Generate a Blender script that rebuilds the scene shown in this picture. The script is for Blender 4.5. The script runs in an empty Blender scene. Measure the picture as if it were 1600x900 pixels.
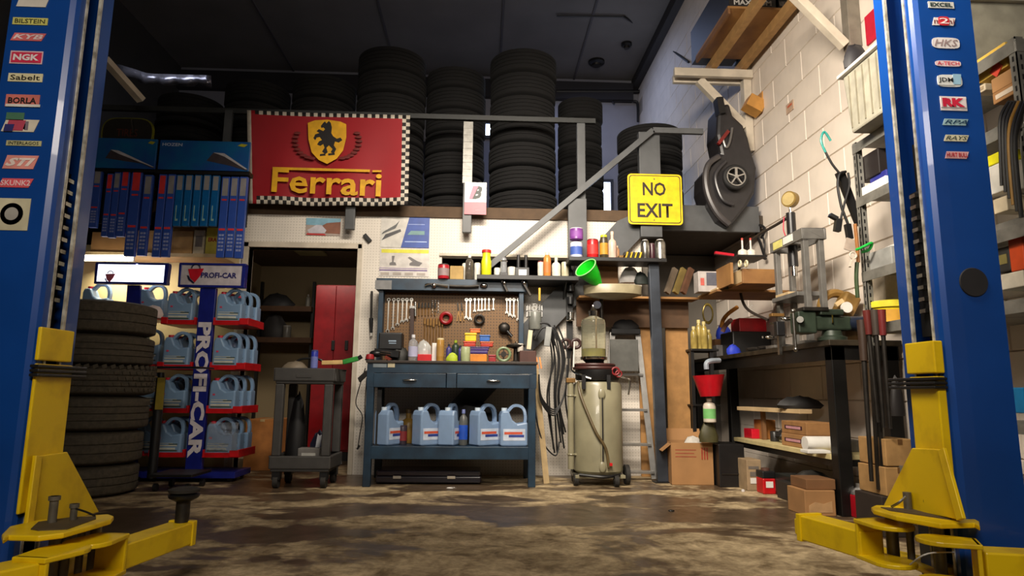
import bpy, math, random
from mathutils import Vector, Matrix
from math import sin, cos, pi, atan, atan2, radians, sqrt
random.seed(7)
S = bpy.context.scene
COL = S.collection

# ---------------------------------------------------------------- camera
H = 0.70; FPX = 1017.0
TH = atan(162/1017); PS = atan(46/1030); RO = radians(.52)
_f = Vector((sin(PS)*cos(TH), cos(PS)*cos(TH), sin(TH)))
_r0 = Vector((cos(PS), -sin(PS), 0)); _u0 = _r0.cross(_f)
_r = _r0*cos(RO) + _u0*sin(RO); _u = -_r0*sin(RO) + _u0*cos(RO)
CAM = Vector((0, 0, H))
cd = bpy.data.cameras.new('camera'); cam = bpy.data.objects.new('camera', cd); COL.objects.link(cam)
cd.sensor_width = 36; cd.lens = FPX/1600*36; cd.clip_start = .05; cd.clip_end = 60
m = Matrix((_r, _u, -_f)).transposed().to_4x4(); m.translation = CAM
cam.matrix_world = m; S.camera = cam

# ---------------------------------------------------------------- world, exposure
w = bpy.data.worlds.new('world'); S.world = w; w.use_nodes = True
w.node_tree.nodes['Background'].inputs[0].default_value = (.72, .70, .72, 1)
w.node_tree.nodes['Background'].inputs[1].default_value = .025
S.view_settings.view_transform = 'Standard'; S.view_settings.look = 'None'
S.view_settings.exposure = 0; S.view_settings.gamma = 1; S.view_settings.use_curve_mapping = False

def area(name, loc, target, sx, sy, power, col, spread=180):
    l = bpy.data.lights.new(name, 'AREA'); l.shape = 'RECTANGLE'; l.size = sx; l.size_y = sy
    l.energy = power; l.color = col; l.spread = radians(spread)
    o = bpy.data.objects.new(name, l); COL.objects.link(o); o.location = loc
    o.rotation_euler = (Vector(target)-Vector(loc)).to_track_quat('-Z', 'Y').to_euler()
    return o
WARM = (1, .89, .75)
area('ceiling_lamp', (.1, 3.0, 3.2), (.35, 5.4, 1.75), 1.3, .2, 56, WARM, 105)
area('ceiling_lamp', (.35, 1.9, 2.95), (2.5, 3.9, 2.0), 1.2, .25, 96, WARM, 120)
area('ceiling_lamp', (-.2, -.7, 2.6), (-.2, 2.6, .5), 1.6, .4, 60, (1, .9, .78), 160)
area('sky_and_wash_lamp', (1.0, 8.8, 5.6), (1.9, 9.0, 2.5), 1.2, 1.2, 22, (.5, .62, 1), 160)
area('sky_and_wash_lamp', (2.3, 9.6, 3.3), (2.55, 7.6, 3.6), .4, .5, 10, (.6, .75, 1), 150)
area('sky_and_wash_lamp', (.3, 5.2, 4.9), (.3, 5.6, 5.8), 1.6, .6, 9, (.95, .85, .9), 150)  # added upward wash to brighten the ceiling, no skylight here

# ---------------------------------------------------------------- photograph -> place helpers
def ray(x, y): return FPX*_f + (x-800)*_r - (y-450)*_u
def P(x, y, Y): d = ray(x, y); return CAM + d*(Y/d.y)
def PX(x, y, X): d = ray(x, y); return CAM + d*(X/d.x)
def PZ(x, y, Z): d = ray(x, y); return CAM + d*((Z-H)/d.z)
def R(x0, y0, x1, y1, Y):
    xm, ym = (x0+x1)/2, (y0+y1)/2
    X0 = P(x0, ym, Y).x; X1 = P(x1, ym, Y).x; Z1 = P(xm, y0, Y).z; Z0 = P(xm, y1, Y).z
    return X0, X1, Z0, Z1

# ---------------------------------------------------------------- materials
def lin(c):
    return tuple((v/12.92 if v <= .04045 else ((v+.055)/1.055)**2.4) for v in [q/255 for q in c]) + (1,)
MATS = {}
def mat(name, col, rough=.5, metal=0, var=.12, scale=14, bump=0, col2=None, emit=0, trans=0, coat=0, thr=None, ior=None):
    if name in MATS: return MATS[name]
    m = bpy.data.materials.new(name); m.use_nodes = True; nt = m.node_tree; b = nt.nodes['Principled BSDF']
    N = nt.nodes.new; L = nt.links.new
    b.inputs['Roughness'].default_value = rough; b.inputs['Metallic'].default_value = metal
    b.inputs['Coat Weight'].default_value = coat
    if trans: b.inputs['Transmission Weight'].default_value = trans
    if ior: b.inputs['IOR'].default_value = ior
    tc = N('ShaderNodeTexCoord'); nz = N('ShaderNodeTexNoise'); nz.inputs['Scale'].default_value = scale
    nz.inputs['Detail'].default_value = 5; L(tc.outputs['Object'], nz.inputs['Vector'])
    cr = N('ShaderNodeValToRGB'); c1 = lin(col)
    if col2 is None: c2 = tuple(v*(1-var*2) for v in c1[:3])+(1,)
    else: c2 = lin(col2)
    lo, hi = thr or (.35, .65)
    cr.color_ramp.elements[0].position = lo; cr.color_ramp.elements[0].color = c2
    cr.color_ramp.elements[1].position = hi; cr.color_ramp.elements[1].color = c1
    L(nz.outputs['Fac'], cr.inputs['Fac']); L(cr.outputs['Color'], b.inputs['Base Color'])
    if bump:
        bp = N('ShaderNodeBump'); bp.inputs['Strength'].default_value = bump; bp.inputs['Distance'].default_value = .01
        L(nz.outputs['Fac'], bp.inputs['Height']); L(bp.outputs['Normal'], b.inputs['Normal'])
    if emit:
        L(cr.outputs['Color'], b.inputs['Emission Color']); b.inputs['Emission Strength'].default_value = emit
    MATS[name] = m; return m
def C(r, g, b, rough=.5, metal=0, **k):      # plain painted / plastic material from its colour
    return mat('paint_%d_%d_%d_%d_%d' % (r, g, b, rough*100, metal*100), (r, g, b), rough, metal, **k)

BLUE = mat('lift_blue', (14, 66, 142), .33, var=.1, scale=3, coat=.2)
YEL = mat('lift_yellow', (226, 190, 12), .38, var=.1, scale=9, col2=(196, 158, 10), thr=(.25, .5))
STEEL = mat('steel', (170, 168, 162), .3, 1, var=.2, scale=30)
CHROME = mat('chrome', (215, 213, 208), .15, 1, var=.08)
WORN = mat('worn_edge', (205, 202, 190), .4, .3, scale=30, col2=(140, 134, 120))
PIN = mat('pin_steel', (116, 110, 98), .45, .5, var=.2)
DSTEEL = mat('dark_steel', (62, 58, 54), .45, .7, var=.2)
BLACK = mat('black_paint', (20, 19, 20), .45, var=.2)
BLKPL = mat('black_plastic', (26, 26, 28), .4, var=.2)
RUB = mat('rubber', (44, 41, 37), .75, var=.2, scale=40, bump=.15)
RUBD = mat('rubber_in_shade', (12, 11, 12), .95, var=.2, scale=40, bump=.1)  # the loft's shade is put into this rubber colour
NAVY = mat('bench_navy', (32, 58, 78), .4, var=.15, scale=8, col2=(22, 40, 56))
GREYP = mat('grey_paint', (78, 80, 82), .5, var=.15, scale=6)
GREYD = mat('grey_plastic', (66, 64, 62), .55, var=.1)
CARD = mat('cardboard', (166, 122, 76), .8, var=.1, scale=5)
CARDD = mat('cardboard_dark', (122, 84, 50), .8, var=.12, scale=5)
PLY = mat('plywood', (150, 108, 58), .65, var=.15, scale=4, col2=(118, 80, 40))
WOOD = mat('pine', (196, 170, 128), .7, var=.12, scale=7)
WHITEW = mat('white_wood', (205, 194, 176), .7, var=.12, scale=7)
RED = mat('red', (196, 14, 22), .4, var=.08)
WHITE = mat('white', (225, 222, 215), .5, var=.05)
CREAM = mat('cream_enamel', (146, 140, 114), .35, var=.12, scale=5, coat=.2)
ALU = mat('aluminium', (190, 188, 184), .35, .85, var=.1)
GALV = mat('galvanised', (150, 148, 140), .5, .55, var=.2, scale=12)
JUG = mat('jug_blue', (122, 152, 184), .4, var=.06, scale=5)
GLASSY = mat('glass_yellow', (206, 204, 150), .06, trans=.85, var=.03, ior=1.2)
GLASS = mat('clear_plastic', (225, 228, 232), .1, trans=.75, var=.03, ior=1.2)

# ---------------------------------------------------------------- mesh builder
class M:
    def __init__(s): s.v = []; s.f = []; s.sm = []; s.mi = []; s.k = 0
    def add(s, vs, fs, smooth=False):
        o = len(s.v); s.v += [Vector(q) for q in vs]
        for q in fs: s.f.append([i+o for i in q]); s.sm.append(smooth); s.mi.append(s.k)
        return s
    def box(s, x0, x1, y0, y1, z0, z1):
        vs = [(x, y, z) for z in (z0, z1) for y in (y0, y1) for x in (x0, x1)]
        return s.add(vs, [(0, 2, 3, 1), (4, 5, 7, 6), (0, 1, 5, 4), (2, 6, 7, 3), (0, 4, 6, 2), (1, 3, 7, 5)])
    def cbox(s, c, size, rx=0, ry=0, rz=0):
        Q = Matrix.Rotation(rz, 3, 'Z') @ Matrix.Rotation(ry, 3, 'Y') @ Matrix.Rotation(rx, 3, 'X')
        vs = [Vector(c)+Q @ Vector((x*size[0]/2, y*size[1]/2, z*size[2]/2)) for z in (-1, 1) for y in (-1, 1) for x in (-1, 1)]
        return s.add(vs, [(0, 2, 3, 1), (4, 5, 7, 6), (0, 1, 5, 4), (2, 6, 7, 3), (0, 4, 6, 2), (1, 3, 7, 5)])
    def bar(s, p0, p1, w, h, up=(0, 0, 1)):             # rectangular bar between two points
        p0, p1 = Vector(p0), Vector(p1); d = (p1-p0).normalized(); up = Vector(up)
        if abs(d.dot(up)) > .98: up = Vector((0, 1, 0))
        a = d.cross(up).normalized(); b = a.cross(d)
        vs = [p + a*i*w/2 + b*j*h/2 for p in (p0, p1) for i, j in ((-1, -1), (1, -1), (1, 1), (-1, 1))]
        return s.add(vs, [(0, 1, 2, 3), (7, 6, 5, 4), (0, 4, 5, 1), (1, 5, 6, 2), (2, 6, 7, 3), (3, 7, 4, 0)])
    def cyl(s, p0, p1, r0, r1=None, n=16, caps=True):
        r1 = r0 if r1 is None else r1
        p0, p1 = Vector(p0), Vector(p1); d = (p1-p0).normalized()
        a = d.orthogonal().normalized(); b = d.cross(a)
        vs = [p + (a*cos(2*pi*i/n)+b*sin(2*pi*i/n))*r for p, r in ((p0, r0), (p1, r1)) for i in range(n)]
        s.add(vs, [(i, (i+1) % n, n+(i+1) % n, n+i) for i in range(n)], True)
        if caps: s.add(vs, [tuple(range(n-1, -1, -1)), tuple(range(n, 2*n))])
        return s
    def lathe(s, prof, c=(0, 0, 0), n=24, axis='z', smooth=True, close=False, sx=1, sy=1):
        vs = []
        for r, z in prof:
            for i in range(n):
                a = 2*pi*i/n; q = (r*cos(a)*sx, r*sin(a)*sy, z)
                if axis == 'x': q = (z, q[0], q[1])
                if axis == 'y': q = (q[0], z, q[1])
                vs.append(Vector(c)+Vector(q))
        k = len(prof); fs = []
        for j in range(k if close else k-1):
            j2 = (j+1) % k
            for i in range(n): fs.append((j*n+i, j*n+(i+1) % n, j2*n+(i+1) % n, j2*n+i))
        s.add(vs, fs, smooth)
        if not close:
            if prof[0][0] > 1e-5: s.add(vs[:n], [tuple(range(n-1, -1, -1))])
            if prof[-1][0] > 1e-5: s.add(vs[-n:], [tuple(range(n))])
        return s
    def tube(s, pts, r, n=8, smooth=True):
        pts = [Vector(p) for p in pts]
        if len(pts) > 2: pts = catmull(pts)
        vs = []; prev = None
        for i, p in enumerate(pts):
            d = (pts[min(i+1, len(pts)-1)]-pts[max(i-1, 0)]).normalized()
            a = (prev - d*prev.dot(d)) if prev else d.orthogonal()
            if a.length < 1e-5: a = d.orthogonal()
            a.normalize(); prev = a; b = d.cross(a)
            vs += [p+(a*cos(2*pi*k/n)+b*sin(2*pi*k/n))*r for k in range(n)]
        k = len(pts)
        s.add(vs, [(j*n+i, j*n+(i+1) % n, (j+1)*n+(i+1) % n, (j+1)*n+i) for j in range(k-1) for i in range(n)], smooth)
        return s.add(vs[:n]+vs[-n:], [tuple(range(n-1, -1, -1)), tuple(range(n, 2*n))])
    def torus(s, c, R0, r, axis='z', n=28, k=8, a0=0, a1=2*pi):
        pts = []; full = abs(a1-a0-2*pi) < 1e-4
        for i in range(n if full else n+1):
            a = a0+(a1-a0)*i/n
            for j in range(k):
                b = 2*pi*j/k; q = ((R0+r*cos(b))*cos(a), (R0+r*cos(b))*sin(a), r*sin(b))
                if axis == 'x': q = (q[2], q[0], q[1])
                if axis == 'y': q = (q[0], q[2], q[1])
                pts.append(Vector(c)+Vector(q))
        m = n if full else n+1
        return s.add(pts, [(i*k+j, ((i+1) % m)*k+j, ((i+1) % m)*k+(j+1) % k, i*k+(j+1) % k) for i in range(n) for j in range(k)], True)
    def prism(s, pts, a0, a1, axis='y'):                # polygon pushed along an axis; pts in the other two
        def mk(p, a): return {'y': (p[0], a, p[1]), 'x': (a, p[0], p[1]), 'z': (p[0], p[1], a)}[axis]
        n = len(pts); vs = [mk(p, a0) for p in pts]+[mk(p, a1) for p in pts]
        return s.add(vs, [tuple(range(n)), tuple(range(2*n-1, n-1, -1))]+[(i, n+i, n+(i+1) % n, (i+1) % n) for i in range(n)])
    def sph(s, c, r, n=14, k=8, sc=(1, 1, 1)):
        vs = []
        for j in range(k+1):
            t = pi*j/k
            for i in range(n):
                a = 2*pi*i/n; vs.append(Vector(c)+Vector((r*sin(t)*cos(a)*sc[0], r*sin(t)*sin(a)*sc[1], r*cos(t)*sc[2])))
        return s.add(vs, [(j*n+i, (j+1)*n+i, (j+1)*n+(i+1) % n, j*n+(i+1) % n) for j in range(k) for i in range(n)], True)
    def build(s, name, material, parent=None, bev=0, world=False, label=None, kind=None):
        me = bpy.data.meshes.new(name)
        off = Vector((0, 0, 0))
        if world and parent: off = abs_loc(parent)
        me.from_pydata([tuple(v-off) for v in s.v], [], s.f)
        mats = material if isinstance(material, (list, tuple)) else [material]
        for q in mats: me.materials.append(q)
        me.polygons.foreach_set('use_smooth', s.sm); me.polygons.foreach_set('material_index', s.mi)
        me.validate(); me.update()
        import bmesh
        bm = bmesh.new(); bm.from_mesh(me); bmesh.ops.remove_doubles(bm, verts=bm.verts, dist=1e-6)
        bmesh.ops.recalc_face_normals(bm, faces=bm.faces)
        bm.to_mesh(me); bm.free()
        if any(s.sm): me.set_sharp_from_angle(angle=radians(38))
        o = bpy.data.objects.new(name, me); COL.objects.link(o)
        if parent: o.parent = parent
        if bev:
            b = o.modifiers.new('bevel', 'BEVEL'); b.width = bev; b.segments = 2; b.limit_method = 'ANGLE'; b.angle_limit = radians(40)
        if label: o['label'] = label
        if kind: o['kind'] = kind
        return o
def abs_loc(o):
    v = Vector(o.location)
    while o.parent: o = o.parent; v += Vector(o.location)
    return v
def catmull(p, k=6):
    out = []; q = [p[0]]+p+[p[-1]]
    for i in range(1, len(q)-2):
        for j in range(k):
            t = j/k
            out.append(.5*((2*q[i])+(q[i+1]-q[i-1])*t+(2*q[i-1]-5*q[i]+4*q[i+1]-q[i+2])*t*t+(3*q[i]-q[i-1]-3*q[i+1]+q[i+2])*t**3))
    out.append(p[-1]); return out

def tag(o, label, cat, group=None):
    o['label'] = label; o['category'] = cat
    if group: o['group'] = group
    return o
def T(name, label, cat, loc=(0, 0, 0), rz=0, group=None):
    o = bpy.data.objects.new(name, None); COL.objects.link(o); o.empty_display_size = .05
    o.location = loc; o.rotation_euler = (0, 0, rz)
    return tag(o, label, cat, group)
KIDS = {}
def dup(root, loc, rz=None, label=None, group=None, scale=None):
    r = root.copy(); COL.objects.link(r); r.location = loc
    if rz is not None: r.rotation_euler = (0, 0, rz)
    if label: r['label'] = label
    if group: r['group'] = group
    if scale: r.scale = (scale,)*3 if not isinstance(scale, tuple) else scale
    for ch in kids(root):
        c = ch.copy(); COL.objects.link(c); c.parent = r
        for g in kids(ch):
            d = g.copy(); COL.objects.link(d); d.parent = c
    return r
def kids(o):
    if o not in KIDS: KIDS[o] = list(o.children)
    return KIDS[o]
def struct(o): o['kind'] = 'structure'; return o

def text(s, box, origin, xd, yd, material, parent, name='lettering', ext=.0012, shear=0, bold=0, world=True):
    """lettering fitted in a box (w,h) centred on origin; xd reading direction, yd up direction"""
    cu = bpy.data.curves.new(name, 'FONT'); cu.body = s; cu.shear = shear; cu.offset = bold; cu.resolution_u = 2
    to = bpy.data.objects.new(name, cu); COL.objects.link(to)
    bpy.context.view_layer.update()
    me = bpy.data.meshes.new_from_object(to.evaluated_get(bpy.context.evaluated_depsgraph_get()))
    bpy.data.objects.remove(to); bpy.data.curves.remove(cu)
    xs = [v.co.x for v in me.vertices]; ys = [v.co.y for v in me.vertices]
    x0, x1, y0, y1 = min(xs), max(xs), min(ys), max(ys)
    xd = Vector(xd).normalized(); yd = Vector(yd).normalized(); zd = xd.cross(yd)
    o0 = Vector(origin) - (abs_loc(parent) if world else Vector((0, 0, 0)))
    for v in me.vertices:
        v.co = o0 + xd*((v.co.x-(x0+x1)/2)/(x1-x0)*box[0]) + yd*((v.co.y-(y0+y1)/2)/(y1-y0)*box[1]) + zd*ext
    me.materials.clear(); me.materials.append(material)
    o = bpy.data.objects.new(name, me); COL.objects.link(o); o.parent = parent
    return o
FX = ((1, 0, 0), (0, 0, 1))      # lettering that faces the camera side

# ---------------------------------------------------------------- generic small things
def bottle(name, label, cat, px, Y, zb, col, cap, lab=None, group=None, neck=.35, sh=.72, rough=.4, material=None, n=18, taper=1):
    x0, y0, x1, y1 = px; X0, X1, Z0, Z1 = R(x0, y0, x1, y1, Y)
    zb = Z0 if zb is None else zb; h = Z1-Z0; r = (X1-X0)/2
    t = T(name, label, cat, ((X0+X1)/2, Y, zb), group=group)
    M().lathe([(r*.9*taper, 0), (r*taper, h*.03), (r, h*sh*.92), (r*.85, h*(sh+.05)), (r*neck, h*(sh+.13)), (r*neck, h*.9)], n=n).build('body', material or C(*col, rough), t)
    M().lathe([(r*neck*1.15, h*.88), (r*neck*1.15, h*.985), (r*neck*.9, h)], n=14).build('cap', C(*cap, .45), t)
    if lab: M().lathe([(r*1.015, h*.16), (r*1.015, h*sh*.78)], n=n).build('paper_label', C(*lab, .6), t)
    return t
def can(name, label, cat, px, Y, zb, col, lid=None, lab=None, group=None, rough=.35, metal=0):
    x0, y0, x1, y1 = px; X0, X1, Z0, Z1 = R(x0, y0, x1, y1, Y)
    zb = Z0 if zb is None else zb; h = Z1-Z0; r = (X1-X0)/2
    t = T(name, label, cat, ((X0+X1)/2, Y, zb), group=group)
    M().lathe([(r*.94, 0), (r, h*.03), (r, h*.9), (r*.95, h*.93)], n=20).build('body', C(*col, rough, metal), t)
    M().lathe([(r*.96, h*.91), (r*.96, h*.97), (r*.8, h)], n=20).build('lid', C(*(lid or col), .4, metal), t)
    if lab: M().lathe([(r*1.015, h*.2), (r*1.015, h*.7)], n=20).build('paper_label', C(*lab, .6), t)
    return t
def carton(name, label, px, Y, zb, depth, material=None, cat='box', group=None, rz=0, bev=.004, tape=True, patch=None):
    x0, y0, x1, y1 = px; X0, X1, Z0, Z1 = R(x0, y0, x1, y1, Y)
    zb = Z0 if zb is None else zb; w = X1-X0; h = Z1-Z0
    t = T(name, label, cat, ((X0+X1)/2, Y+depth/2, zb), rz, group)
    M().box(-w/2, w/2, -depth/2, depth/2, 0, h).build('carton', material or CARD, t, bev)
    if tape: M().box(-w*.07, w*.07, -depth/2-.0015, depth/2+.0015, h-.02, h+.0015).build('tape', C(188, 160, 112, .3), t)
    if patch: M().box(-w*.32, w*.32, -depth/2-.002, -depth/2, h*.3, h*.75).build('paper_label', C(*patch, .6), t)
    return t
# ================================================================ the setting
WX = 2.55; WY = 5.70; FARY = 10.2; CZ = 5.9
def floor_mat():
    m = bpy.data.materials.new('oily_concrete'); m.use_nodes = True; nt = m.node_tree; b = nt.nodes['Principled BSDF']
    N = nt.nodes.new; L = nt.links.new
    tc = N('ShaderNodeTexCoord')
    def noise(sc, det=6, dist=0, mp=None):
        n = N('ShaderNodeTexNoise'); n.inputs['Scale'].default_value = sc; n.inputs['Detail'].default_value = det; n.inputs['Distortion'].default_value = dist
        n.inputs['Roughness'].default_value = .62
        mpn = N('ShaderNodeMapping'); mpn.inputs['Scale'].default_value = mp or (1, 1, 1); mpn.inputs['Location'].default_value = (3.3, 1.7, 0)
        L(tc.outputs['Object'], mpn.inputs['Vector']); L(mpn.outputs['Vector'], n.inputs['Vector']); return n
    big = noise(1.1, 9, .5, (1, 1.5, 1)); mid = noise(7, 9, .5); fine = noise(38, 6)
    r1 = N('ShaderNodeValToRGB'); e = r1.color_ramp.elements
    e[0].position = .47; e[0].color = (0, 0, 0, 1); e[1].position = .53; e[1].color = (1, 1, 1, 1)
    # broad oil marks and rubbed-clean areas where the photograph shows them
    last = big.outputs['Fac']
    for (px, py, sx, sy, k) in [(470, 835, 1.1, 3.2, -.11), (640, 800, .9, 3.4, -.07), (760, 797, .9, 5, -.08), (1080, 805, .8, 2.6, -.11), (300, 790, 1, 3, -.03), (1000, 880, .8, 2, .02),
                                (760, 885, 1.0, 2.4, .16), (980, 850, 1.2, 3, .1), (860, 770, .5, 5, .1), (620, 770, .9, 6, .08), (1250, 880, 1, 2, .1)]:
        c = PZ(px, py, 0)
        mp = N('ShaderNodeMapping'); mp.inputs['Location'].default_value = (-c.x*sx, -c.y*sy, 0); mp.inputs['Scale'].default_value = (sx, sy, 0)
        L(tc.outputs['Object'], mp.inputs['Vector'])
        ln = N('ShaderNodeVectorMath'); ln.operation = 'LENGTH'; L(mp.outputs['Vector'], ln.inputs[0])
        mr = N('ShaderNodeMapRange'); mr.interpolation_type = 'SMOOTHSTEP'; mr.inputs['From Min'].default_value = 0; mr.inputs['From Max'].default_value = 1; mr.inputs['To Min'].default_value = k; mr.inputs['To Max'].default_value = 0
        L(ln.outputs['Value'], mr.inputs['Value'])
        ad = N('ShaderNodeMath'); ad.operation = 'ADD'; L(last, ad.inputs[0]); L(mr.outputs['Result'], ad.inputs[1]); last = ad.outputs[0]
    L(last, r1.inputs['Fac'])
    cA = N('ShaderNodeValToRGB'); e = cA.color_ramp.elements      # dry concrete
    e[0].position = .33; e[0].color = lin((112, 92, 62)); e[1].position = .66; e[1].color = lin((212, 190, 150))
    L(mid.outputs['Fac'], cA.inputs['Fac'])
    cB = N('ShaderNodeValToRGB'); e = cB.color_ramp.elements      # oil-soaked
    e[0].position = .3; e[0].color = lin((68, 54, 38)); e[1].position = .7; e[1].color = lin((112, 93, 74))
    L(mid.outputs['Fac'], cB.inputs['Fac'])
    mx = N('ShaderNodeMix'); mx.data_type = 'RGBA'; L(r1.outputs['Color'], mx.inputs['Factor']); L(cB.outputs['Color'], mx.inputs['A']); L(cA.outputs['Color'], mx.inputs['B'])
    mf = N('ShaderNodeMix'); mf.data_type = 'RGBA'; mf.blend_type = 'MULTIPLY'; mf.inputs['Factor'].default_value = .55
    cf = N('ShaderNodeValToRGB'); e = cf.color_ramp.elements; e[0].position = .35; e[0].color = (.45, .42, .38, 1); e[1].position = .6; e[1].color = (1, 1, 1, 1)
    L(fine.outputs['Fac'], cf.inputs['Fac']); L(mx.outputs['Result'], mf.inputs['A']); L(cf.outputs['Color'], mf.inputs['B'])
    L(mf.outputs['Result'], b.inputs['Base Color'])
    rr = N('ShaderNodeMapRange'); rr.inputs['To Min'].default_value = .33; rr.inputs['To Max'].default_value = .8
    L(r1.outputs['Color'], rr.inputs['Value']); L(rr.outputs['Result'], b.inputs['Roughness'])
    bp = N('ShaderNodeBump'); bp.inputs['Strength'].default_value = .22; bp.inputs['Distance'].default_value = .01
    L(mid.outputs['Fac'], bp.inputs['Height']); L(bp.outputs['Normal'], b.inputs['Normal'])
    return m
struct(M().box(-5, 3.2, -3, 10.5, -.1, 0).build('floor', floor_mat()))

def peg_mat(name, col, hole, pitch=.0254, r=.14):
    m = bpy.data.materials.new(name); m.use_nodes = True; nt = m.node_tree; b = nt.nodes['Principled BSDF']
    N = nt.nodes.new; L = nt.links.new; b.inputs['Roughness'].default_value = .55
    tc = N('ShaderNodeTexCoord'); sp = N('ShaderNodeSeparateXYZ'); L(tc.outputs['Object'], sp.inputs[0])
    def ax(o):
        d = N('ShaderNodeMath'); d.operation = 'DIVIDE'; d.inputs[1].default_value = pitch; L(sp.outputs[o], d.inputs[0])
        f = N('ShaderNodeMath'); f.operation = 'FRACT'; L(d.outputs[0], f.inputs[0])
        s_ = N('ShaderNodeMath'); s_.operation = 'SUBTRACT'; s_.inputs[1].default_value = .5; L(f.outputs[0], s_.inputs[0])
        p = N('ShaderNodeMath'); p.operation = 'POWER'; p.inputs[1].default_value = 2
        a = N('ShaderNodeMath'); a.operation = 'ABSOLUTE'; L(s_.outputs[0], a.inputs[0]); L(a.outputs[0], p.inputs[0]); return p
    a = N('ShaderNodeMath'); a.operation = 'ADD'; L(ax(0).outputs[0], a.inputs[0]); L(ax(2).outputs[0], a.inputs[1])
    lt = N('ShaderNodeMath'); lt.operation = 'LESS_THAN'; lt.inputs[1].default_value = r*r*1.9; L(a.outputs[0], lt.inputs[0])
    nz = N('ShaderNodeTexNoise'); nz.inputs['Scale'].default_value = 2.5; L(tc.outputs['Object'], nz.inputs['Vector'])
    cr = N('ShaderNodeValToRGB'); c = lin(col); cr.color_ramp.elements[0].color = tuple(v*.82 for v in c[:3])+(1,); cr.color_ramp.elements[1].color = c
    cr.color_ramp.elements[0].position = .3; cr.color_ramp.elements[1].position = .7; L(nz.outputs['Fac'], cr.inputs['Fac'])
    mx = N('ShaderNodeMix'); mx.data_type = 'RGBA'; L(lt.outputs[0], mx.inputs['Factor']); L(cr.outputs['Color'], mx.inputs['A']); mx.inputs['B'].default_value = lin(hole)
    L(mx.outputs['Result'], b.inputs['Base Color']); return m
PEGW = peg_mat('white_pegboard', (226, 218, 206), (188, 180, 168))
PEGB = peg_mat('brown_pegboard', (112, 80, 42), (50, 34, 18))
def flatmat(name, col, rough=.8): return mat(name, col, rough, var=.08, scale=1.5)

# back partition, built round the doorway and the pass-through opening
DX0, DX1, DZ = -2.06, -1.115, 1.935
TOPZ = 2.235
OX0, OX1, OZ0, OZ1 = P(690, 420, WY).x, P(888, 420, WY).x, P(790, 440, WY).z, P(790, 402, WY).z
wb = M()
wb.box(-2.14, DX0, WY, WY+.1, 0, TOPZ).box(DX0, DX1, WY, WY+.1, DZ, TOPZ)
wb.box(DX1, OX0, WY, WY+.1, 0, TOPZ).box(OX0, OX1, WY, WY+.1, 0, OZ0).box(OX0, OX1, WY, WY+.1, OZ1, TOPZ)
wb.box(OX1, 1.42, WY, WY+.1, 0, TOPZ)
struct(wb.build('wall_back', PEGW))
struct(M().box(-5, -2.14, WY, WY+.1, 0, 1.93).build('wall_back_left', flatmat('cream_wall', (196, 178, 132))))
# recess under the landing
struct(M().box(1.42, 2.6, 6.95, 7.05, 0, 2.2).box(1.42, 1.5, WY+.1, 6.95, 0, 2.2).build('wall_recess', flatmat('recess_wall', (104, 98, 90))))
# door trim and opening trim
tr = M().box(DX0-.045, DX0, WY-.02, WY+.11, 0, DZ+.045).box(DX1, DX1+.04, WY-.02, WY+.11, 0, DZ+.045).box(DX0-.045, DX1+.04, WY-.02, WY+.11, DZ, DZ+.045)
struct(tr.build('trim_1', WHITEW, bev=.004))
struct(M().box(OX0-.02, OX1+.02, WY-.025, WY, OZ1, OZ1+.022).box(OX0-.02, OX1+.02, WY-.03, WY, OZ0-.02, OZ0).build('trim_2', WHITEW))
# store room behind the doorway
STORE = flatmat('store_wall', (150, 132, 100))
struct(M().box(-2.9, 1.4, 8.2, 8.3, 0, 2.25).box(-2.9, -2.8, WY+.1, 8.2, 0, 2.25).box(-1.0, -.92, WY+.1, 8.2, 0, 2.25).build('wall_store', STORE))
struct(M().box(-5, 1.42, WY-.02, FARY, TOPZ, TOPZ+.1).build('floor_mezzanine', mat('mezzanine_ply', (86, 66, 46), .8)))
struct(M().box(1.42, 2.55, WY-.02, 7.4, TOPZ-.02, TOPZ+.08).build('floor_landing', mat('landing_ply', (70, 60, 50), .8)))
a = R(1068, 322, 1141, 362, WY-.04)
struct(M().box(1.42, 2.5, WY-.06, WY-.02, a[2], a[3]).build('trim_3', GREYP, bev=.004))
# shell
struct(M().box(-5, 3.2, FARY, FARY+.1, 0, CZ).build('wall_far', flatmat('far_wall', (150, 150, 160))))
struct(M().box(-5.1, -5, -3, FARY, 0, CZ).build('wall_left', flatmat('left_wall', (60, 58, 56))))
struct(M().box(-5, 3.2, -3.1, -3, 0, CZ).build('wall_front', flatmat('front_wall', (84, 80, 76))))
struct(M().box(-5, 3.2, -3, FARY, CZ, CZ+.1).build('ceiling', flatmat('ceiling_board', (120, 116, 114))))
for x in (-3.2, -1.5, .2, 1.45):
    struct(M().box(x, x+.03, 3, FARY, CZ-.015, CZ).build('trim_4', flatmat('ceiling_strip', (90, 88, 92))))
struct(M().box(2.44, 2.55, 3, FARY, CZ-.16, CZ).build('trim_5', flatmat('ceiling_edge', (52, 50, 54))))
struct(M().box(-5, 2.44, FARY-.12, FARY, CZ-.4, CZ-.1).build('trim_6', flatmat('far_beam', (44, 42, 46))))

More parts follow.
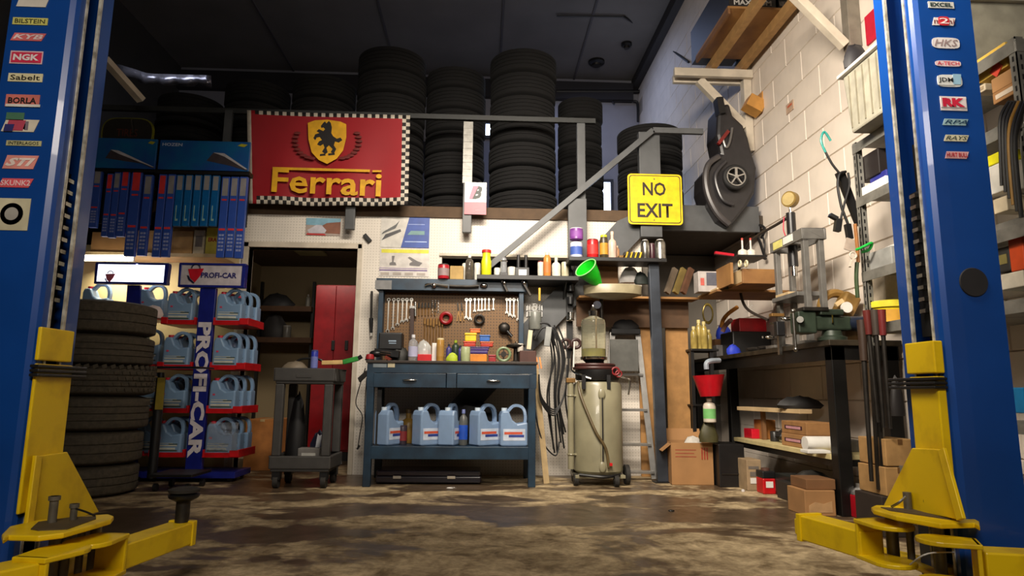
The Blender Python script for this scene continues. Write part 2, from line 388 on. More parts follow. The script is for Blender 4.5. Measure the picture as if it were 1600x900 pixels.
# right wall: painted concrete blocks, one object each
BH = .255; BL = .51; G = .003
wr = struct(M().box(WX+.012, WX+.12, -3, FARY, 0, CZ).build('wall_right', flatmat('mortar', (176, 166, 152))))
BM = mat('painted_block', (226, 214, 200), .65, var=.05, scale=5, bump=.05)
blk = {}
def block_mesh(l):
    if l not in blk:
        mm = M(); b = .005; y0, y1, z0, z1 = G/2, l-G/2, G/2, BH-G/2
        vs = [(.012, y0, z0), (.012, y1, z0), (.012, y1, z1), (.012, y0, z1), (0, y0+b, z0+b), (0, y1-b, z0+b), (0, y1-b, z1-b), (0, y0+b, z1-b)]
        mm.add(vs, [(4, 7, 6, 5), (0, 4, 5, 1), (1, 5, 6, 2), (2, 6, 7, 3), (3, 7, 4, 0)])
        o = mm.build('block', BM); blk[l] = o.data; bpy.data.objects.remove(o)
    return blk[l]
rest = M(); nb = 0
zs = P(1277, 1, 1)
row0 = PX(1277, 257, WX).z % BH        # course phase read at the wall
for k in range(-1, 24):
    z = row0 + k*BH
    for j in range(-7, 21):
        y = j*BL + (BL/2 if k % 2 else 0) + .23
        if y < -3 or y+BL > FARY: continue
        vis = 2.6 < y+BL/2 < 8.3 and z >= -.05 and z < 5.2 and not (z < 1.0 and y > 5.7)
        if vis and z >= 0 and nb < 235:
            o = bpy.data.objects.new('block', block_mesh(BL)); COL.objects.link(o); o.parent = wr; o.location = (WX, y, z); nb += 1
        else:
            z0 = max(z, 0)
            if z+BH > CZ or z+BH < .02: continue
            rest.box(WX, WX+.012, y+G/2, y+BL-G/2, z0+G/2, z+BH-G/2)
rest.build('block_field', BM, wr, kind='stuff')

# daylight openings high on the far wall
DAY = mat('daylight', (205, 220, 255), .5, emit=5.5, var=.02)
for n, (x0, y0, x1, y1) in enumerate([(646, 226, 660, 262), (754, 194, 768, 212), (940, 285, 954, 345), (973, 255, 982, 300)]):
    a = R(x0, y0, x1, y1, FARY-.03)
    wn = struct(M().box(a[0], a[1], FARY-.03, FARY-.02, a[2], a[3]).build('window_%d' % (n+1), DAY))
    f = M(); t_ = .05
    f.box(a[0]-t_, a[0], FARY-.05, FARY, a[2]-t_, a[3]+t_).box(a[1], a[1]+t_, FARY-.05, FARY, a[2]-t_, a[3]+t_).box(a[0], a[1], FARY-.05, FARY, a[3], a[3]+t_).box(a[0], a[1], FARY-.05, FARY, a[2]-t_, a[2])
    f.build('window_frame', C(60, 62, 70), wn)

# pipe run and ceiling fittings
t = T('pipe_run', 'dark elbowed pipe running along the far wall under the ceiling', 'pipe', (1.7, FARY-.1, 4.4))
p = [P(870, 143, FARY-.1), P(1000, 143, FARY-.1), P(1004, 148, FARY-.1), P(1006, 190, FARY-.1)]
M().tube([p[0], p[1]], .03).tube([p[1], p[2], p[3]], .04).build('pipe', BLACK, t, world=True)
p = [P(960, 163, FARY-.1), P(960, 158, FARY-.1), P(990, 158, FARY-.1), P(996, 162, FARY-.1), P(997, 190, FARY-.1)]
M().tube(p[:3], .015).tube(p[2:], .022).build('branch_pipe', BLACK, t, world=True)
for px, rr, lb in [((932, 96), .13, 'large round dark ceiling fitting near the back right corner'), ((979, 68), .08, 'small dark ceiling fitting nearer the side wall')]:
    c = PZ(px[0], px[1], CZ); t = T('ceiling_fitting', lb, 'fitting', (c.x, c.y, CZ-.05))
    M().lathe([(rr*.8, 0), (rr, .02), (rr, .05)], n=20).build('rim', BLACK, t); M().lathe([(rr*.5, -.03), (rr*.6, .005)], n=16).build('cap', DSTEEL, t)
c = [PZ(870, 24, CZ-.02), PZ(975, 26, CZ-.02), PZ(1028, 62, CZ-.02)]
t = T('conduit', 'thin dark conduit bending across the ceiling to the side wall', 'pipe', c[1])
M().tube(c[:2], .012).tube([c[1], c[2], PX(1076, 97, WX-.03)], .016).build('tube', BLACK, t, world=True)
# ================================================================ two lift posts
def sticker(parent, px, Y, bg, txt=None, fg=(20, 20, 20), shear=0, shape='rect', name='sticker', lab=None, bold=.01, fit=(.86, .62)):
    x0, y0, x1, y1 = px; X0, X1, Z0, Z1 = R(x0, y0, x1, y1, Y)
    mm = M(); w, h = X1-X0, Z1-Z0
    if shape == 'rect': pts = [(X0, Z0), (X1, Z0), (X1, Z1), (X0, Z1)]
    elif shape == 'slant': pts = [(X0, Z0), (X1-w*.12, Z0), (X1, Z1), (X0+w*.1, Z1)]
    elif shape == 'round': pts = [((X0+X1)/2+w/2*cos(a)*abs(cos(a))**-.5 if abs(cos(a)) > .01 else (X0+X1)/2, (Z0+Z1)/2+h/2*(1 if sin(a) > 0 else -1)*abs(sin(a))**.5) for a in [2*pi*i/20 for i in range(20)]]
    mm.prism(pts, Y-.0015, Y, 'y')
    o = mm.build(name, C(*bg, .45), parent, world=True, label=lab)
    if txt: 
        to = text(txt, (w*fit[0], h*fit[1]), ((X0+X1)/2, Y-.002, (Z0+Z1)/2), FX[0], FX[1], C(*fg, .5), o, ext=.0008, shear=shear, bold=bold)
        # parent offset is the sticker's own (its mesh is relative to the post)
    return o
def lift_post(side, XI, YF, YA, YB, YE, lab):
    """side -1 left / +1 right. XI inner face, YF front, YA-YB opening, YE rear"""
    t = T('lift_post', lab, 'vehicle lift', (XI+side*.11, (YF+YE)/2, 0), group=None)
    W = .215; s = side; ch = .022
    c = M()
    def pr(pts): c.prism([(XI+s*a, b) for a, b in pts], 0, 3.7, 'z')
    # front wall with its rounded folded lips, rear wall, outer web (a folded C section)
    pr([(ch, YF), (W, YF), (W, YF+.006), (ch+.004, YF+.006)])
    pr([(0, YF+ch), (.007, YF-.0+ch*.4), (ch, YF), (ch+.004, YF+.006), (.008, YF+ch+.004)])
    pr([(0, YF+ch), (.006, YF+ch), (.006, YA), (0, YA)])
    pr([(0, YB), (.006, YB), (.006, YE-ch), (0, YE-ch)])
    pr([(0, YE-ch), (ch, YE), (ch+.003, YE-.006), (.006, YE-ch)])
    pr([(ch, YE-.006), (W, YE-.006), (W, YE), (ch, YE)])
    pr([(W-.006, YF+.006), (W, YF+.006), (W, YE-.006), (W-.006, YE-.006)])
    c.build('column', BLUE, t, world=True)
    for y in (YA, YB):
        M().box(XI-.004 if s > 0 else XI-.006, XI+.006 if s > 0 else XI+.004, y-.005, y+.005, 0, 3.7).build('worn_lip', WORN, t, world=True)
    bp = M().box(min(XI-s*.02, XI+s*.33), max(XI-s*.02, XI+s*.33), YF-.06, YE+.08, 0, .018)
    bp.build('base_plate', BLUE, t, .002, world=True)
    # safety rack inside the opening
    zt = (P(107, 268, 2.2).z if s < 0 else P(1440, 298, 2.15).z)
    ym = (YA+YB)/2; sr = M().box(min(XI+s*.03, XI+s*.05), max(XI+s*.03, XI+s*.05), YA+.004, YB-.004, .9, zt)
    sr.build('safety_rack', BLACK, t, world=True)
    n = 0; z = .98
    while z < zt-.02:
        M().box(min(XI+s*.012, XI+s*.03), max(XI+s*.012, XI+s*.03), ym-.004, ym+.026, z, z+.013).build('rack_tooth', STEEL, t, world=True); z += .041; n += 1
    M().cyl((XI+s*.09, YE-.06, .6), (XI+s*.09, YE-.06, zt+.2), .012).build('cable', DSTEEL, t, world=True)
    return t
# ---------------- left post
XL = -1.40
LP = lift_post(-1, XL, 2.105, 2.158, 2.235, 2.33, 'blue lift post with yellow carriage on the left, stickers down its face')
Yc = 2.104
sticker(LP, (27, -10, 79, 11), Yc, (215, 208, 196), None, shape='slant')
sticker(LP, (20, 28, 75, 39), Yc, (205, 200, 110), 'BILSTEIN', (60, 60, 40), shape='rect')
sticker(LP, (17, 52, 72, 64), Yc, (222, 110, 112), 'KYB', (240, 215, 215), shear=.3, shape='slant', bold=.03)
o = sticker(LP, (16, 80, 67, 100), Yc, (225, 190, 195)); 
sticker(LP, (18, 82, 65, 98), Yc-.0016, (214, 48, 82), 'NGK', (240, 228, 228), bold=.04)
sticker(LP, (13, 115, 67, 128), Yc, (222, 212, 170), 'Sabelt', (40, 36, 30))
sticker(LP, (9, 148, 62, 167), Yc, (215, 120, 110), 'BORLA', (35, 30, 30), bold=.03, fit=(.84, .5))
sticker(LP, (9, 163, 63, 167), Yc-.0018, (225, 222, 215))
sticker(LP, (3, 187, 61, 206), Yc, (216, 206, 186), 'M', (120, 110, 120), shape='slant', fit=(.45, .7))
sticker(LP, (10, 176, 38, 188), Yc, (74, 118, 92), shape='rect'); sticker(LP, (10, 188, 40, 204), Yc-.0018, (180, 70, 90), shape='slant'); sticker(LP, (6, 194, 22, 205), Yc-.0034, (50, 50, 110), shape='slant')
sticker(LP, (10, 220, 65, 228), Yc, (196, 190, 140), 'INTERLAGOS', (60, 60, 50))
sticker(LP, (5, 243, 60, 264), Yc, (232, 150, 140), 'STI', (244, 224, 214), shear=.45, shape='slant', bold=.05)
sticker(LP, (-2, 279, 52, 293), Yc, (222, 90, 100), 'SKUNK2', (245, 200, 200), shape='slant', bold=.02)
o = sticker(LP, (-3, 310, 46, 360), Yc, (212, 204, 172), lab='square sticker with a picture of a wheel')
a = R(0, 316, 36, 352, Yc-.003); cx, cz, rr = (a[0]+a[1])/2, (a[2]+a[3])/2, (a[1]-a[0])/2
M().lathe([(rr*.62, Yc-.003), (rr, Yc-.003)], (cx, 0, cz), 24, 'y').build('wheel_picture', C(40, 36, 34), o, world=True)
M().lathe([(0.0001, Yc-.0038), (rr*.6, Yc-.0036)], (cx, 0, cz), 24, 'y').build('rim_picture', C(168, 164, 156), o, world=True)
# carriage
XC = XL+.014
ca = M()
zt, zb1 = PX(90, 514, XC).z, .34
y0, y1 = 2.11, PX(116, 530, XC).y
ca.box(XL+.001, XC, y0, y1, zt-.105, zt)
ca.build('carriage_block', YEL, LP, .004, world=True)
ya, yb = 2.11, PX(110, 620, XC).y
M().box(XL+.001, XC-.002, ya+.002, yb, .32, zt-.115).build('carriage', YEL, LP, .004, world=True)
bb = M()
for k in range(3): bb.box(XL-.002, XC+.014, y0-.012, y1+.07, zt-.118-.014*k-.010, zt-.118-.014*k)
bb.build('strap_band', BLKPL, LP, .003, world=True)
# gusset and arm carrier
g = [PX(58, 712, XC), PX(100, 706, XC), PX(150, 800, XC), PX(32, 834, XC)]
M().prism([(q.y, q.z) for q in g], XC, XC+.012, 'x').build('gusset', YEL, LP, .003, world=True)
g2 = [PX(57, 712, XC+.03), PX(61, 712, XC+.03), PX(48, 832, XC+.05), PX(38, 834, XC+.05)]
M().bar(PX(59, 712, XC+.012), PX(43, 832, XC+.03), .03, .012, (1, 0, 0)).build('gusset_rib', YEL, LP, .002, world=True)
def plate(pxs, zt, th, name, parent, m_=YEL, bev=.004):
    pts = [PZ(x, y, zt) for x, y in pxs]
    return M().prism([(q.x, q.y) for q in pts], zt-th, zt, 'z').build(name, m_, parent, bev, world=True)
ZT = .30
plate([(5, 842), (14, 836), (60, 837), (100, 832), (140, 821), (174, 811), (178, 806), (170, 803), (130, 806), (60, 812), (15, 822), (3, 834)], ZT, .016, 'carrier_plate', LP)
plate([(48, 826), (60, 828), (105, 826), (150, 810), (150, 806), (110, 808), (60, 815)], ZT+.003, .004, 'grimy_patch', LP, C(78, 64, 40, .7), 0)
plate([(15, 900), (60, 905), (130, 893), (185, 872), (183, 862), (130, 866), (40, 880)], .135, .016, 'lower_plate', LP)
for (x, yt, yb_, r) in [(81, 775, 816, .012), (114, 787, 812, .01)]:
    q = PZ(x, yb_, ZT+.003); zz = P(x, yt, q.y).z
    M().cyl((q.x, q.y, ZT), (q.x, q.y, zz), r).cyl((q.x, q.y, zz-.012), (q.x, q.y, zz), r*1.35).build('pin', PIN, LP, world=True)
q = PZ(114, 810, ZT+.02); M().tube([P(119, 795, q.y), P(135, 800, q.y-.01), P(148, 806, q.y-.02)], .003).build('safety_wire', DSTEEL, LP, world=True)
for (x, yy) in [(83, 872), (100, 868), (125, 860), (147, 858)]:
    q = PZ(x, yy, .2); M().cyl((q.x, q.y, .13), (q.x, q.y, .29), .016 if x != 125 else .011).build('pivot_pin', PIN, LP, world=True)
def arm(parent, p0, p1, z0, z1, w, ext, lab=None):
    a = M(); p0 = Vector(p0); p1 = Vector(p1); zc = (z0+z1)/2
    a.bar((p0.x, p0.y, zc), (p1.x, p1.y, zc), w, z1-z0)
    o = a.build('lifting_arm', YEL, parent, .005, world=True, label=lab)
    d = (p1-p0).normalized(); p2 = p1+d*ext
    e = M().bar((p1.x, p1.y, zc-.004), (p2.x, p2.y, zc-.004), w*.74, (z1-z0)*.66).build('extension', YEL, o, .004, world=True)
    n = Vector((-d.y, d.x))
    M().bar((p1.x-d.x*.02, p1.y-d.y*.02, zc), (p1.x+d.x*.004, p1.y+d.y*.004, zc), w*1.1, (z1-z0)*1.12).build('collar', YEL, o, .003, world=True)
    return o, p2
def arm_head(parent, c, r, z0, z1, d, w):
    """rounded fork that holds the arm on its pivot: two plates and a C-shaped side"""
    hd = M(); d = Vector(d).normalized(); n = Vector((-d.y, d.x))
    pts = []
    for i in range(13):
        a = pi/2+pi*i/12; pts.append(Vector(c)+d*cos(a)*r+n*sin(a)*r)
    pts += [Vector(c)+d*r*1.5-n*w/2, Vector(c)+d*r*1.5+n*w/2]
    for z in (z0, z1-.014): hd.prism([(q.x, q.y) for q in pts], z, z+.014, 'z')
    q0 = Vector(c)+d*r*1.35
    hd.bar((q0.x-n.x*w/2, q0.y-n.y*w/2, (z0+z1)/2), (q0.x+n.x*w/2, q0.y+n.y*w/2, (z0+z1)/2), .012, z1-z0)
    return hd.build('arm_head', YEL, parent, .003, world=True)
pA = PZ(140, 852, .24); pA2 = PZ(287, 824, .20)
dv = (pA2.xy-pA.xy)
arm_head(LP, pA.xy, .07, .135, .255, dv, .10)
_, endL = arm(LP, pA.xy+dv.normalized()*.09, pA2.xy, .145, .222, .09, .03, 'rear lifting arm reaching into the shop')
pB = PZ(95, 870, .24)
arm_head(LP, pB.xy, .07, .13, .262, Vector((-.2, -1)), .1)
arm(LP, pB.xy+Vector((-.03, -.08)), pB.xy+Vector((-.22, -.42)), .14, .25, .10, .1, 'front lifting arm folded towards the camera')
# ---------------- pad adapter standing on the end of the left arm
t = T('lift_pad', 'black round lift pad on a steel tube on the end of the left arm', 'lift pad', (pA2.x-.0, pA2.y-.02, .2225))
zt = P(286, 776, pA2.y).z-.2225
M().cyl((0, 0, 0), (0, 0, zt), .024, n=20).build('tube', DSTEEL, t)
M().lathe([(.028, zt-.012), (.05, zt), (.054, zt+.010), (.046, zt+.014)]).build('lower_disc', BLKPL, t)
M().lathe([(.038, zt+.016), (.052, zt+.020), (.054, zt+.030), (.034, zt+.036)]).build('rubber_pad', RUB, t)
# ---------------- right post
XR = 1.50
RP = lift_post(1, XR, 2.05, 2.095, 2.20, 2.285, 'blue lift post with yellow carriage on the right, stickers down its face')
Yc = 2.049
sticker(RP, (1450, 3, 1490, 13), Yc, (206, 206, 200), 'EXCEL', (40, 60, 60), bold=.04)
sticker(RP, (1456, 28, 1493, 40), Yc, (226, 214, 210), 'm  ni', (120, 60, 60), shape='slant')
sticker(RP, (1466, 26, 1483, 40), Yc-.0018, (206, 52, 62), '2', (240, 220, 220), shape='round')
sticker(RP, (1456, 59, 1499, 76), Yc, (218, 212, 212), 'HKS', (150, 130, 130), shape='round', shear=.3)
sticker(RP, (1461, 95, 1501, 104), Yc, (232, 206, 208), 'A-TECH', (200, 60, 80), shape='round', bold=.02)
sticker(RP, (1464, 117, 1503, 136), Yc, (222, 224, 222), None, shape='round'); sticker(RP, (1465, 119, 1490, 133), Yc-.0016, (222, 224, 222), 'JDM', (40, 44, 46), bold=.02, fit=(.9, .6))
sticker(RP, (1488, 116, 1502, 132), Yc-.0018, (150, 190, 214), shape='slant')
sticker(RP, (1469, 151, 1510, 173), Yc, (226, 216, 216)); sticker(RP, (1470, 153, 1509, 168), Yc-.0016, (226, 216, 216), 'RK', (206, 36, 66), bold=.07, fit=(.9, .9))
sticker(RP, (1472, 186, 1513, 196), Yc, (150, 182, 190), 'RPA', (26, 60, 90), shear=.4, shape='slant')
sticker(RP, (1474, 211, 1514, 221), Yc, (206, 200, 170), 'RAYS', (60, 70, 60), shear=.4, shape='slant')
sticker(RP, (1476, 237, 1514, 248), Yc, (222, 170, 170), 'HURT BULL', (176, 36, 50), shape='slant', bold=.03)
q = P(1521, 441, Yc); M().lathe([(.0001, Yc-.004), (.047, Yc-.004), (.049, Yc)], (q.x, 0, q.z), 28, 'y').build('rubber_plug', C(30, 28, 30, .8), RP, world=True)
XC = XR-.035
zt = PX(1440, 534, XC).z
y0, y1 = PX(1474, 540, XC).y, PX(1413, 540, XC).y
y0 = max(y0, 2.056)
M().box(XC, XR-.002, y0, y1, zt-.105, zt).build('carriage_block', YEL, RP, .004, world=True)
M().box(XC+.004, XR-.002, y0+.002, y1-.004, .33, zt-.115).build('carriage', YEL, RP, .004, world=True)
bb = M()
for k in range(3): bb.box(XC-.014, XR-.002, y0-.008, y1+.09, zt-.118-.014*k-.010, zt-.118-.014*k)
bb.build('strap_band', BLKPL, RP, .003, world=True)
g = [PX(1430, 700, XC), PX(1472, 702, XC), PX(1503, 812, XC), PX(1385, 790, XC)]
M().prism([(q.y, q.z) for q in g], XC-.012, XC, 'x').build('gusset', YEL, RP, .003, world=True)
M().bar(PX(1472, 702, XC-.012), PX(1502, 812, XC-.03), .03, .012, (1, 0, 0)).build('gusset_rib', YEL, RP, .002, world=True)
ZT = .32
plate([(1361, 792), (1368, 789), (1400, 790), (1470, 798), (1515, 806), (1530, 814), (1531, 822), (1522, 817), (1470, 818), (1400, 806), (1364, 796)], ZT, .016, 'carrier_plate', RP)
plate([(1376, 792), (1440, 796), (1490, 806), (1485, 811), (1430, 803), (1390, 797)], ZT+.003, .004, 'grimy_patch', RP, C(82, 66, 44, .7), 0)
plate([(1355, 865), (1400, 870), (1480, 905), (1540, 915), (1520, 890), (1440, 868), (1370, 852)], .14, .016, 'lower_plate', RP)
for (x, yt, yb_, r) in [(1419, 769, 795, .013), (1458, 760, 802, .015)]:
    q = PZ(x, yb_, ZT+.003); zz = P(x, yt, q.y).z
    M().cyl((q.x, q.y, ZT), (q.x, q.y, zz), r).build('pin', PIN, RP, world=True)
q = PZ(1458, 800, ZT); c = P(1459, 783, q.y-.02)
M().torus((c.x, q.y-.02, c.z), .034, .0015, 'y').build('pin_ring', DSTEEL, RP, world=True)
c = P(1405, 785, q.y); M().tube([P(1393, 792, q.y+.02), c, P(1415, 776, q.y)], .004).build('safety_wire', STEEL, RP, world=True)
for (x, yy, r) in [(1394, 838, .02), (1422, 842, .012), (1468, 862, .018)]:
    q = PZ(x, yy, .22); M().cyl((q.x, q.y, .14), (q.x, q.y, .305), r).build('pivot_pin', PIN, RP, world=True)
pA = PZ(1392, 828, .26); pA2 = PZ(1262, 812, .22); dv = pA2.xy-pA.xy
arm_head(RP, pA.xy, .07, .15, .28, dv, .105)
arm(RP, pA.xy+dv.normalized()*.085, pA2.xy, .15, .24, .095, .035, 'rear lifting arm reaching into the shop')
pB = PZ(1470, 852, .26); dv = Vector((.55, -.3))
arm_head(RP, pB.xy, .065, .15, .28, dv, .1)
arm(RP, pB.xy+dv.normalized()*.09, pB.xy+Vector((.38, -.12)), .16, .26, .095, .1, 'front lifting arm swung out to the right')
q0, q1, q2 = PZ(1500, 863, .2), PZ(1450, 865, .25), PZ(1422, 882, .2)
M().tube([q0, q1, q2], .0022, 6).build('cable_tie', WHITE, RP, world=True)
# ================================================================ tyres
def make_tyre(name, label, loc, R0, Wd, mt, grooves=4, group=None, worn=False):
    """tyre lying flat, base at z=0"""
    t = T(name, label, 'tire', loc, random.random()*6, group)
    ri = R0*.62; sh = R0*.93
    tp = [(sh, .0+.012)]
    z0, z1 = .028, Wd-.028; n = grooves; gw = .007
    tp += [(R0*.985, z0*.7)]
    seg = (z1-z0-gw*n)/(n+1); z = z0
    for i in range(n+1):
        tp += [(R0, z), (R0, z+seg)]
        if i < n: tp += [(R0-.009, z+seg+.001), (R0-.009, z+seg+gw-.001)]
        z += seg+gw
    tp += [(R0*.985, Wd-z0*.7), (sh, Wd-.012)]
    M().lathe(tp, n=44).build('tread', mt, t)
    mm = M()
    if worn:
        for k in range(44):
            a = 2*pi*k/44
            for j, zz in enumerate((z0, z0+seg+gw, z0+2*(seg+gw), z0+3*(seg+gw), z0+4*(seg+gw))):
                aa = a+(j % 2)*.07
                mm.cbox((R0*cos(aa), R0*sin(aa), zz+seg/2), (.012, R0*.085, seg*.8), rx=.35, rz=aa)
        mm.build('tread_blocks', mt, t, kind='stuff')
    M().lathe([(ri, .02), (ri+.03, .004), (sh-.04, 0), (sh, .012)], n=44).lathe([(sh, Wd-.012), (sh-.04, Wd), (ri+.03, Wd-.004), (ri, Wd-.02)], n=44).lathe([(ri, .02), (ri, .03), (sh-.03, .05), (sh-.03, Wd-.05), (ri, Wd-.03), (ri, Wd-.02)], n=44).build('sidewall', mt, t)
    return t
q = PZ(148, 783, 0); cy = 4.66; r = .33; cx = P(222, 620, 4.66).x-.335
ys = [783, 728, 676, 619, 570, 519, 463]; zc = 0
lbls = ['bottom tire of the stack beside the left lift post', 'second tire up in the stack beside the left lift post', 'third tire up in the stack beside the left lift post', 'fourth tire up, plain tread, in the stack beside the left lift post',
        'chunky worn tread tire, third from the top of the stack by the left post', 'second tire from the top of the stack by the left post', 'topmost tire of the stack by the left lift post']
RUBL = mat('tyre_brown_lit', (82, 74, 60), .8, var=.2, scale=40, bump=.2)  # warm light on this stack is put into the rubber colour
ys = [783, 732, 676, 619, 570, 519, 465]
yt = [P(150, y, cy-r).z for y in ys]; yt[0] = 0
sizes = [(.325, 2), (.325, 2), (.335, 3), (.34, 3), (.335, 3), (.33, 2)]
lb = [lbls[0], lbls[1], lbls[2], lbls[4], lbls[5], lbls[6]]
lb[2] = 'third tire up in the stack, below the chunky one, by the left lift post'
for i in range(6):
    R_, g = sizes[i]
    make_tyre('tire', lb[i], (cx+[0, .01, .02, .035, .015, .02][i]-.0, cy, yt[i]+.001), R_, yt[i+1]-yt[i]-.003, RUBL, g, 'tires stacked beside the left lift post', worn=(i == 3))

# ================================================================ oil jug (prototype 0.27 m tall, faces -y, handle to +x)
JLAB = C(206, 206, 190, .5); JGRN = C(70, 84, 70, .5)
def make_jug(name, label, loc, rz=0, group=None, body=JUG, capc=(196, 30, 50), lab='oil', w=.20, h=.275, d=.105, cat='jug'):
    t = T(name, label, cat, loc, rz, group)
    hb = h*.62
    pr = [(-w/2+.006, 0), (w/2-.006, 0), (w/2, .012), (w/2, hb), (w/2-.01, hb*1.06), (w*.05, hb*1.1), (-w*.24, h*.9), (-w*.44, h*.9), (-w/2, hb*1.25), (-w/2, .012)]
    # body with its hand hole: lower block plus a slanting neck and an arched handle
    b = M().prism([(-w/2+.006, 0), (w/2-.006, 0), (w/2, .012), (w/2, hb*.95), (w*.12, hb*.88), (-w*.06, hb*1.02), (-w*.2, h*.86), (-w*.44, h*.86), (-w/2, hb*1.2), (-w/2, .012)], -d/2, d/2, 'y')
    b.build('body', body, t, .012)
    hh = M(); n = 12; pts = []
    ctl = [(w*.43, hb*.86), (w*.45, hb*1.15), (w*.38, h*.9), (w*.2, h*.985), (-w*.02, h*.97), (-w*.2, h*.84)]
    pts = catmull([Vector((a, 0, b_)) for a, b_ in ctl])
    for a, b_ in zip(pts, pts[1:]): hh.bar(a, b_+(b_-a)*.15, .034, .024, (0, 1, 0)) if False else hh.bar(a, b_+(b_-a)*.2, .024, .036, (0, 1, 0))
    hh.build('handle', body, t, .004)
    M().cyl((-w*.33, 0, h*.85), (-w*.33, 0, h*.93), .022, n=14).build('cap', C(*capc, .4), t)
    g = M()
    if lab == 'oil':
        M().box(-w*.42, w*.36, -d/2-.0015, -d/2, h*.24, h*.275).box(-w*.42, w*.30, -d/2-.0015, -d/2, h*.15, h*.2).box(-w*.4, w*.2, -d/2-.0015, -d/2, h*.31, h*.325).build('white_stripes', JLAB, t)
        M().box(-w*.42, w*.38, -d/2-.0012, -d/2, h*.10, h*.14).box(w*.05, w*.38, -d/2-.0022, -d/2, h*.285, h*.31).build('green_stripes', JGRN, t)
        M().box(-w*.36, -w*.27, -d/2-.0015, -d/2, h*.44, h*.49).build('red_mark', C(200, 60, 90, .5), t)
    elif lab == 'wash':
        M().box(-w*.4, w*.4, -d/2-.0015, -d/2, h*.14, h*.42).build('paper_label', C(206, 216, 232, .5), t)
        M().box(-w*.36, w*.3, -d/2-.0025, -d/2, h*.29, h*.35).build('red_band', C(214, 90, 60, .5), t)
        M().box(-w*.2, w*.36, -d/2-.0028, -d/2, h*.22, h*.28).build('blue_band', C(50, 70, 150, .5), t)
    return t

# ================================================================ oil rack, right hand one
RY = 5.22
RB = C(24, 34, 124, .35); TR = C(200, 14, 24, .4)
def sign_panel(x0, y0, x1, y1, Y, parent, lit=0):
    X0, X1, Z0, Z1 = R(x0, y0, x1, y1, Y); t_ = .018
    f = M().box(X0, X1, Y, Y+.05, Z0, Z0+t_).box(X0, X1, Y, Y+.05, Z1-t_, Z1).box(X0, X0+t_, Y, Y+.05, Z0+t_, Z1-t_).box(X1-t_*1.6, X1, Y, Y+.05, Z0+t_, Z1-t_)
    f.build('sign_frame', RB, parent, .003, world=True)
    pn = M().box(X0+t_, X1-t_*1.6, Y+.006, Y+.045, Z0+t_, Z1-t_)
    return pn.build('sign_panel', mat('lit_sign', (236, 240, 255), .4, emit=2.2, var=.02) if lit else C(206, 198, 202, .4), parent, world=True), (X0, X1, Z0, Z1)
def shield(parent, cx, cz, Y, w, colr=(206, 26, 44)):
    M().prism([(cx-w*.5, cz+w*.36), (cx+w*.62, cz+w*.42), (cx+w*.42, cz-w*.1), (cx+w*.05, cz-w*.62), (cx-w*.3, cz-w*.3)], Y-.002, Y, 'y').build('shield_emblem', C(*colr, .4), parent, world=True)
    M().prism([(cx-w*.55, cz-w*.1), (cx-w*.42, cz-w*.12), (cx-w*.3, cz-w*.35), (cx+w*.04, cz-w*.66), (cx-w*.02, cz-w*.72), (cx-w*.4, cz-w*.44)], Y-.003, Y-.0005, 'y').build('shield_edge', C(26, 30, 60, .4), parent, world=True)
    M().torus((cx+w*.05, Y-.001, cz+w*.42), w*.3, w*.05, 'y', a0=0, a1=pi).build('emblem_arc', C(26, 30, 60, .4), parent, world=True)
base = P(325, 742, RY)
t = rack = T('oil_rack', 'blue display rack of red trays full of oil jugs, white header sign with red shield', 'display rack', (P(333, 700, RY).x, RY+.2, 0))
pn, bx = sign_panel(279, 411, 383, 449, RY, t)
cz = (bx[2]+bx[3])/2
text('PROFI-CAR', (.28, .045), (P(341, 428, RY).x+.005, RY+.003, cz), FX[0], FX[1], C(40, 40, 110, .4), pn, bold=.03)
q = P(302, 428, RY); shield(t, q.x+.01, q.z, RY+.004, .11)
# vertical column with lettering
a = R(296, 449, 324, 742, RY); xc = P(311, 600, RY).x
ct, cbm = P(313, 449, RY), P(308, 742, RY)
M().box(xc-.062, xc+.062, RY+.02, RY+.06, .08, a[3]).build('column', RB, t, .003, world=True)
z0, z1 = P(298, 716, RY).z, P(313, 503, RY).z
text('PROFI-CAR', (z1-z0, .105), (xc, RY+.018, (z0+z1)/2), (0, 0, -1), (1, 0, 0), C(222, 214, 218, .5), t, bold=.045)
M().box(xc-.37, xc+.33, RY-.02, RY+.33, .03, .075).build('base_plate', RB, t, .003, world=True)
cs = M()
for x, y in ((-.3, .03), (.28, .03), (-.3, .28), (.28, .28)): cs.cyl((xc+x-.012, RY+y, .028), (xc+x+.012, RY+y, .028), .027, n=12)
cs.build('caster', BLKPL, t, world=True)
levels = [(507, 497), (577, 567), (645, 633), (714, 702)]
lname = ['top', 'second', 'third', 'bottom']
trayz = []
for i, (yb_, yt_) in enumerate(levels):
    z = P(340, yb_-3, RY).z; trayz.append(z)
    for s, (xa, xb) in enumerate(((xc+.07, xc+.345), (xc-.33, xc-.07))):
        m_ = M().box(xa, xb, RY-.0, RY+.36, z-.018, z-.004)
        m_.box(xa, xb, RY-.004, RY+.004, z-.018, z+.018)
        for xx in (xa, xb-.012): m_.prism([(RY-.004, z-.018), (RY+.36, z-.018), (RY+.36, z+.04), (RY-.004, z+.04)], xx, xx+.012, 'x')
        m_.box(xb-.07 if s == 0 else xa, xb if s == 0 else xa+.0+.05, RY-.012, RY+.0, z-.014, z+.036)
        m_.build('tray', TR, t, .002, world=True)
SH = ['front', 'middle', 'rear']
side = ['right', 'left']
jp = None
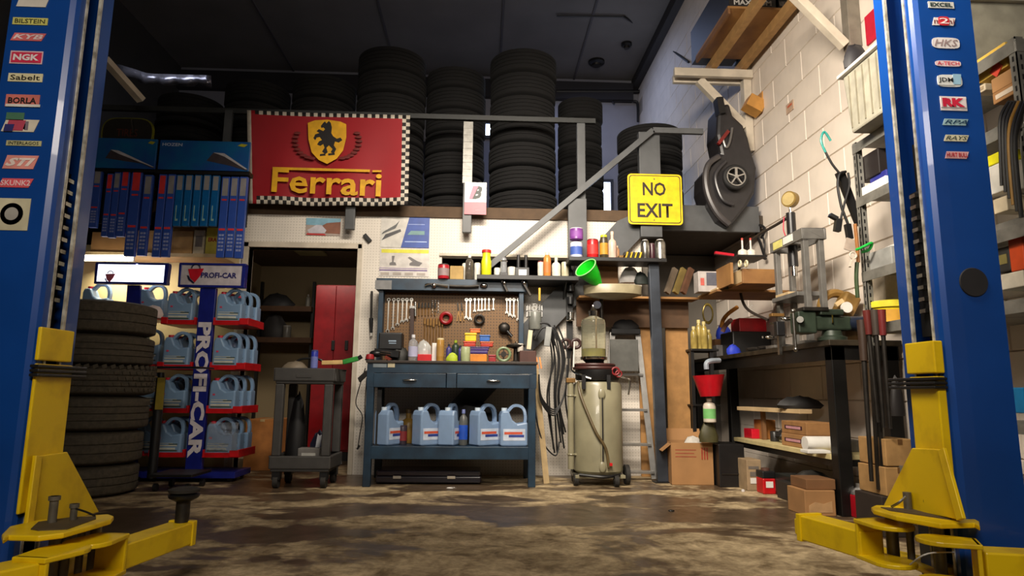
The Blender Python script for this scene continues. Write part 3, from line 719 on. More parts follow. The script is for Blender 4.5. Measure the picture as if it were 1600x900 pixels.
for i in range(4):
    for s in (0, 1):
        n = 3
        for k in range(n):
            x = (xc+.178+k*.022) if s == 0 else (xc-.205+k*.012)
            y = RY+.065+k*.112; z = trayz[i]-.003
            lb = '%s oil jug on the %s side of the %s red tray of the rack' % (SH[k], side[s], lname[i])
            if jp is None: jp = make_jug('oil_jug', lb, (x, y, z), 0, 'pale blue oil jugs on the red trays')
            else: dup(jp, (x, y, z), 0, lb)
            
# plastic wrap over the bottom-right jugs
a = R(326, 662, 372, 706, RY-.012)
wp = M(); nx, nz = 10, 9
vs = [(a[0]+(a[1]-a[0])*i/nx, RY-.012-.018*random.random(), a[2]+.01+(a[3]-a[2])*j/nz) for j in range(nz+1) for i in range(nx+1)]
wp.add(vs, [(j*(nx+1)+i, j*(nx+1)+i+1, (j+1)*(nx+1)+i+1, (j+1)*(nx+1)+i) for j in range(nz) for i in range(nx)])
o = wp.build('plastic_wrap', mat('cling', (220, 225, 232), .12, trans=.85, var=.02, ior=1.1)); tag(o, 'crumpled clear plastic wrap over the bottom right jugs of the rack', 'plastic wrap')

# ================================================================ left oil rack (mostly behind the tyres)
t = T('oil_rack', 'second blue oil rack with glowing white sign, behind the tire stack', 'display rack', (P(205, 700, 5.3).x, 5.5, 0))
pn, bx = sign_panel(148, 410, 262, 444, 5.28, t, lit=1)
q = P(171, 431, 5.28); shield(t, q.x, q.z-.01, 5.284, .07, (220, 110, 130))
M().prism([(P(200, 446, 5.34).x, bx[2]), (P(220, 446, 5.34).x, bx[2]), (P(217, 700, 5.34).x, .07), (P(180, 700, 5.34).x, .07)], 5.33, 5.36).build('column', RB, t, world=True)
xl0, xl1 = P(130, 500, 5.3).x, P(246, 500, 5.3).x
for i, y in enumerate((499, 572, 642, 712)):
    z = P(230, y-4, 5.3).z
    M().box(xl0, xl1, 5.29, 5.6, z-.02, z-.006).box(xl0, xl1, 5.284, 5.29, z-.02, z+.016).build('tray', TR, t, .002, world=True)
    for k, x in enumerate([P(150, y, 5.4).x, P(238 if i == 0 else 232, y, 5.4).x]):
        if (i, k) != (0, 0) or True:
            dup(jp, (x, 5.40, z-.005), 0, 'oil jug on the %s tray of the rack behind the tire stack, %s end' % (lname[i], ['left', 'right'][k]), 'oil jugs on the half-hidden rack')
M().box(xl0, xl1, 5.28, 5.6, .03, .07).build('base_plate', RB, t, world=True)
c = P(240, 486, 5.24)
rag = M(); rg = random.Random(3)
rag.lathe([(.001, 0), (.075, 0), (.085, .03), (.075, .06), (.05, .085), (.001, .095)], n=14, smooth=True, sy=.55)
for i, v in enumerate(rag.v): rag.v[i] = v*(1+.18*(rg.random()-.5))
zr = P(240, 495, 5.22).z
o = rag.build('shop_rag', C(214, 196, 190, .9)); o.location = (c.x, 5.22, zr-.01); tag(o, 'crumpled white shop rag on the red tray beside the tire stack', 'rag')

# black rolling stand in front of the racks
t = T('transmission_jack', 'black rolling stand with a wide top plate in front of the oil rack', 'jack', (P(245, 740, 4.9).x, 4.9, 0))
bx0, bx1 = P(240, 740, 4.8).x, P(308, 740, 4.8).x
zb_ = P(250, 744, 4.8).z
M().box(bx0, bx1, 4.72, 5.05, max(zb_, .05), max(zb_, .05)+.02).build('base', BLACK, t, .004, world=True)
xx = P(246, 650, 4.9).x
M().cyl((xx, 4.9, .07), (xx, 4.9, P(246, 590, 4.9).z), .032).cyl((xx, 4.9, .07), (xx, 4.9, P(246, 582, 4.9).z), .022).build('pole', BLACK, t, world=True)
z = P(270, 573, 4.9).z; M().box(P(234, 573, 4.9).x, P(325, 573, 4.9).x, 4.78, 5.02, z-.012, z).build('top_plate', BLACK, t, .004, world=True)
for k, (x, y) in enumerate(((bx0+.04, 4.76), (bx1-.04, 4.76), (bx0+.04, 5.0), (bx1-.04, 5.0))):
    M().cyl((x-.012, y, .026), (x+.012, y, .026), .026, n=12).build('caster', BLKPL, t, world=True)
a = R(244, 590, 256, 640, 4.86); M().box(a[0], a[1], 4.86, 4.865, a[2], a[3]).build('yellow_decal', C(150, 130, 40, .6), t, world=True)
carton('carton', 'brown carton standing on edge between the rack columns', (270, 514, 298, 570), 5.15, None, .03, CARDD, tape=False) if False else None
a = R(252, 509, 274, 527, 5.1); 
# ================================================================ wiper display
t = T('wiper_display', 'blue wiper blade display, right hand header card with silver blade picture', 'display rack', (P(318, 300, 5.2).x, 5.25, P(318, 272, 5.2).z))
HB = mat('card_blue', (34, 66, 138), .3, var=.1, scale=6, col2=(20, 96, 140), thr=(.3, .7))
def header(px, t, dx, words):
    a = R(*px, 5.17)
    M().box(a[0], a[1], 5.17, 5.19, a[2], a[3]).build('header_card', HB, t, .004, world=True)
    def pp(u, v): return (a[0]+(a[1]-a[0])*u, a[2]+(a[3]-a[2])*v)
    M().prism([pp(.53+dx, .35), pp(.6+dx, .62), pp(.72+dx, .56), (pp(.99, .1)), (pp(.97, .06)), pp(.8, .2)], 5.168, 5.17).build('blade_picture', C(70, 62, 66, .3), t, world=True)
    M().prism([pp(.6+dx, .62), pp(.72+dx, .6), pp(.99, .1), pp(.965, .1), pp(.72+dx, .5)], 5.166, 5.168).build('blade_highlight', C(190, 186, 190, .3), t, world=True)
    M().prism([pp(.86, .86), pp(.9, .93), pp(.97, .9), pp(.93, .82)], 5.167, 5.17).build('yellow_mark', C(176, 170, 40, .4), t, world=True)
    if words:
        c = pp(.14, .85); text(words, ((a[1]-a[0])*.22, (a[3]-a[2])*.1), (c[0], 5.169, c[1]), FX[0], FX[1], C(190, 200, 220, .5), t, bold=.02)
header((248, 220, 390, 268), t, 0, 'HOZEN')
a = R(246, 268, 392, 274, 5.2); M().box(a[0], a[1], 5.17, 5.26, a[2], a[3]).build('rail', BLACK, t, world=True)
a = R(250, 272, 388, 354, 5.3); M().box(a[0], a[1], 5.3, 5.31, a[2], a[3]).build('backboard', BLACK, t, world=True)
t2 = T('wiper_display', 'blue wiper blade display, left hand header card partly behind the lift post', 'display rack', (P(195, 300, 5.2).x, 5.25, P(195, 270, 5.2).z))
header((142, 216, 244, 265), t2, -.3, None)
a = R(140, 265, 246, 270, 5.2); M().box(a[0], a[1], 5.17, 5.26, a[2], a[3]).build('rail', BLACK, t2, world=True)
a = R(150, 268, 240, 350, 5.3); M().box(a[0], a[1], 5.3, 5.31, a[2], a[3]).build('backboard', BLACK, t2, world=True)
WB = mat('wiper_box', (48, 80, 166), .35, var=.05); WB2 = mat('wiper_box_light', (18, 96, 158), .3, var=.1); LG = C(150, 146, 146, .4); RE = mat('red_window', (226, 60, 60), .4)
def wiper(px, kind, lb, Y=5.2, win='grey'):
    a = R(*px, Y); h = a[3]-a[2]; w = a[1]-a[0]
    t = T('wiper_box', lb, 'box', ((a[0]+a[1])/2, Y, a[2]), group='hanging wiper blade boxes')
    M().box(-w/2+.002, w/2-.002, -.016, .016, 0, h).build('carton', WB if kind == 0 else WB2, t, .002)
    M().box(-w*.34, w*.34, -.0175, -.016, h*.76 if kind == 0 else h*.7, h*.98).build('window', {'grey': LG, 'red': RE}[win], t)
    if kind == 0:
        M().box(-w*.36, w*.36, -.0175, -.016, h*.33, h*.355).build('red_line', RE, t); M().box(-w*.3, w*.3, -.0175, -.016, h*.70, h*.72).build('red_line', RE, t)
        g = M()
        for r_ in range(5):
            for c_ in range(2): g.box(-w*.3+c_*w*.33, -w*.04+c_*w*.33, -.0175, -.016, h*(.08+r_*.045), h*(.105+r_*.045))
        g.build('size_table', C(150, 160, 205, .5), t)
    else: M().prism([(-w*.22, h*.1), (w*.12, h*.1), (w*.12, h*.14), (-w*.12, h*.14), (-w*.12, h*.4), (-w*.22, h*.4)], -.0175, -.016).build('hook_picture', C(150, 190, 180, .4), t)
for i, (px, k, w_) in enumerate([((144, 266, 157, 356), 0, 'grey'), ((164, 272, 174, 370), 0, 'red'), ((175, 270, 186, 372), 0, 'grey'), ((187, 267, 200, 370), 0, 'red'), ((201, 267, 218, 401), 0, 'red'), ((221, 274, 235, 400), 0, 'grey')]):
    wiper(px, k, 'long blue wiper box, %s from the left on the left display' % ['first', 'second', 'third', 'fourth', 'fifth', 'sixth'][i], win=w_)
for i, (px, k, w_) in enumerate([((244, 273, 257, 402), 0, 'red'), ((258, 273, 271, 402), 0, 'grey'), ((274, 274, 286, 354), 1, 'grey'), ((288, 274, 300, 354), 1, 'grey'), ((302, 274, 314, 354), 1, 'grey'), ((316, 274, 328, 354), 1, 'grey'), ((330, 275, 342, 354), 1, 'grey'), ((343, 277, 356, 403), 0, 'grey'), ((357, 277, 370, 403), 0, 'grey'), ((371, 277, 384, 404), 0, 'grey')]):
    wiper(px, k, '%s blue wiper box, %s from the left on the right display' % ('long' if k == 0 else 'short light', ['first', 'second', 'third', 'fourth', 'fifth', 'sixth', 'seventh', 'eighth', 'ninth', 'tenth'][i]), win=w_)
# cartons on the ledge behind the displays
led = M().box(-4.4, -2.16, 5.42, 5.68, P(300, 399, 5.5).z-.03, P(300, 399, 5.5).z); zl = P(300, 399, 5.5).z
o = led.build('ledge_shelf', WOOD); tag(o, 'pale wooden ledge carrying cartons behind the wiper boxes', 'shelf')
carton('carton', 'tan cardboard box at the left end of the ledge', (142, 366, 205, 398), 5.45, zl+.001, .18, CARD)
carton('carton', 'tan cardboard box in the middle of the ledge behind long wiper boxes', (214, 364, 300, 400), 5.45, zl+.001, .18, mat('carton_tan', (176, 136, 84), .8))
carton('carton', 'white box with a grey patch on the ledge', (302, 362, 319, 400), 5.45, zl+.001, .15, C(190, 176, 150, .7), tape=False, patch=(110, 100, 95))
o = carton('carton', 'yellow and white parts box at the right end of the ledge', (321, 362, 344, 404), 5.45, zl+.001, .15, C(196, 180, 70, .6), tape=False)
a = R(322, 362, 343, 380, 5.449); text('ERA', (.07, .035), ((a[0]+a[1])/2, 5.4485, a[2]+.03), FX[0], FX[1], C(150, 30, 20), o, bold=.04)
# fluorescent tube
TUBE = mat('tube_light', (255, 244, 214), .4, emit=7, var=.01)
q0, q1 = P(128, 403, 5.37), P(206, 403, 5.37)
t = T('tube_lamp', 'bright fluorescent tube glowing above the left oil rack sign', 'lamp', (q0.x, 5.37, q0.z))
M().cyl(q0, q1, .026, n=14).build('tube', TUBE, t, world=True)
M().box(q0.x, q1.x, 5.39, 5.418, q0.z-.015, q0.z+.03).build('fixture', WHITE, t, world=True)
area('rack_tube_light', (q0.x+.25, 5.45, q0.z-.05), (q0.x+.4, 5.7, .9), .6, .06, 7, (1, .9, .66), 170)
# oval sign on the mezzanine
c = P(200, 205, 5.6); a = R(158, 184, 240, 232, 5.55)
t = T('oval_sign', 'dark rounded sign with a yellow rim above the left wiper display', 'sign', (c.x, 5.56, a[2]))
pts = []; w = (a[1]-a[0])/2; h = (a[3]-a[2])/2
for i in range(28):
    an = 2*pi*i/28; pts.append(((a[0]+a[1])/2+w*(abs(cos(an))**.45)*(1 if cos(an) > 0 else -1), (a[2]+a[3])/2+h*(abs(sin(an))**.8)*(1 if sin(an) > 0 else -1)))
M().prism(pts, 5.55, 5.57).build('rim', C(120, 118, 20, .5), t, world=True)
cc = Vector(((a[0]+a[1])/2, (a[2]+a[3])/2))
M().prism([tuple(cc+(Vector(p)-cc)*.94) for p in pts], 5.545, 5.55).build('panel', C(34, 30, 24, .5), t, world=True)
text('TIRES', (w*.8, h*.5), (cc.x, 5.544, cc.y), FX[0], FX[1], C(96, 40, 24), t)
q0, q1 = P(206, 187, 5.5), P(209, 208, 5.5)
o = M().bar(q0, q1, .025, .012).build('metal_strap', CHROME); tag(o, 'short bright metal strap hanging in front of the dark rounded sign', 'strap')
# white brace and silver sheeting upper left
o = M().bar(P(163, 92, 5.0), P(221, 157, 5.3), .07, .045).build('wood_brace', WHITEW); tag(o, 'white painted timber brace running down from behind the left post', 'beam')
sh = M(); n = 16
for i in range(n+1):
    u = i/n; x = 184+146*u; y = 100+14*min(1, u*3)+4*u
    q = P(x, y, 7.4); sh.v += [q, Vector((q.x, 7.42+.03*sin(i*2.1), q.z-.12-.02*sin(i*1.7)))]
for i in range(n): sh.f.append([2*i, 2*i+1, 2*i+3, 2*i+2]); sh.sm.append(True); sh.mi.append(0)
o = sh.build('foil_sheet', mat('silver_foil', (170, 168, 180), .25, .8, bump=.3)); tag(o, 'crinkled silver sheet catching light above the left tires', 'sheet')
sm = o.modifiers.new('solid', 'SOLIDIFY'); sm.thickness = .008
area('loft_light', (P(240, 100, 7).x, 7.1, P(240, 100, 7).z+.3), P(250, 115, 7.4), .8, .2, 1.6, (.8, .85, 1), 120)
# ================================================================ loft: tyres, rail, posts, banner, signs
zf = TOPZ+.102
proto = make_tyre('tire', 'x', (0, 0, 0), .34, .235, RUBD, 4)
def stack(cx, cy, n, R0, lab, grp, z0=zf, hgt=.235, topR=None):
    global proto_used
    for i in range(n):
        sc = R0/.34*(1+random.uniform(-.02, .02))
        pos = 'top tire' if i == n-1 else 'bottom tire' if i == 0 else ['', 'second', 'third', 'fourth', 'fifth', 'sixth', 'seventh', 'eighth', 'ninth', 'tenth'][i]+' tire up'
        lb = '%s of %s' % (pos, lab)
        dup(proto, (cx+random.uniform(-.006, .006), cy, z0+i*(hgt+.002)), random.random()*6, lb, grp, (sc, sc, hgt/.235))
for px, top, R0, cy, lab, grp in [
        (820, 72, .33, 6.15, 'the tall middle stack in the loft', 'tires of the tall middle loft stack'),
        (600, 68, .335, 6.2, 'the tall stack behind the right end of the banner', 'tires of the stack behind the banner end'),
        (708, 100, .298, 6.3, 'the stack behind the silver taped post', 'tires of the stack behind the taped post'),
        (912, 148, .24, 6.7, 'the narrow stack right of the tall middle one', 'tires of the narrow loft stack'),
        (488, 112, .305, 6.3, 'the dark stack behind the middle of the banner', 'tires of the stack behind the banner middle'),
        (378, 120, .305, 6.3, 'the dark stack behind the left edge of the banner', 'tires of the stack behind the banner left edge'),
        (268, 140, .305, 6.3, 'the dark stack above the right wiper display', 'tires of the stack above the right wiper display')]:
    zt = P(px, top, cy-R0).z
    n = max(3, round((zt-zf)/.237)); stack(P(px, 250, cy-R0).x, cy, n, R0, lab, grp, hgt=(zt-zf)/n-.002)
z1 = P(1030, 188, 6.1).z
n = 5; stack(P(1030, 250, 6.1).x, 6.45, n, .335, 'the stack behind the NO EXIT sign', 'tires on the landing', z0=TOPZ+.082, hgt=(z1-TOPZ-.082)/n-.002)
bpy.data.objects.remove(KIDS[proto][0]); bpy.data.objects.remove(KIDS[proto][1]); bpy.data.objects.remove(proto)
# guard rail along the loft edge
RYY = 5.62
q0, q1 = P(145, 168, RYY), P(930, 190, RYY)
t = T('guard_rail', 'long dark grey rail across the front of the loft tires', 'rail', (0, RYY, zf))
M().bar((q0.x, RYY, q0.z), (q1.x, RYY, q1.z), .04, .045).build('top_rail', mat('rail_paint', (40, 42, 42), .6), t, world=True)
a = R(347, 180, 359, 330, RYY); M().box(a[0], a[1], RYY-.03, RYY, zf-.1, q0.z).build('rail_post', GREYP, t, world=True)
def gpost(px, lb, Y=RYY-.06, d=.045, m_=GREYP):
    a = R(*px, Y); o = M().box(a[0], a[1], Y, Y+d, a[2], a[3]).build('steel_post', m_, bev=.004); tag(o, lb, 'post'); return o
gpost((539, 322, 554, 358), 'short grey post end poking out below the red banner')
o = gpost((724, 190, 738, 363), 'grey post wrapped in silver tape, with a white and red card on it')
tp = M(); a = R(724, 190, 738, 286, RYY-.06)
for i in range(9): z = a[2]+(a[3]-a[2])*i/9; tp.box(a[0]-.002, a[1]+.002, RYY-.063, RYY-.06, z+.001, z+(a[3]-a[2])/9-.001)
tp.build('silver_tape', mat('duct_tape', (150, 148, 142), .45, .2, bump=.2, scale=30), o)
gpost((902, 192, 915, 345), 'grey upright right of the middle tire stack, upper part', d=.06)
gpost((888, 310, 917, 404), 'broad grey post foot standing behind the upper bottle shelf', Y=RYY-.11, d=.05)
gpost((1000, 206, 1033, 370), 'wide grey post carrying the yellow no exit sign', Y=RYY-.08, d=.07)
# tyre maker card with the B emblem
Y = RYY-.075; a = R(726, 285, 760, 335, Y)
t = T('brand_card', 'small card, white with a black and red B above a red band', 'sign', ((a[0]+a[1])/2, Y, a[2]))
h = a[3]-a[2]; zm = a[2]+h*.38
M().box(a[0], a[1], Y, Y+.006, zm, a[3]).build('white_panel', C(206, 204, 200, .4), t, world=True)
M().box(a[0], a[1], Y, Y+.006, a[2], zm).build('red_panel', C(186, 30, 62, .4), t, world=True)
cx = (a[0]+a[1])/2; w = a[1]-a[0]
text('B', (w*.5, h*.4), (cx+w*.05, Y-.001, zm+h*.3), FX[0], FX[1], C(26, 40, 36), t, shear=.35, bold=.05)
M().prism([(cx-w*.3, zm+h*.1), (cx-w*.15, zm+h*.1), (cx+w*.12, zm+h*.5), (cx-w*.12, zm+h*.5)], Y-.003, Y-.0012).build('red_slash', C(196, 40, 90, .4), t, world=True)
M().box(cx-w*.02, cx+w*.42, Y-.001, Y, a[2]+h*.1, a[2]+h*.15).build('small_print', C(220, 120, 130), t, world=True)
# ---------------- red banner
BY = 5.52
TL, TR_, BL_, BR = P(386, 172, BY), P(641, 181, BY), P(388, 317, BY), P(638, 321, BY)
t = T('banner', 'red racing banner with checkered edge, prancing horse shield and yellow lettering', 'banner', ((TL.x+TR_.x)/2, BY, BL_.z))
nx, nz = 42, 24; bm_ = M()
for j in range(nz+1):
    for i in range(nx+1):
        u, v = i/nx, j/nz
        q = TL.lerp(TR_, u).lerp(BL_.lerp(BR, u), v)
        sag = .012*sin(pi*u)*v
        bm_.v.append(Vector((q.x, BY+.014*sin(u*16+v*1.5)*v+.01*sin(u*5), q.z-sag)))
for j in range(nz):
    for i in range(nx):
        bm_.f.append([j*(nx+1)+i, (j+1)*(nx+1)+i, (j+1)*(nx+1)+i+1, j*(nx+1)+i+1]); bm_.sm.append(True)
        edge = j < 1 or j >= nz-2 or i >= nx-2 or i < 2
        if i < 2: bm_.mi.append(1 if (i == 1 and j % 2) or i == 0 and not j % 2 else 2) if False else bm_.mi.append(1 if i == 0 else 0)
        elif edge: bm_.mi.append(1 if (i+j) % 2 else 2)
        else: bm_.mi.append(0)
FR = mat('banner_red', (150, 6, 22), .65, var=.06, scale=3); FW = C(206, 196, 180, .7); FK = C(24, 20, 20, .7)
o = bm_.build('cloth', [FR, FW, FK], t, world=True)
so = o.modifiers.new('solid', 'SOLIDIFY'); so.thickness = .003; so.offset = 1
YF_ = BY-.03
def bq(px, py): q = P(px, py, YF_); return (q.x, q.z)
GOLD = C(226, 168, 16, .6)
sh_ = [(481, 192), (492, 188), (512, 187), (532, 190), (541, 194), (541, 215), (536, 235), (526, 248), (511, 256), (498, 250), (487, 238), (482, 218)]
M().prism([bq(*p) for p in sh_], YF_, YF_+.004).build('shield', GOLD, t, world=True)
hs = [(505, 192), (508, 190), (510, 193), (514, 189), (517, 192), (519, 199), (518, 208), (521, 213), (527, 217), (533, 215), (536, 219), (530, 223), (524, 221), (522, 227), (526, 233), (522, 240), (517, 238), (520, 233), (514, 227), (510, 231), (512, 238), (508, 241), (503, 237), (507, 231), (505, 225), (500, 228), (495, 226), (498, 221), (503, 219), (499, 214), (494, 215), (492, 219), (489, 216), (492, 210), (499, 208), (494, 205), (498, 202), (505, 205), (508, 202), (505, 199), (502, 200), (501, 197)]
M().prism([bq(512+(p[0]-512)*.96, p[1]) for p in hs], YF_-.003, YF_+.001).build('horse', FK, t, world=True)
M().prism([bq(500, 241), bq(508, 240), bq(509, 243), bq(500, 244)], YF_-.003, YF_).build('shield_letter', FK, t, world=True); M().prism([bq(513, 240), bq(523, 239), bq(523, 242), bq(513, 243)], YF_-.003, YF_).build('shield_letter', FK, t, world=True)
for s in (-1, 1):
    lw = M()
    for k in range(9):
        an = -1.45+k*.24; cx, cy = 511+s*(20+30*cos(an)), 226+(-34)*sin(an)*.8-6
        c = P(cx, cy, YF_); lw.sph((c.x, YF_, c.z), .028, 8, 4, (1.1, .06, .5))
    lw.build('laurel_branch', C(110, 30, 26, .7), t, world=True, kind='stuff')
q = P(510, 266, YF_); w = P(596, 266, YF_).x-P(425, 266, YF_).x
M().prism([bq(426, 261), bq(578, 265), bq(578, 269), bq(426, 265)], YF_-.002, YF_+.002).prism([bq(582, 266), bq(596, 266), bq(596, 269), bq(582, 269)], YF_-.002, YF_+.002).build('underline', GOLD, t, world=True)
q = P(511, 285, YF_); hh = P(511, 267, YF_).z-P(511, 305, YF_).z
text('Ferrari', (w, hh), (q.x, YF_-.001, q.z), (1, 0, -.022), (.0, 0, 1), GOLD, t, bold=.018, ext=.003)
# ---------------- NO EXIT sign
Y = RYY-.11; a = R(981, 272, 1066, 351, Y)
t = T('road_sign', 'square yellow sign reading NO EXIT with a black border', 'sign', ((a[0]+a[1])/2, Y, a[2]))
def rr(a, ins, r):
    x0, x1, z0, z1 = a[0]+ins, a[1]-ins, a[2]+ins, a[3]-ins; pts = []
    for cx, cz, s in ((x1-r, z1-r, 0), (x0+r, z1-r, 1), (x0+r, z0+r, 2), (x1-r, z0+r, 3)):
        for i in range(5): an = pi/2*s+pi/2*i/4; pts.append((cx+r*cos(an), cz+r*sin(an)))
    return pts
SY = C(226, 192, 20, .4); SK = C(34, 22, 12, .5)
M().prism(rr(a, 0, .035), Y, Y+.004).build('plate', SY, t, world=True)
M().prism(rr(a, .014, .028), Y-.0012, Y).build('border', SK, t, world=True)
M().prism(rr(a, .021, .024), Y-.0024, Y-.0012).build('field', SY, t, world=True)
for s_, (x0, y0, x1, y1) in (('NO', (1004, 285, 1040, 306)), ('EXIT', (996, 318, 1051, 340))):
    b = R(x0, y0, x1, y1, Y); text(s_, (b[1]-b[0], b[3]-b[2]), ((b[0]+b[1])/2, Y-.003, (b[2]+b[3])/2), FX[0], FX[1], SK, t, bold=.022)
for yy in (280, 344): q = P(1022, yy, Y); M().cyl((q.x, Y-.006, q.z), (q.x, Y, q.z), .006, n=10).build('bolt', STEEL, t, world=True)
# ---------------- handrail and stringer of the loft stairs
HY = 5.50
pts = [P(762, 418, HY), P(1020, 204, HY), P(1098, 206, HY)]
t = T('stair_handrail', 'long grey tube handrail rising to the right in front of the white pegboard', 'handrail', (pts[0].x, HY, pts[0].z))
M().bar(pts[0], pts[1], .035, .05).bar(pts[1], pts[2], .035, .05).build('rail', GREYP, t, world=True)
t = T('stair_stringer', 'grey sloping stair stringer rising behind the workbench to the loft', 'stairs', (P(840, 520, 5.6).x, 5.6, 0))
SY_ = 5.60
def sp(x, y): q = P(x, y, SY_); return (q.x, q.z)
M().prism([sp(640, 700), sp(688, 700), sp(1000, 372), sp(1000, 330), sp(965, 345)], SY_, SY_+.035).build('stringer', GREYP, t, world=True)
for i in range(7):
    u = i/7; x = 668+u*(960-668); y = 690-u*(690-385); q = P(x, y, SY_)
    M().box(q.x-.02, q.x+.2, SY_+.036, WY-.004, q.z-.02, q.z+.01).build('tread', GREYP, t, world=True)
# ================================================================ things on the pegboard wall
def sheet(px, Y, m_, name, label, cat, rot=0):
    a = R(*px, Y); o = T(name, label, cat, ((a[0]+a[1])/2, Y, a[2]))
    M().box(a[0], a[1], Y, Y+.003, a[2], a[3]).build('paper', m_, o, world=True); return o, a
PY_ = WY-.006
def uv(a, u, v): return (a[0]+(a[1]-a[0])*u, a[2]+(a[3]-a[2])*v)
def flat(a, pts, col, parent, name, k=1, rough=.5):
    Y = PY_-.0012*k
    return M().prism([uv(a, *p) for p in pts], Y, Y+.001).build(name, C(*col, rough), parent, world=True)
o, a = sheet((478, 341, 532, 368), PY_, C(176, 160, 150, .4), 'photo_print', 'small faded photo of a white racing car on the pegboard above the door', 'photo')
flat(a, [(0, .6), (1, .55), (1, 1), (0, 1)], (130, 176, 196), o, 'sky_print'); flat(a, [(.45, .15), (1, .1), (1, .8), (.6, .72), (.42, .5)], (140, 92, 72), o, 'brown_print', 2)
flat(a, [(.05, .3), (.3, .6), (.45, .6), (.6, .3), (.55, .12), (.1, .12)], (200, 196, 204), o, 'car_print', 3); flat(a, [(.02, .02), (.6, .0), (.55, .1), (.05, .12)], (196, 60, 60), o, 'red_print', 3)
o, a = sheet((595, 339, 671, 387), PY_, C(206, 202, 194, .4), 'poster', 'white poster with a blue slanted half and two wiper drawings', 'poster')
flat(a, [(.42, 0), (1, 0), (1, 1), (.58, 1)], (48, 78, 158), o, 'blue_half'); flat(a, [(.02, .22), (.12, .3), (.42, .52), (.4, .6), (.1, .42)], (70, 70, 72), o, 'drawing', 2); flat(a, [(.02, .42), (.3, .62), (.38, .88), (.3, .74), (.05, .5)], (90, 92, 92), o, 'drawing', 2)
flat(a, [(.55, .42), (.62, .55), (.9, .55), (.9, .42)], (110, 150, 150), o, 'picture', 2); flat(a, [(.5, .18), (.95, .18), (.95, .21), (.5, .21)], (170, 190, 230), o, 'print_line', 2); flat(a, [(.56, .75), (.9, .75), (.9, .77), (.56, .77)], (150, 170, 220), o, 'print_line', 2)
o, a = sheet((593, 389, 671, 432), PY_, C(208, 202, 196, .4), 'poster', 'white poster with a yellow top strip and pictures of parts, above the workbench', 'poster')
flat(a, [(.03, .85), (.98, .85), (.98, .98), (.03, .98)], (222, 216, 60), o, 'yellow_strip'); flat(a, [(0, .2), (.96, .2), (.96, .24), (0, .24)], (90, 60, 130), o, 'purple_line'); flat(a, [(0, .28), (.96, .28), (.96, .30), (0, .30)], (120, 90, 150), o, 'purple_line')
for pts in ([(.2, .4), (.34, .4), (.32, .5), (.28, .52), (.3, .74), (.24, .74), (.25, .52), (.2, .48)], [(.6, .4), (.8, .38), (.86, .5), (.76, .56), (.6, .72), (.56, .68), (.66, .54), (.6, .48)]): flat(a, pts, (110, 106, 106), o, 'parts_picture', 2)
for i in range(4): flat(a, [(.03+i*.24, .04), (.2+i*.24, .04), (.2+i*.24, .14), (.03+i*.24, .14)], (170, 160, 150), o, 'small_print', 2)
q = P(574, 372, WY-.02); o = M().cbox(q, (.085, .02, .036), ry=radians(48)).build('bracket', BLACK, bev=.003); tag(o, 'small black plate hanging askew beside the doorway corner', 'bracket')
# long file hanging left of the workbench
q0, q1, q2, q3 = P(581, 455, WY-.03), P(580, 497, WY-.03), P(580, 520, WY-.03), P(580, 525, WY-.03)
t = T('file', 'long dark file hanging on the pegboard left of the workbench', 'tool', q3)
M().bar(q0, q1, .02, .006).build('blade', DSTEEL, t, world=True); M().cyl(q1, q2, .018, .012, 12).build('grip', BLKPL, t, world=True)
M().cyl(q2, q3, .01, .01, 10).build('end_cap', WHITE, t, world=True)
# ================================================================ store room seen through the doorway
LRED = C(140, 6, 18, .4)
t = T('locker', 'tall red two-door locker inside the store room', 'cabinet', (P(521, 700, 6.7).x, 6.9, 0))
a = R(487, 445, 560, 712, 6.72); xm = P(520, 560, 6.72).x
M().box(a[0]+.004, a[1]+.02, 6.74, 7.15, .09, a[3]).build('body', LRED, t, .004, world=True)
M().box(a[0], xm-.002, 6.72, 6.738, .11, a[3]-.01).build('door', LRED, t, .003, world=True); M().box(xm+.002, a[1]+.02, 6.72, 6.738, .11, a[3]-.01).build('door', LRED, t, .003, world=True)
for x in (520, 541): b = R(x-2.5, 532, x+2.5, 547, 6.7); M().box(b[0], b[1], 6.70, 6.72, b[2], b[3]).build('door_handle', BLACK, t, .003, world=True)
M().box(a[0]+.02, a[1], 6.76, 7.1, 0, .09).build('plinth', BLACK, t, world=True)
t = T('shelf_unit', 'dark wooden shelves on the back wall of the store room', 'shelf', (P(440, 500, 7.7).x, 7.95, 0))
for y in (478, 527):
    a = R(400, y, 486, y+8, 7.6); M().box(a[0], a[1], 7.6, 8.15, a[2], a[3]).build('shelf_board', mat('dark_board', (96, 66, 42), .7), t, world=True)
for x in (401, 484): q = P(x, 560, 7.7); M().box(q.x-.015, q.x+.015, 7.7, 7.75, 0, P(x, 440, 7.7).z).build('upright', BLACK, t, world=True)
def lump(name, label, cat, px, Y, zb, col, seed=1, flatn=.5, rough=.6, parent=None):
    a = R(*px, Y); rg = random.Random(seed); mm = M(); w = (a[1]-a[0])/2; h = a[3]-a[2]
    mm.lathe([(.001, 0), (w*.9, 0), (w, h*.25), (w*.85, h*.6), (w*.5, h*.9), (.001, h)], n=14, sy=flatn)
    for i, v in enumerate(mm.v): mm.v[i] = Vector((v.x*(1+.25*(rg.random()-.5)), v.y*(1+.25*(rg.random()-.5)), v.z*(1+.2*(rg.random()-.5)) if v.z > .001 else 0))
    o = mm.build(name, C(*col, rough)); o.location = ((a[0]+a[1])/2, Y, a[2] if zb is None else zb)
    return tag(o, label, cat)
z1_, z2_ = P(440, 478, 7.6).z, P(440, 527, 7.6).z
lump('cloth_bundle', 'dark bundle on the upper store room shelf', 'bundle', (408, 455, 460, 477), 7.8, z1_, (60, 60, 62), 2)
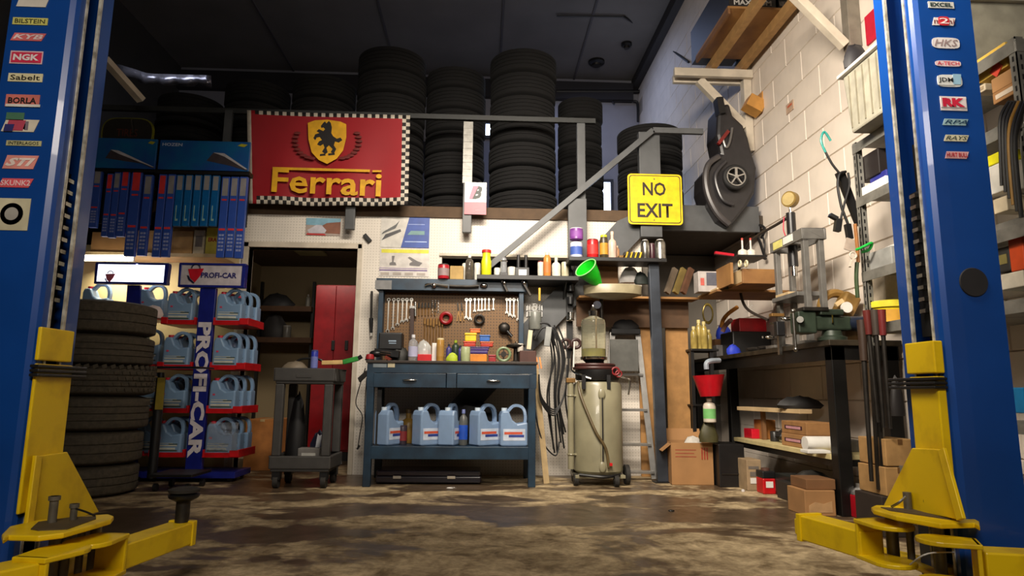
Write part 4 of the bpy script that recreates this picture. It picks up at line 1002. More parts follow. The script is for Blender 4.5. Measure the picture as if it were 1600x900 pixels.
lump('cloth_bundle', 'dark bundle on the lower store room shelf', 'bundle', (404, 490, 450, 526), 7.8, z2_, (44, 40, 40), 4)
bottle('bottle', 'pale bottle at the right end of the upper store room shelf', 'bottle', (478, 456, 485, 477), 7.75, z1_, (150, 146, 136), (180, 176, 170))
can('jar', 'small pale jar on the lower store room shelf', 'jar', (442, 506, 455, 526), 7.75, z2_, (120, 116, 108), lid=(170, 166, 160))
carton('carton', 'brown cardboard box on the store room floor behind the cart', (382, 648, 434, 728), 5.95, 0, .42, mat('carton_brown', (170, 108, 50), .8))
a = R(452, 398, 502, 407, 7.0); o = M().box(P(452, 402, 6.9).x, P(497, 402, 6.9).x, 6.9, 7.3, TOPZ-.04, TOPZ-.022).build('ceiling_light', mat('dim_panel', (120, 110, 70), .6)); tag(o, 'unlit ceiling light panel in the store room', 'lamp')
area('store_glow', (-1.6, 6.3, 1.95), (-1.6, 7.6, .8), .5, .3, 3.2, WARM, 170)

# ================================================================ grey utility cart
CY0, CY1 = 4.88, 5.28
cx0, cx1 = P(428, 590, CY0).x, P(523, 590, CY0).x
t = T('utility_cart', 'dark grey plastic utility cart with two trays in front of the doorway', 'cart', ((cx0+cx1)/2, 5.1, 0))
zt, zt2 = P(480, 575, CY0).z, P(480, 600, CY0).z; zl1, zl0 = P(480, 713, CY0).z, P(480, 738, CY0).z
def tray(z0, z1, nm):
    m_ = M().box(cx0+.01, cx1-.01, CY0+.01, CY1-.01, z0, z1-.03 if nm == 'top_tray' else z0+.02); w_ = .03
    m_.box(cx0, cx1, CY0, CY0+w_, z0+.02, z1).box(cx0, cx1, CY1-w_, CY1, z0+.02, z1).box(cx0, cx0+w_, CY0+w_, CY1-w_, z0+.02, z1).box(cx1-w_, cx1, CY0+w_, CY1-w_, z0+.02, z1)
    m_.build(nm, GREYD, t, .008, world=True)
tray(zt2, zt, 'top_tray'); tray(zl0, zl1, 'bottom_tray')
for x in (cx0+.012, cx1-.075):
    for y in (CY0+.01, CY1-.06): M().box(x, x+.062, y, y+.05, zl1, zt2).build('leg', GREYD, t, .008, world=True)
M().box((cx0+cx1)/2-.06, (cx0+cx1)/2+.05, CY0-.004, CY0, (zt+zt2)/2-.012, (zt+zt2)/2+.015).build('embossed_plate', GREYD, t, .002, world=True)
for x in (cx0+.05, cx1-.05):
    for y in (CY0+.05, CY1-.05):
        k = M().cyl((x-.018, y, .045), (x+.018, y, .045), .045, n=16).build('caster', RUB, t, world=True)
        M().box(x-.028, x+.028, y-.03, y+.03, .06, zl0).build('caster_fork', BLKPL, k, world=True)
zc_ = zt-.029
can('spray_can', 'blue spray can standing in the top tray of the cart', 'can', (486, 538, 497, 573), 4.98, zc_, (46, 60, 170), lid=(60, 66, 120), lab=(120, 130, 200))
q0 = P(503, 567, 4.95); q1 = P(536, 566, 4.95); q2 = P(560, 560, 4.95); q3 = P(565, 557, 4.95)
for q in (q0, q1, q2, q3): q.z = max(q.z, zt+.012)
t = T('utility_knife', 'tan and green handled tool sticking out over the cart edge', 'tool', q0)
M().bar(q0, q1, .03, .032).build('tan_grip', C(214, 178, 116, .5), t, .005, world=True); M().bar(q1, q2, .03, .036).build('green_grip', C(40, 140, 50, .5), t, .005, world=True); M().cyl(q2, q3, .016, .016, 12).build('black_tip', BLKPL, t, world=True)
lump('paper_heap', 'crumpled papers at the left of the cart top tray', 'paper', (440, 563, 482, 580), 5.0, zc_, (120, 108, 90), 5, .8)
t = T('cable_loop', 'black cable looped over the top tray of the cart', 'cable', P(470, 570, 5.05))
M().tube([P(456, 572, 5.1)+Vector((0, 0, 0)), P(468, 562, 5.1), P(485, 560, 5.1), P(500, 562, 5.1), P(507, 568, 5.1)], .009).build('cable', BLACK, t, world=True)
zb_ = zl0+.022
lump('tool_bag', 'black bag standing at the left of the cart bottom tray', 'bag', (450, 606, 480, 712), 5.15, zb_, (16, 15, 16), 6, .9)
carton('battery_box', 'small grey and white box in the cart bottom tray', (466, 676, 500, 706), 4.98, zb_, .1, C(120, 116, 112, .5), tape=False, patch=(190, 188, 180))
lump('rag_heap', 'brown rag heap at the front of the cart bottom tray', 'rag', (458, 700, 486, 716), 4.93, zb_, (96, 70, 44), 8, .4)
lump('bag', 'dark blue plastic bag at the right of the cart bottom tray', 'bag', (484, 662, 514, 714), 5.1, zb_, (40, 42, 62), 9, .8, .3)

# ================================================================ workbench
BY0, BY1 = 4.98, 5.56
bx0, bx1 = P(571, 640, BY0).x, P(838, 640, BY0).x
ZB = P(700, 564, BY0).z
t = T('workbench', 'dark blue steel workbench with two drawers, lower shelf and tool hutch', 'workbench', ((bx0+bx1)/2, 5.27, 0))
z1 = P(700, 571, BY0).z
M().box(bx0-.01, bx1+.01, BY0-.012, BY1, ZB-.02, ZB).build('bench_top', mat('bench_top', (52, 42, 36), .5), t, .003, world=True)
za, zb1 = P(600, 582, BY0).z, P(600, 605, BY0).z
ap = M().box(bx0, bx1, BY0, BY0+.02, za, ZB-.022).box(bx0, bx0+.02, BY0+.02, BY1, zb1, ZB-.022).box(bx1-.02, bx1, BY0+.02, BY1, zb1, ZB-.022)
xm0, xm1 = P(698, 590, BY0).x, P(713, 590, BY0).x
ap.box(xm0, xm1, BY0, BY0+.02, zb1, za).box(bx0, bx0+.045, BY0, BY0+.02, zb1, za).box(bx1-.045, bx1, BY0, BY0+.02, zb1, za).build('apron', NAVY, t, .002, world=True)
for (xa, xb) in ((bx0+.05, xm0-.005), (xm1+.005, bx1-.05)):
    d = M().box(xa, xb, BY0-.002, BY0+.4, zb1, za-.004).build('drawer', NAVY, t, .003, world=True)
    xc_ = (xa+xb)/2; zz = (za+zb1)/2
    hd = M(); hd.sph((xc_, BY0-.012, zz), .055, 14, 8, (1, .25, .16)); hd.build('drawer_handle', CHROME, d, world=True)
legs = M
for x in (bx0, bx1-.06):
    for y in (BY0, BY1-.06):
        M().box(x, x+.055, y+.001, y+.055, 0, za if y == BY0 else zb1).build('leg', NAVY, t, .004, world=True)
zs1, zs0 = P(700, 698, BY0).z, P(700, 718, BY0).z
M().box(bx0+.02, bx1-.02, BY0+.004, BY1-.02, zs0, zs1).build('lower_shelf', NAVY, t, .003, world=True)
M().box(P(614, 512, BY0).x if False else P(591, 610, BY0+.1).x, P(598, 610, BY0+.1).x, BY0+.06, BY0+.1, zs1, zb1).build('inner_bracket', BLACK, t, world=True)
q = P(593, 572, BY0); 
a = R(583, 568, 604, 574, BY0-.002); M().box(a[0], a[1], BY0-.003, BY0, a[2], a[3]).build('worn_patch', C(120, 130, 136, .4), t, world=True)
a = R(606, 567, 617, 574, BY0-.002); M().box(a[0], a[1], BY0-.004, BY0, a[2], a[3]).build('paper_tag', C(190, 180, 150, .6), t, world=True)
# hutch
HY_ = 5.42
hx0, hx1 = P(590, 500, HY_).x, P(820, 500, HY_).x; hz1, hz0 = P(700, 437, HY_).z, P(700, 455, HY_).z
for x in (hx0, hx1-.05): M().box(x, x+.04, HY_, BY1-.02, ZB, hz0).build('hutch_side', NAVY, t, .003, world=True)
M().box(hx0-.02, hx1+.02, HY_-.03, BY1, hz0, hz1).build('hutch_top', NAVY, t, .003, world=True)
M().box(hx0+.04, hx1-.05, BY1-.04, BY1-.03, ZB+.001, hz0-.001).build('tool_board', PEGB, t, world=True)
a = R(586, 438, 612, 452, HY_-.032); M().box(a[0], a[1], HY_-.034, HY_-.03, a[2], a[3]).build('dull_sticker', C(130, 130, 130, .4), t, world=True)
# ---- tools hanging on the board
TY = BY1-.052
TCH = mat('tool_chrome', (196, 192, 184), .28, .85, var=.1)
ORD = ['leftmost', 'second', 'third', 'fourth', 'fifth', 'sixth', 'seventh', 'eighth']
def wrench(x, y0, y1, group, label):
    q0, q1 = P(x, y0, TY), P(x, y1, TY); L_ = q0.z-q1.z; r = min(.014, L_*.09)
    t = M(); t.cbox((0, 0, L_/2), (r*.75, .006, L_*.86)); t.torus((0, 0, L_-r), r*.85, r*.38, 'y', 14, 6); t.torus((0, 0, r), r*.9, r*.4, 'y', 14, 6, a0=-pi*.5+.7, a1=pi*1.5-.7)
    o = t.build('wrench', TCH); o.location = (q0.x, TY, q1.z); tag(o, label, 'wrench', group); return o
for i, (x, y) in enumerate([(607.6, 520), (615.5, 516), (622.5, 510), (629.5, 505), (636, 503), (643, 499)]): wrench(x, 466, y, 'long chrome wrenches at the left of the tool board', '%s from the left of the long wrenches at the tool board left end' % ORD[i])
for i, (x, y) in enumerate([(729, 499), (735, 501), (742, 488), (748, 487), (753, 487), (758, 486), (764, 486), (771, 485)]): wrench(x, 466, y, 'middle row of wrenches on the tool board', '%s from the left of the wrenches right of the red reel' % ORD[i])
for i, (x, y) in enumerate([(792, 491), (797, 495), (803, 497), (810, 502)]): wrench(x, 466, y, 'wrenches by the right hutch side', '%s from the left of the four wrenches at the tool board right end' % ORD[i])
BRS = mat('bronze_steel', (150, 112, 62), .4, .5, var=.2)
def driver(x, y0, y1, lab, grp, hm, hl=.35):
    q0, q1 = P(x, y0, TY), P(x, y1, TY); L_ = q0.z-q1.z
    t = T('screwdriver', lab, 'screwdriver', (q0.x, TY, q1.z), group=grp)
    M().cyl((0, 0, 0), (0, 0, L_*(1-hl)), .005, n=8).build('shaft', BRS, t); M().cyl((0, 0, L_*(1-hl)), (0, 0, L_), .011, .009, n=10).build('handle', hm, t)
for i in range(7): driver(664+i*4.6, 497+(i % 2), 535+(i*5) % 17, '%s from the left of the bronze screwdrivers low on the tool board' % ORD[i], 'lower middle row of screwdrivers', BRS, .25)
for i in range(6): driver(655+i*5, 473, 493, '%s from the left of the short punches above the bronze screwdrivers' % ORD[i], 'upper middle row of punches', DSTEEL, .4)
for i in range(3): 
    q = P(676+i*4.6, 471, TY); t = M()
    for k in range(4): t.sph((0, 0, -k*.028), .008, 8, 4)
    t.bar((0, 0, .01), (0, 0, -.1), .003, .003); o = t.build('hex_key_set', TCH); o.location = q; tag(o, '%s from the left of three bright beaded tools on the tool board' % ORD[i], 'tool', 'bright beaded tools')
# hammer in front, with dark handle
q0, q1, q2 = P(641, 479, TY-.03), P(648, 479, TY-.03), P(643.5, 545, TY-.03)
t = T('hammer', 'hammer with dark handle and chrome head on the left of the tool board', 'hammer', q2)
M().bar(P(644, 482, TY-.03), q2, .032, .016).build('handle', C(56, 34, 26, .5), t, world=True); M().cyl(P(649, 472, TY-.03), P(649, 494, TY-.03), .012, n=12).bar(P(640, 480, TY-.03), P(649, 480, TY-.03), .02, .02).build('head', CHROME, t, world=True)
# red tape, round clamp, pliers
q = P(697, 497, TY-.02); t = M().torus(q, .042, .016, 'y', 20, 8).build('red_disc', C(140, 14, 22, .4)); tag(t, 'red round reel hung in the middle of the tool board', 'reel')
q = P(749, 499, TY-.02); t = M().torus(q, .035, .012, 'y', 20, 8).build('clamp_ring', DSTEEL); tag(t, 'dark ring clamp below the middle wrenches', 'clamp')
for i, x in enumerate((715, 721)):
    t = T('pliers', ['left', 'right'][i]+' one of two slim pliers right of the red reel', 'pliers', P(x, 502, TY))
    M().bar(P(x, 473, TY), P(x+1.5, 486, TY), .012, .01).build('jaw', DSTEEL, t, world=True); M().bar(P(x+1.5, 486, TY), P(x-1, 502, TY), .008, .01).bar(P(x+1.5, 486, TY), P(x+4, 502, TY), .008, .01).build('handle', BRS, t, world=True)
q = P(788, 512, TY-.04); t = T('angle_tool', 'dark air tool hanging low at the right of the tool board', 'tool', q)
M().sph(q, .05, 12, 8, (1, .6, .9)).build('body', DSTEEL, t, world=True); M().cyl(q, P(800, 526, TY-.05), .014).build('grip', BLKPL, t, world=True)
# row of tools lying over the hutch top front
t = T('air_ratchet', 'chrome air ratchets lying along the hutch top edge', 'tool', P(690, 448, HY_-.05))
M().tube([P(664, 446, HY_-.05), P(672, 444, HY_-.05), P(700, 447, HY_-.05)], .012).sph(P(678, 446, HY_-.05), .022).build('ratchet', CHROME, t, world=True)
M().tube([P(702, 447, HY_-.05), P(730, 448, HY_-.05), P(748, 447, HY_-.05)], .013).build('body', DSTEEL, t, world=True); M().sph(P(756, 446, HY_-.05), .025, sc=(1.3, .8, .8)).build('head', CHROME, t, world=True)
for i, (a_, b_) in enumerate((((783, 436), (793, 456)), ((814, 436), (829, 462)))):
    t = T('tin_snips', '%s one of two dark handled tools leaning over the hutch right end' % ['left', 'right'][i], 'tool', P(*b_, HY_-.06))
    M().bar(P(*a_, HY_-.07), P(*b_, HY_-.07), .028, .02).build('handle', DSTEEL, t, .003, world=True); q = P(a_[0]+5, a_[1]+6, HY_-.08); M().sph(q, .018).build('pivot', CHROME, t, world=True)
# ---- things on the bench top
ZT_ = ZB+.001
t = carton('battery_charger', 'black charger box with pale lettering at the left of the workbench', (591, 525, 628, 552), 5.16, ZT_+.09, .14, BLKPL, 'charger', tape=False, bev=.01)
q = P(613, 533, 5.158); M().box(q.x-.03, q.x+.03, 5.155, 5.158, q.z-.004, q.z+.006).box(q.x-.025, q.x+.03, 5.155, 5.158, q.z-.02, q.z-.013).build('lettering', C(150, 170, 190), t, world=True)
q0 = P(582, 548, 5.1); q1 = P(607, 556, 5.06)
t = T('heat_gun', 'black and silver torch tool lying at the left front of the workbench', 'tool', (q0.x, 5.1, ZT_))
M().sph((q0.x+.03, 5.1, ZT_+.055), .05, sc=(1.1, .8, .55)).bar((q0.x+.02, 5.1, ZT_+.07), (q1.x+.08, 5.08, ZT_+.05), .05, .05).build('body', BLKPL, t, world=True)
M().cyl((q0.x+.07, 5.06, ZT_+.062), (q0.x+.15, 5.05, ZT_+.052), .014).build('barrel', CHROME, t, world=True); M().bar((q1.x-.02, 5.06, ZT_+.03), (q1.x+.02, 5.05, ZT_+.004), .03, .02).build('grip', C(120, 50, 36), t, world=True)
lump('cloth_bundle', 'dark oily rag bundle behind the torch on the workbench', 'rag', (604, 540, 642, 563), 5.2, ZT_, (34, 34, 30), 3, .6)
M_ = M
t = T('red_knob', 'red knob on the left end of the workbench', 'bung', (P(577, 556, 5.0).x, 5.03, ZT_))  # loose red knob on the bench end
M().lathe([(.001, 0), (.03, 0), (.034, .02), (.026, .045), (.001, .05)], n=16).build('cap', C(160, 30, 36, .5), t); M().lathe([(.036, 0), (.036, .008)], n=16).build('rim', BLACK, t)
bottle('water_bottle', 'clear plastic water bottle on the left half of the workbench', 'bottle', (638, 521, 653, 562), 5.06, ZT_, (0, 0, 0), (220, 220, 225), lab=(190, 190, 220), material=GLASS, sh=.7)
lump('plastic_bag', 'clear crumpled plastic bag right of the water bottle', 'bag', (650, 528, 674, 552), 5.14, ZT_+.045, (190, 190, 186), 12, .6, .2)
t = carton('red_tray', 'red parts tray under the clear bag on the workbench', (652, 552, 674, 563), 5.08, ZT_, .14, RED, 'tray', tape=False)
can('spray_can', 'gold spray can on the workbench left of its middle', 'can', (682, 525, 694, 561), 5.07, ZT_, (176, 132, 62), lid=(206, 190, 150), lab=(176, 132, 62), rough=.25)
carton('carton', 'small white carton behind the gold spray can', (675, 529, 683, 558), 5.14, ZT_, .05, WHITE, tape=False)
for i, (px, c_, cp) in enumerate([((697, 528, 706, 556), (70, 66, 130), (40, 40, 50)), ((706, 522, 718, 556), (44, 60, 44), (150, 170, 40)), ((715, 530, 724, 556), (70, 60, 130), (40, 40, 60))]):
    bottle('bottle', ['purple bottle right behind the gold spray can', 'dark green bottle with lime cap on the workbench', 'purple bottle right of the lime capped one'][i], 'bottle', px, 5.18, ZT_, c_, cp)
lump('tape_roll', 'lime green clip lying between the gold can and the clear jar', 'clip', (697, 548, 716, 561), 5.06, ZT_, (176, 196, 40), 15, .6)
can('jar', 'translucent pale green jar in the middle of the workbench', 'jar', (720, 538, 735, 561), 5.06, ZT_, (176, 186, 140), lid=(190, 196, 160))
cx_ = 0
tubs = [((726, 519, 745, 532), (230, 196, 20), 'yellow lidded tub on the upper left of the tub pile'), ((749, 519, 766, 529), (40, 96, 176), 'blue lidded tub on the upper right of the tub pile'), ((734, 513, 751, 519.5), (222, 110, 40), 'orange lid on top of the tub pile')]
def tub(px, col, lb, Y, z, lidc=None):
    a = R(*px, Y); w = a[1]-a[0]; h = a[3]-a[2]; t = T('plastic_tub', lb, 'tub', ((a[0]+a[1])/2, Y, z))
    M().box(-w*.46, w*.46, -.035, .035, 0, h*.72).build('body', C(*col, .45), t, .005); M().box(-w/2, w/2, -.04, .04, h*.72, h).build('lid', C(*(lidc or col), .45), t, .005); return h
z = ZT_; h1 = tub((733, 545, 762, 562), (216, 130, 30), 'orange and purple tub at the base of the tub pile', 5.1, z, (60, 36, 110))
h1b = tub((763, 551, 775, 562), (150, 24, 30), 'small dark red tub right of the tub pile base', 5.09, z)
z2 = z+h1+.001; h2 = tub((733, 539, 765, 545), (60, 36, 110), 'flat purple tub in the middle of the tub pile', 5.1, z2)
z3 = z2+h2+.001; h3 = tub((724, 531, 744, 539), (176, 44, 20), 'red-orange tub under the yellow lidded one', 5.1, z3, (210, 60, 20)); h4 = tub((750, 531, 771, 539), (176, 44, 20), 'red-orange tub under the blue lidded one', 5.1, z3, (214, 90, 30))
h5 = tub(tubs[0][0], tubs[0][1], tubs[0][2], 5.1, z3+h3+.001); tub(tubs[1][0], tubs[1][1], tubs[1][2], 5.1, z3+h4+.001); tub(tubs[2][0], tubs[2][1], tubs[2][2], 5.1, z3+h3+h5+.002)
q = P(787, 548, 5.12); t = T('polishing_disc', 'greenish round wire disc standing right of the tubs', 'disc', (q.x, 5.12, ZT_))
M().torus((0, 0, .062), .05, .011, 'y', 24, 8).build('rim', C(120, 140, 100, .4), t); M().cyl((0, -.02, .062), (0, .02, .062), .022).bar((-.05, 0, .062), (.05, 0, .062), .008, .01).bar((0, 0, .012), (0, 0, .11), .01, .008).build('hub', DSTEEL, t)
q = P(806, 540, 5.2); t = T('bench_lamp', 'dark pedestal tool with a flat top near the right end of the workbench', 'tool', (q.x, 5.2, ZT_))
M().lathe([(.05, 0), (.02, .02), (.018, .11), (.075, .125), (.08, .14), (.02, .155)], n=18).build('pedestal', DSTEEL, t); M().lathe([(.008, .155), (.008, .17)], n=8).build('knob', CHROME, t)
t = carton('parts_box', 'dark brown open parts box at the right end of the workbench', (812, 543, 838, 561), 5.05, ZT_, .18, C(74, 42, 34, .6), tape=False)
q = P(824, 535, 5.1)
can('cup', 'white paper cup tipped in the box at the workbench right end', 'cup', (808, 535, 818, 548), 5.16, ZT_+.085, (206, 198, 186))
# ---- jugs on the bench shelf
zs = zs1+.001
WJ = mat('jug_wash', (150, 178, 214), .3, var=.05, trans=.25)
WC = (210, 226, 240)
j1 = make_jug('fluid_jug', 'leftmost blue fluid jug on the workbench shelf, handle edge forward', (P(607, 690, 5.12).x, 5.12, zs), radians(62), None, WJ, WC, 'wash', .21, .305, .13)
dup(j1, (P(668, 690, 5.12).x, 5.12, zs), radians(38), 'second blue fluid jug from the left on the workbench shelf')
dup(j1, (P(704, 690, 5.12).x, 5.14, zs), radians(70), 'middle blue fluid jug on the workbench shelf, beside the blue bottle')
dup(j1, (P(757, 690, 5.12).x, 5.12, zs), radians(36), 'second blue fluid jug from the right on the workbench shelf')
dup(j1, (P(801, 690, 5.12).x, 5.09, zs), radians(6), 'rightmost blue fluid jug with its red and blue label facing out')
bottle('bottle', 'small bottle with a royal blue label on the workbench shelf', 'bottle', (717, 638, 731, 694), 5.12, zs, (90, 92, 90), (110, 120, 170), lab=(26, 80, 190))
bottle('oil_bottle', 'gold oil bottle behind the first two fluid jugs', 'bottle', (626, 640, 650, 693), 5.3, zs, (150, 116, 50), (80, 60, 30), sh=.6)
can('can', 'dark can with a red stripe beside the leftmost fluid jug', 'can', (623, 662, 636, 692), 5.16, zs, (60, 50, 60), lab=(130, 36, 40))
lump('bag', 'black bag slumped behind the jugs on the workbench shelf', 'bag', (688, 630, 800, 690), 5.42, zs, (20, 18, 20), 18, .35)
# ---- dark case on the floor beneath
t = T('tool_case', 'long flat dark case lying on the floor under the workbench', 'case', (P(665, 750, 5.2).x, 5.25, 0))
a = R(585, 735, 752, 757, 5.08); M().box(a[0], a[1], 5.12, 5.45, .012, .06).build('case_base', C(28, 22, 34, .25), t, .01, world=True); M().box(a[0]+.005, a[1]-.005, 5.125, 5.445, .062, .10).build('case_lid', C(34, 24, 34, .2), t, .01, world=True)
for x in (620, 705): q = P(x, 750, 5.1); M().box(q.x-.03, q.x+.03, 5.105, 5.12, .045, .065).build('latch', CHROME, t, world=True)
# ---- cables and bracket left of the bench
t = T('cable', 'thin black cable hanging down beside the left side of the workbench', 'cable', P(560, 700, 5.5))
M().tube([P(571, 575, 5.4), P(563, 600, 5.45), P(556, 630, 5.5), P(566, 650, 5.45), P(562, 680, 5.5), P(559, 700, 5.5)], .004).tube([P(573, 590, 5.4), P(570, 640, 5.45), P(572, 690, 5.45)], .004).build('wire', BLACK, t, world=True)
M().bar(P(558, 702, 5.5), P(562, 696, 5.5), .014, .014).build('plug', BLACK, t, world=True)
o = M().bar(P(561, 594, 5.35), P(574, 582, 5.3), .012, .04).build('bracket', GREYD); tag(o, 'dark folded bracket sticking out left of the workbench', 'bracket')

# ================================================================ black shelves with bottles
S1Y = 5.3; a = R(745, 430, 905, 437, S1Y)
zsh = a[3]
t = T('wall_shelf', 'lower black wall shelf with bottles and jars above the hutch', 'shelf', ((a[0]+a[1])/2, 5.45, a[2]))
M().box(a[0], a[1], S1Y, WY-.032, a[2], a[3]).build('shelf_board', BLACK, t, .003, world=True)
for x in (a[0]+.06, a[1]-.1): M().prism([(WY-.032, a[2]), (S1Y+.1, a[2]), (WY-.032, a[2]-.16)], x, x+.012, 'x').build('bracket', GREYP, t, world=True)
bottle('spray_bottle', 'yellow bottle with a red cap on the lower black shelf', 'bottle', (752, 387, 768, 428), 5.38, zsh, (222, 220, 30), (196, 40, 30), sh=.6, neck=.8)
zopen = OZ0
zh = hz1+.001
can('can', 'red can with a black lid on the hutch top', 'can', (684, 414, 702, 437), 5.4, zh, (176, 30, 44), lid=(24, 22, 22), lab=(150, 130, 130))
carton('cork_block', 'tan cork box right of the red can', (703, 416, 724, 437), 5.4, zh, .08, mat('cork', (176, 146, 90), .8), 'box', tape=False)
bottle('bottle', 'clear bottle with white cap on the hutch top', 'bottle', (727, 398, 740, 437), 5.42, zh, (90, 84, 76), (226, 224, 216), material=mat('smoky_glass', (120, 112, 100), .1, trans=.6, var=.1))
can('jar', 'white round jar behind the tan cork box', 'jar', (722, 408, 731, 436), 5.5, zh, (222, 218, 206)); can('jar', 'wide white tub right of the clear bottle', 'jar', (741, 407, 751, 436), 5.5, zh, (226, 222, 212))
t = T('vise_grip', 'small clamp stand with black foot under the handrail end', 'tool', (P(787, 425, 5.36).x, 5.38, zsh))
M().box(-.035, .035, -.04, .04, 0, .028).build('foot', BLKPL, t, .004); M().lathe([(.03, .03), (.026, .13), (.02, .16)], n=14).build('glass', GLASS, t); M().torus((0, 0, .13), .03, .004).build('ring', CHROME, t)
can('jar', 'white jar lid of the lower black shelf, left of the clamp stand', 'jar', (772, 412, 782, 427), 5.44, zsh, (224, 220, 210)); can('jar', 'white jar right of the clamp stand', 'jar', (793, 409, 806, 427), 5.48, zsh, (226, 222, 212))
t = T('torch_pair', 'black holder with two upright black handles on the lower black shelf', 'tool', (P(816, 425, 5.38).x, 5.4, zsh))
w_ = P(828, 420, 5.38).x-P(806, 420, 5.38).x
M().box(-w_/2, w_/2, -.03, .03, 0, .08).build('holder', BLKPL, t, .004)
for s_ in (-1, 1): M().cyl((s_*w_*.27, 0, .08), (s_*w_*.27, 0, .19), .016, .014, 12).build('handle', BLKPL, t)
M().box(-.03, .035, -.032, -.03, .01, .06).build('white_label', WHITE, t)
bottle('spray_can', 'orange and white spray bottle on the lower black shelf', 'bottle', (849, 388, 861, 427), 5.38, zsh, (210, 130, 60), (226, 214, 196), sh=.75, neck=.5, lab=(200, 120, 60))
can('jar', 'white jar left of the orange spray bottle', 'jar', (840, 400, 850, 427), 5.45, zsh, (222, 216, 200), lid=(110, 30, 30))
bottle('bottle', 'white bottle right of the orange spray bottle', 'bottle', (862, 395, 876, 427), 5.42, zsh, (226, 222, 208), (196, 196, 180), sh=.65)
can('jar', 'glass jar at the right end of the lower black shelf', 'jar', (877, 402, 889, 427), 5.42, zsh, (190, 184, 156), lid=(200, 196, 180))
S2Y = 5.18; a = R(889, 402, 1042, 408, S2Y); zs2 = a[3]
t = T('wall_shelf', 'upper black wall shelf holding tubs, spray cans and steel flasks', 'shelf', ((a[0]+a[1])/2, 5.3, a[2]))
M().box(a[0], a[1], S2Y, S2Y+.24, a[2], a[3]).build('shelf_board', BLACK, t, .003, world=True)
M().box(a[0]+.02, a[0]+.05, S2Y+.24, WY-.15, a[2]-.02, a[2]+.02).box(a[1]-.08, a[1]-.05, S2Y+.2, S2Y+.24, a[2]-.3, a[2]).build('bracket', BLACK, t, world=True)
can('tub', 'purple wipes tub stacked on the blue one on the upper black shelf', 'tub', (890, 357, 911, 375), 5.26, P(900, 375, 5.26).z, (120, 60, 140), lid=(226, 222, 224), lab=(130, 70, 150))
can('tub', 'blue and white wipes tub at the left end of the upper black shelf', 'tub', (891, 375, 910, 400), 5.26, zs2, (196, 200, 220), lid=(220, 216, 220), lab=(60, 90, 170))
can('can', 'red round can on the upper black shelf', 'can', (917, 372, 935, 402), 5.26, zs2, (176, 22, 26), lid=(120, 20, 20), lab=(190, 40, 36)); 
bottle('spray_can', 'slim red spray nozzle bottle behind the red can', 'bottle', (926, 364, 934, 398), 5.34, zs2, (150, 60, 56), (170, 30, 30))
bottle('spray_can', 'black spray can with yellow top and label', 'can', (937, 366, 950, 403), 5.25, zs2, (60, 50, 30), (206, 206, 30), sh=.82, neck=.7, lab=(196, 140, 40))
bottle('spray_bottle', 'pale pink spray bottle right of the yellow topped can', 'bottle', (950, 360, 963, 403), 5.26, zs2, (206, 176, 160), (222, 190, 170), sh=.6)
bottle('bottle', 'small tan bottle behind the pale pink one', 'bottle', (961, 378, 968, 402), 5.34, zs2, (190, 140, 100), (200, 170, 140))
t = T('ratchet_strap', 'coiled black and yellow striped strap on the upper black shelf', 'strap', (P(989, 400, 5.26).x, 5.27, zs2))
for k in range(9):
    M().cbox((-.075+k*.019, 0, .032), (.012, .06, .06), ry=.3).build('strap_coil', C(196, 160, 20, .6) if k % 2 else BLACK, t)
M().box(-.12, -.07, -.03, .03, 0, .03).build('buckle', BRS, t)
for i, (px, c_) in enumerate([((1001, 372, 1015, 403), (150, 150, 150)), ((1023, 371, 1040, 403), (120, 126, 130))]):
    bottle('steel_flask', ['left', 'right'][i]+' one of two steel flasks on the right of the upper black shelf', 'flask', px, 5.26, zs2, c_, (190, 190, 190), rough=.25, sh=.85, neck=.55, material=STEEL)
can('can', 'dark red can between the two steel flasks', 'can', (1014, 375, 1023, 402), 5.3, zs2, (66, 30, 40), lid=(80, 60, 66))
# ================================================================ green funnel
q0, q1 = P(918, 420, 5.05), P(936, 446, 5.12)
t = T('funnel', 'bright green plastic funnel tipped over with its mouth to the left', 'funnel', q1)
d = (q1-q0); a0 = P(913, 416, 5.04)
GR = C(20, 196, 30, .35)
fn = M().cyl(P(915, 418, 5.03), P(926, 432, 5.08), .092, .066, 24, caps=False).cyl(P(926, 432, 5.08), P(936, 446, 5.12), .066, .03, 24, caps=False)
fn.build('cone', GR, t, world=True)
ax = (P(926, 432, 5.08)-P(915, 418, 5.03)).normalized()
o = M().torus((0, 0, 0), .092, .0045, 'z', 30, 6).build('rim', C(150, 230, 140, .35), t)
o.location = P(915, 418, 5.03)-Vector(t.location); o.rotation_euler = ax.to_track_quat('Z', 'Y').to_euler()
# ================================================================ waste oil drainer
DY = 5.02
cxd = P(940, 650, DY).x; r = (P(979, 660, DY).x-P(901, 660, DY).x)/2
cy = DY+r-.02
z0, z1 = P(940, 742, DY).z, P(940, 598, DY).z
t = T('oil_drainer', 'cream wheeled waste oil drainer with glass chamber and wide oval pan on top', 'oil drainer', (cxd, cy, 0))
M().lathe([(r*.9, z0), (r, z0+.02), (r, z1-.02), (r*.93, z1+.004), (r*.5, z1+.02)], (0, 0, 0), 40).build('tank', CREAM, t)
M().box(-r*1.05, r*.95, -r*.8, r*.8, z0-.03, z0-.005).build('base_frame', CREAM, t, .004)
fr = M().tube([(-r*.9, -r*.85, z0+.0), (0, -r*1.12, z0-.01), (r*.7, -r*.85, z0)], .012)
fr.build('base_ring', BLACK, t)
for (x, y, rr_) in ((-r*1.0, -r*.55, .045), (r*.55, -r*.9, .045), (r*1.12, -r*.2, .075), (-r*.9, r*.6, .075)):
    k = M().cyl((x-.016, y, rr_), (x+.016, y, rr_), rr_, n=20).build('wheel', RUB, t); M().cyl((x-.018, y, rr_), (x+.018, y, rr_), rr_*.5, n=16).build('hub', DSTEEL, k)
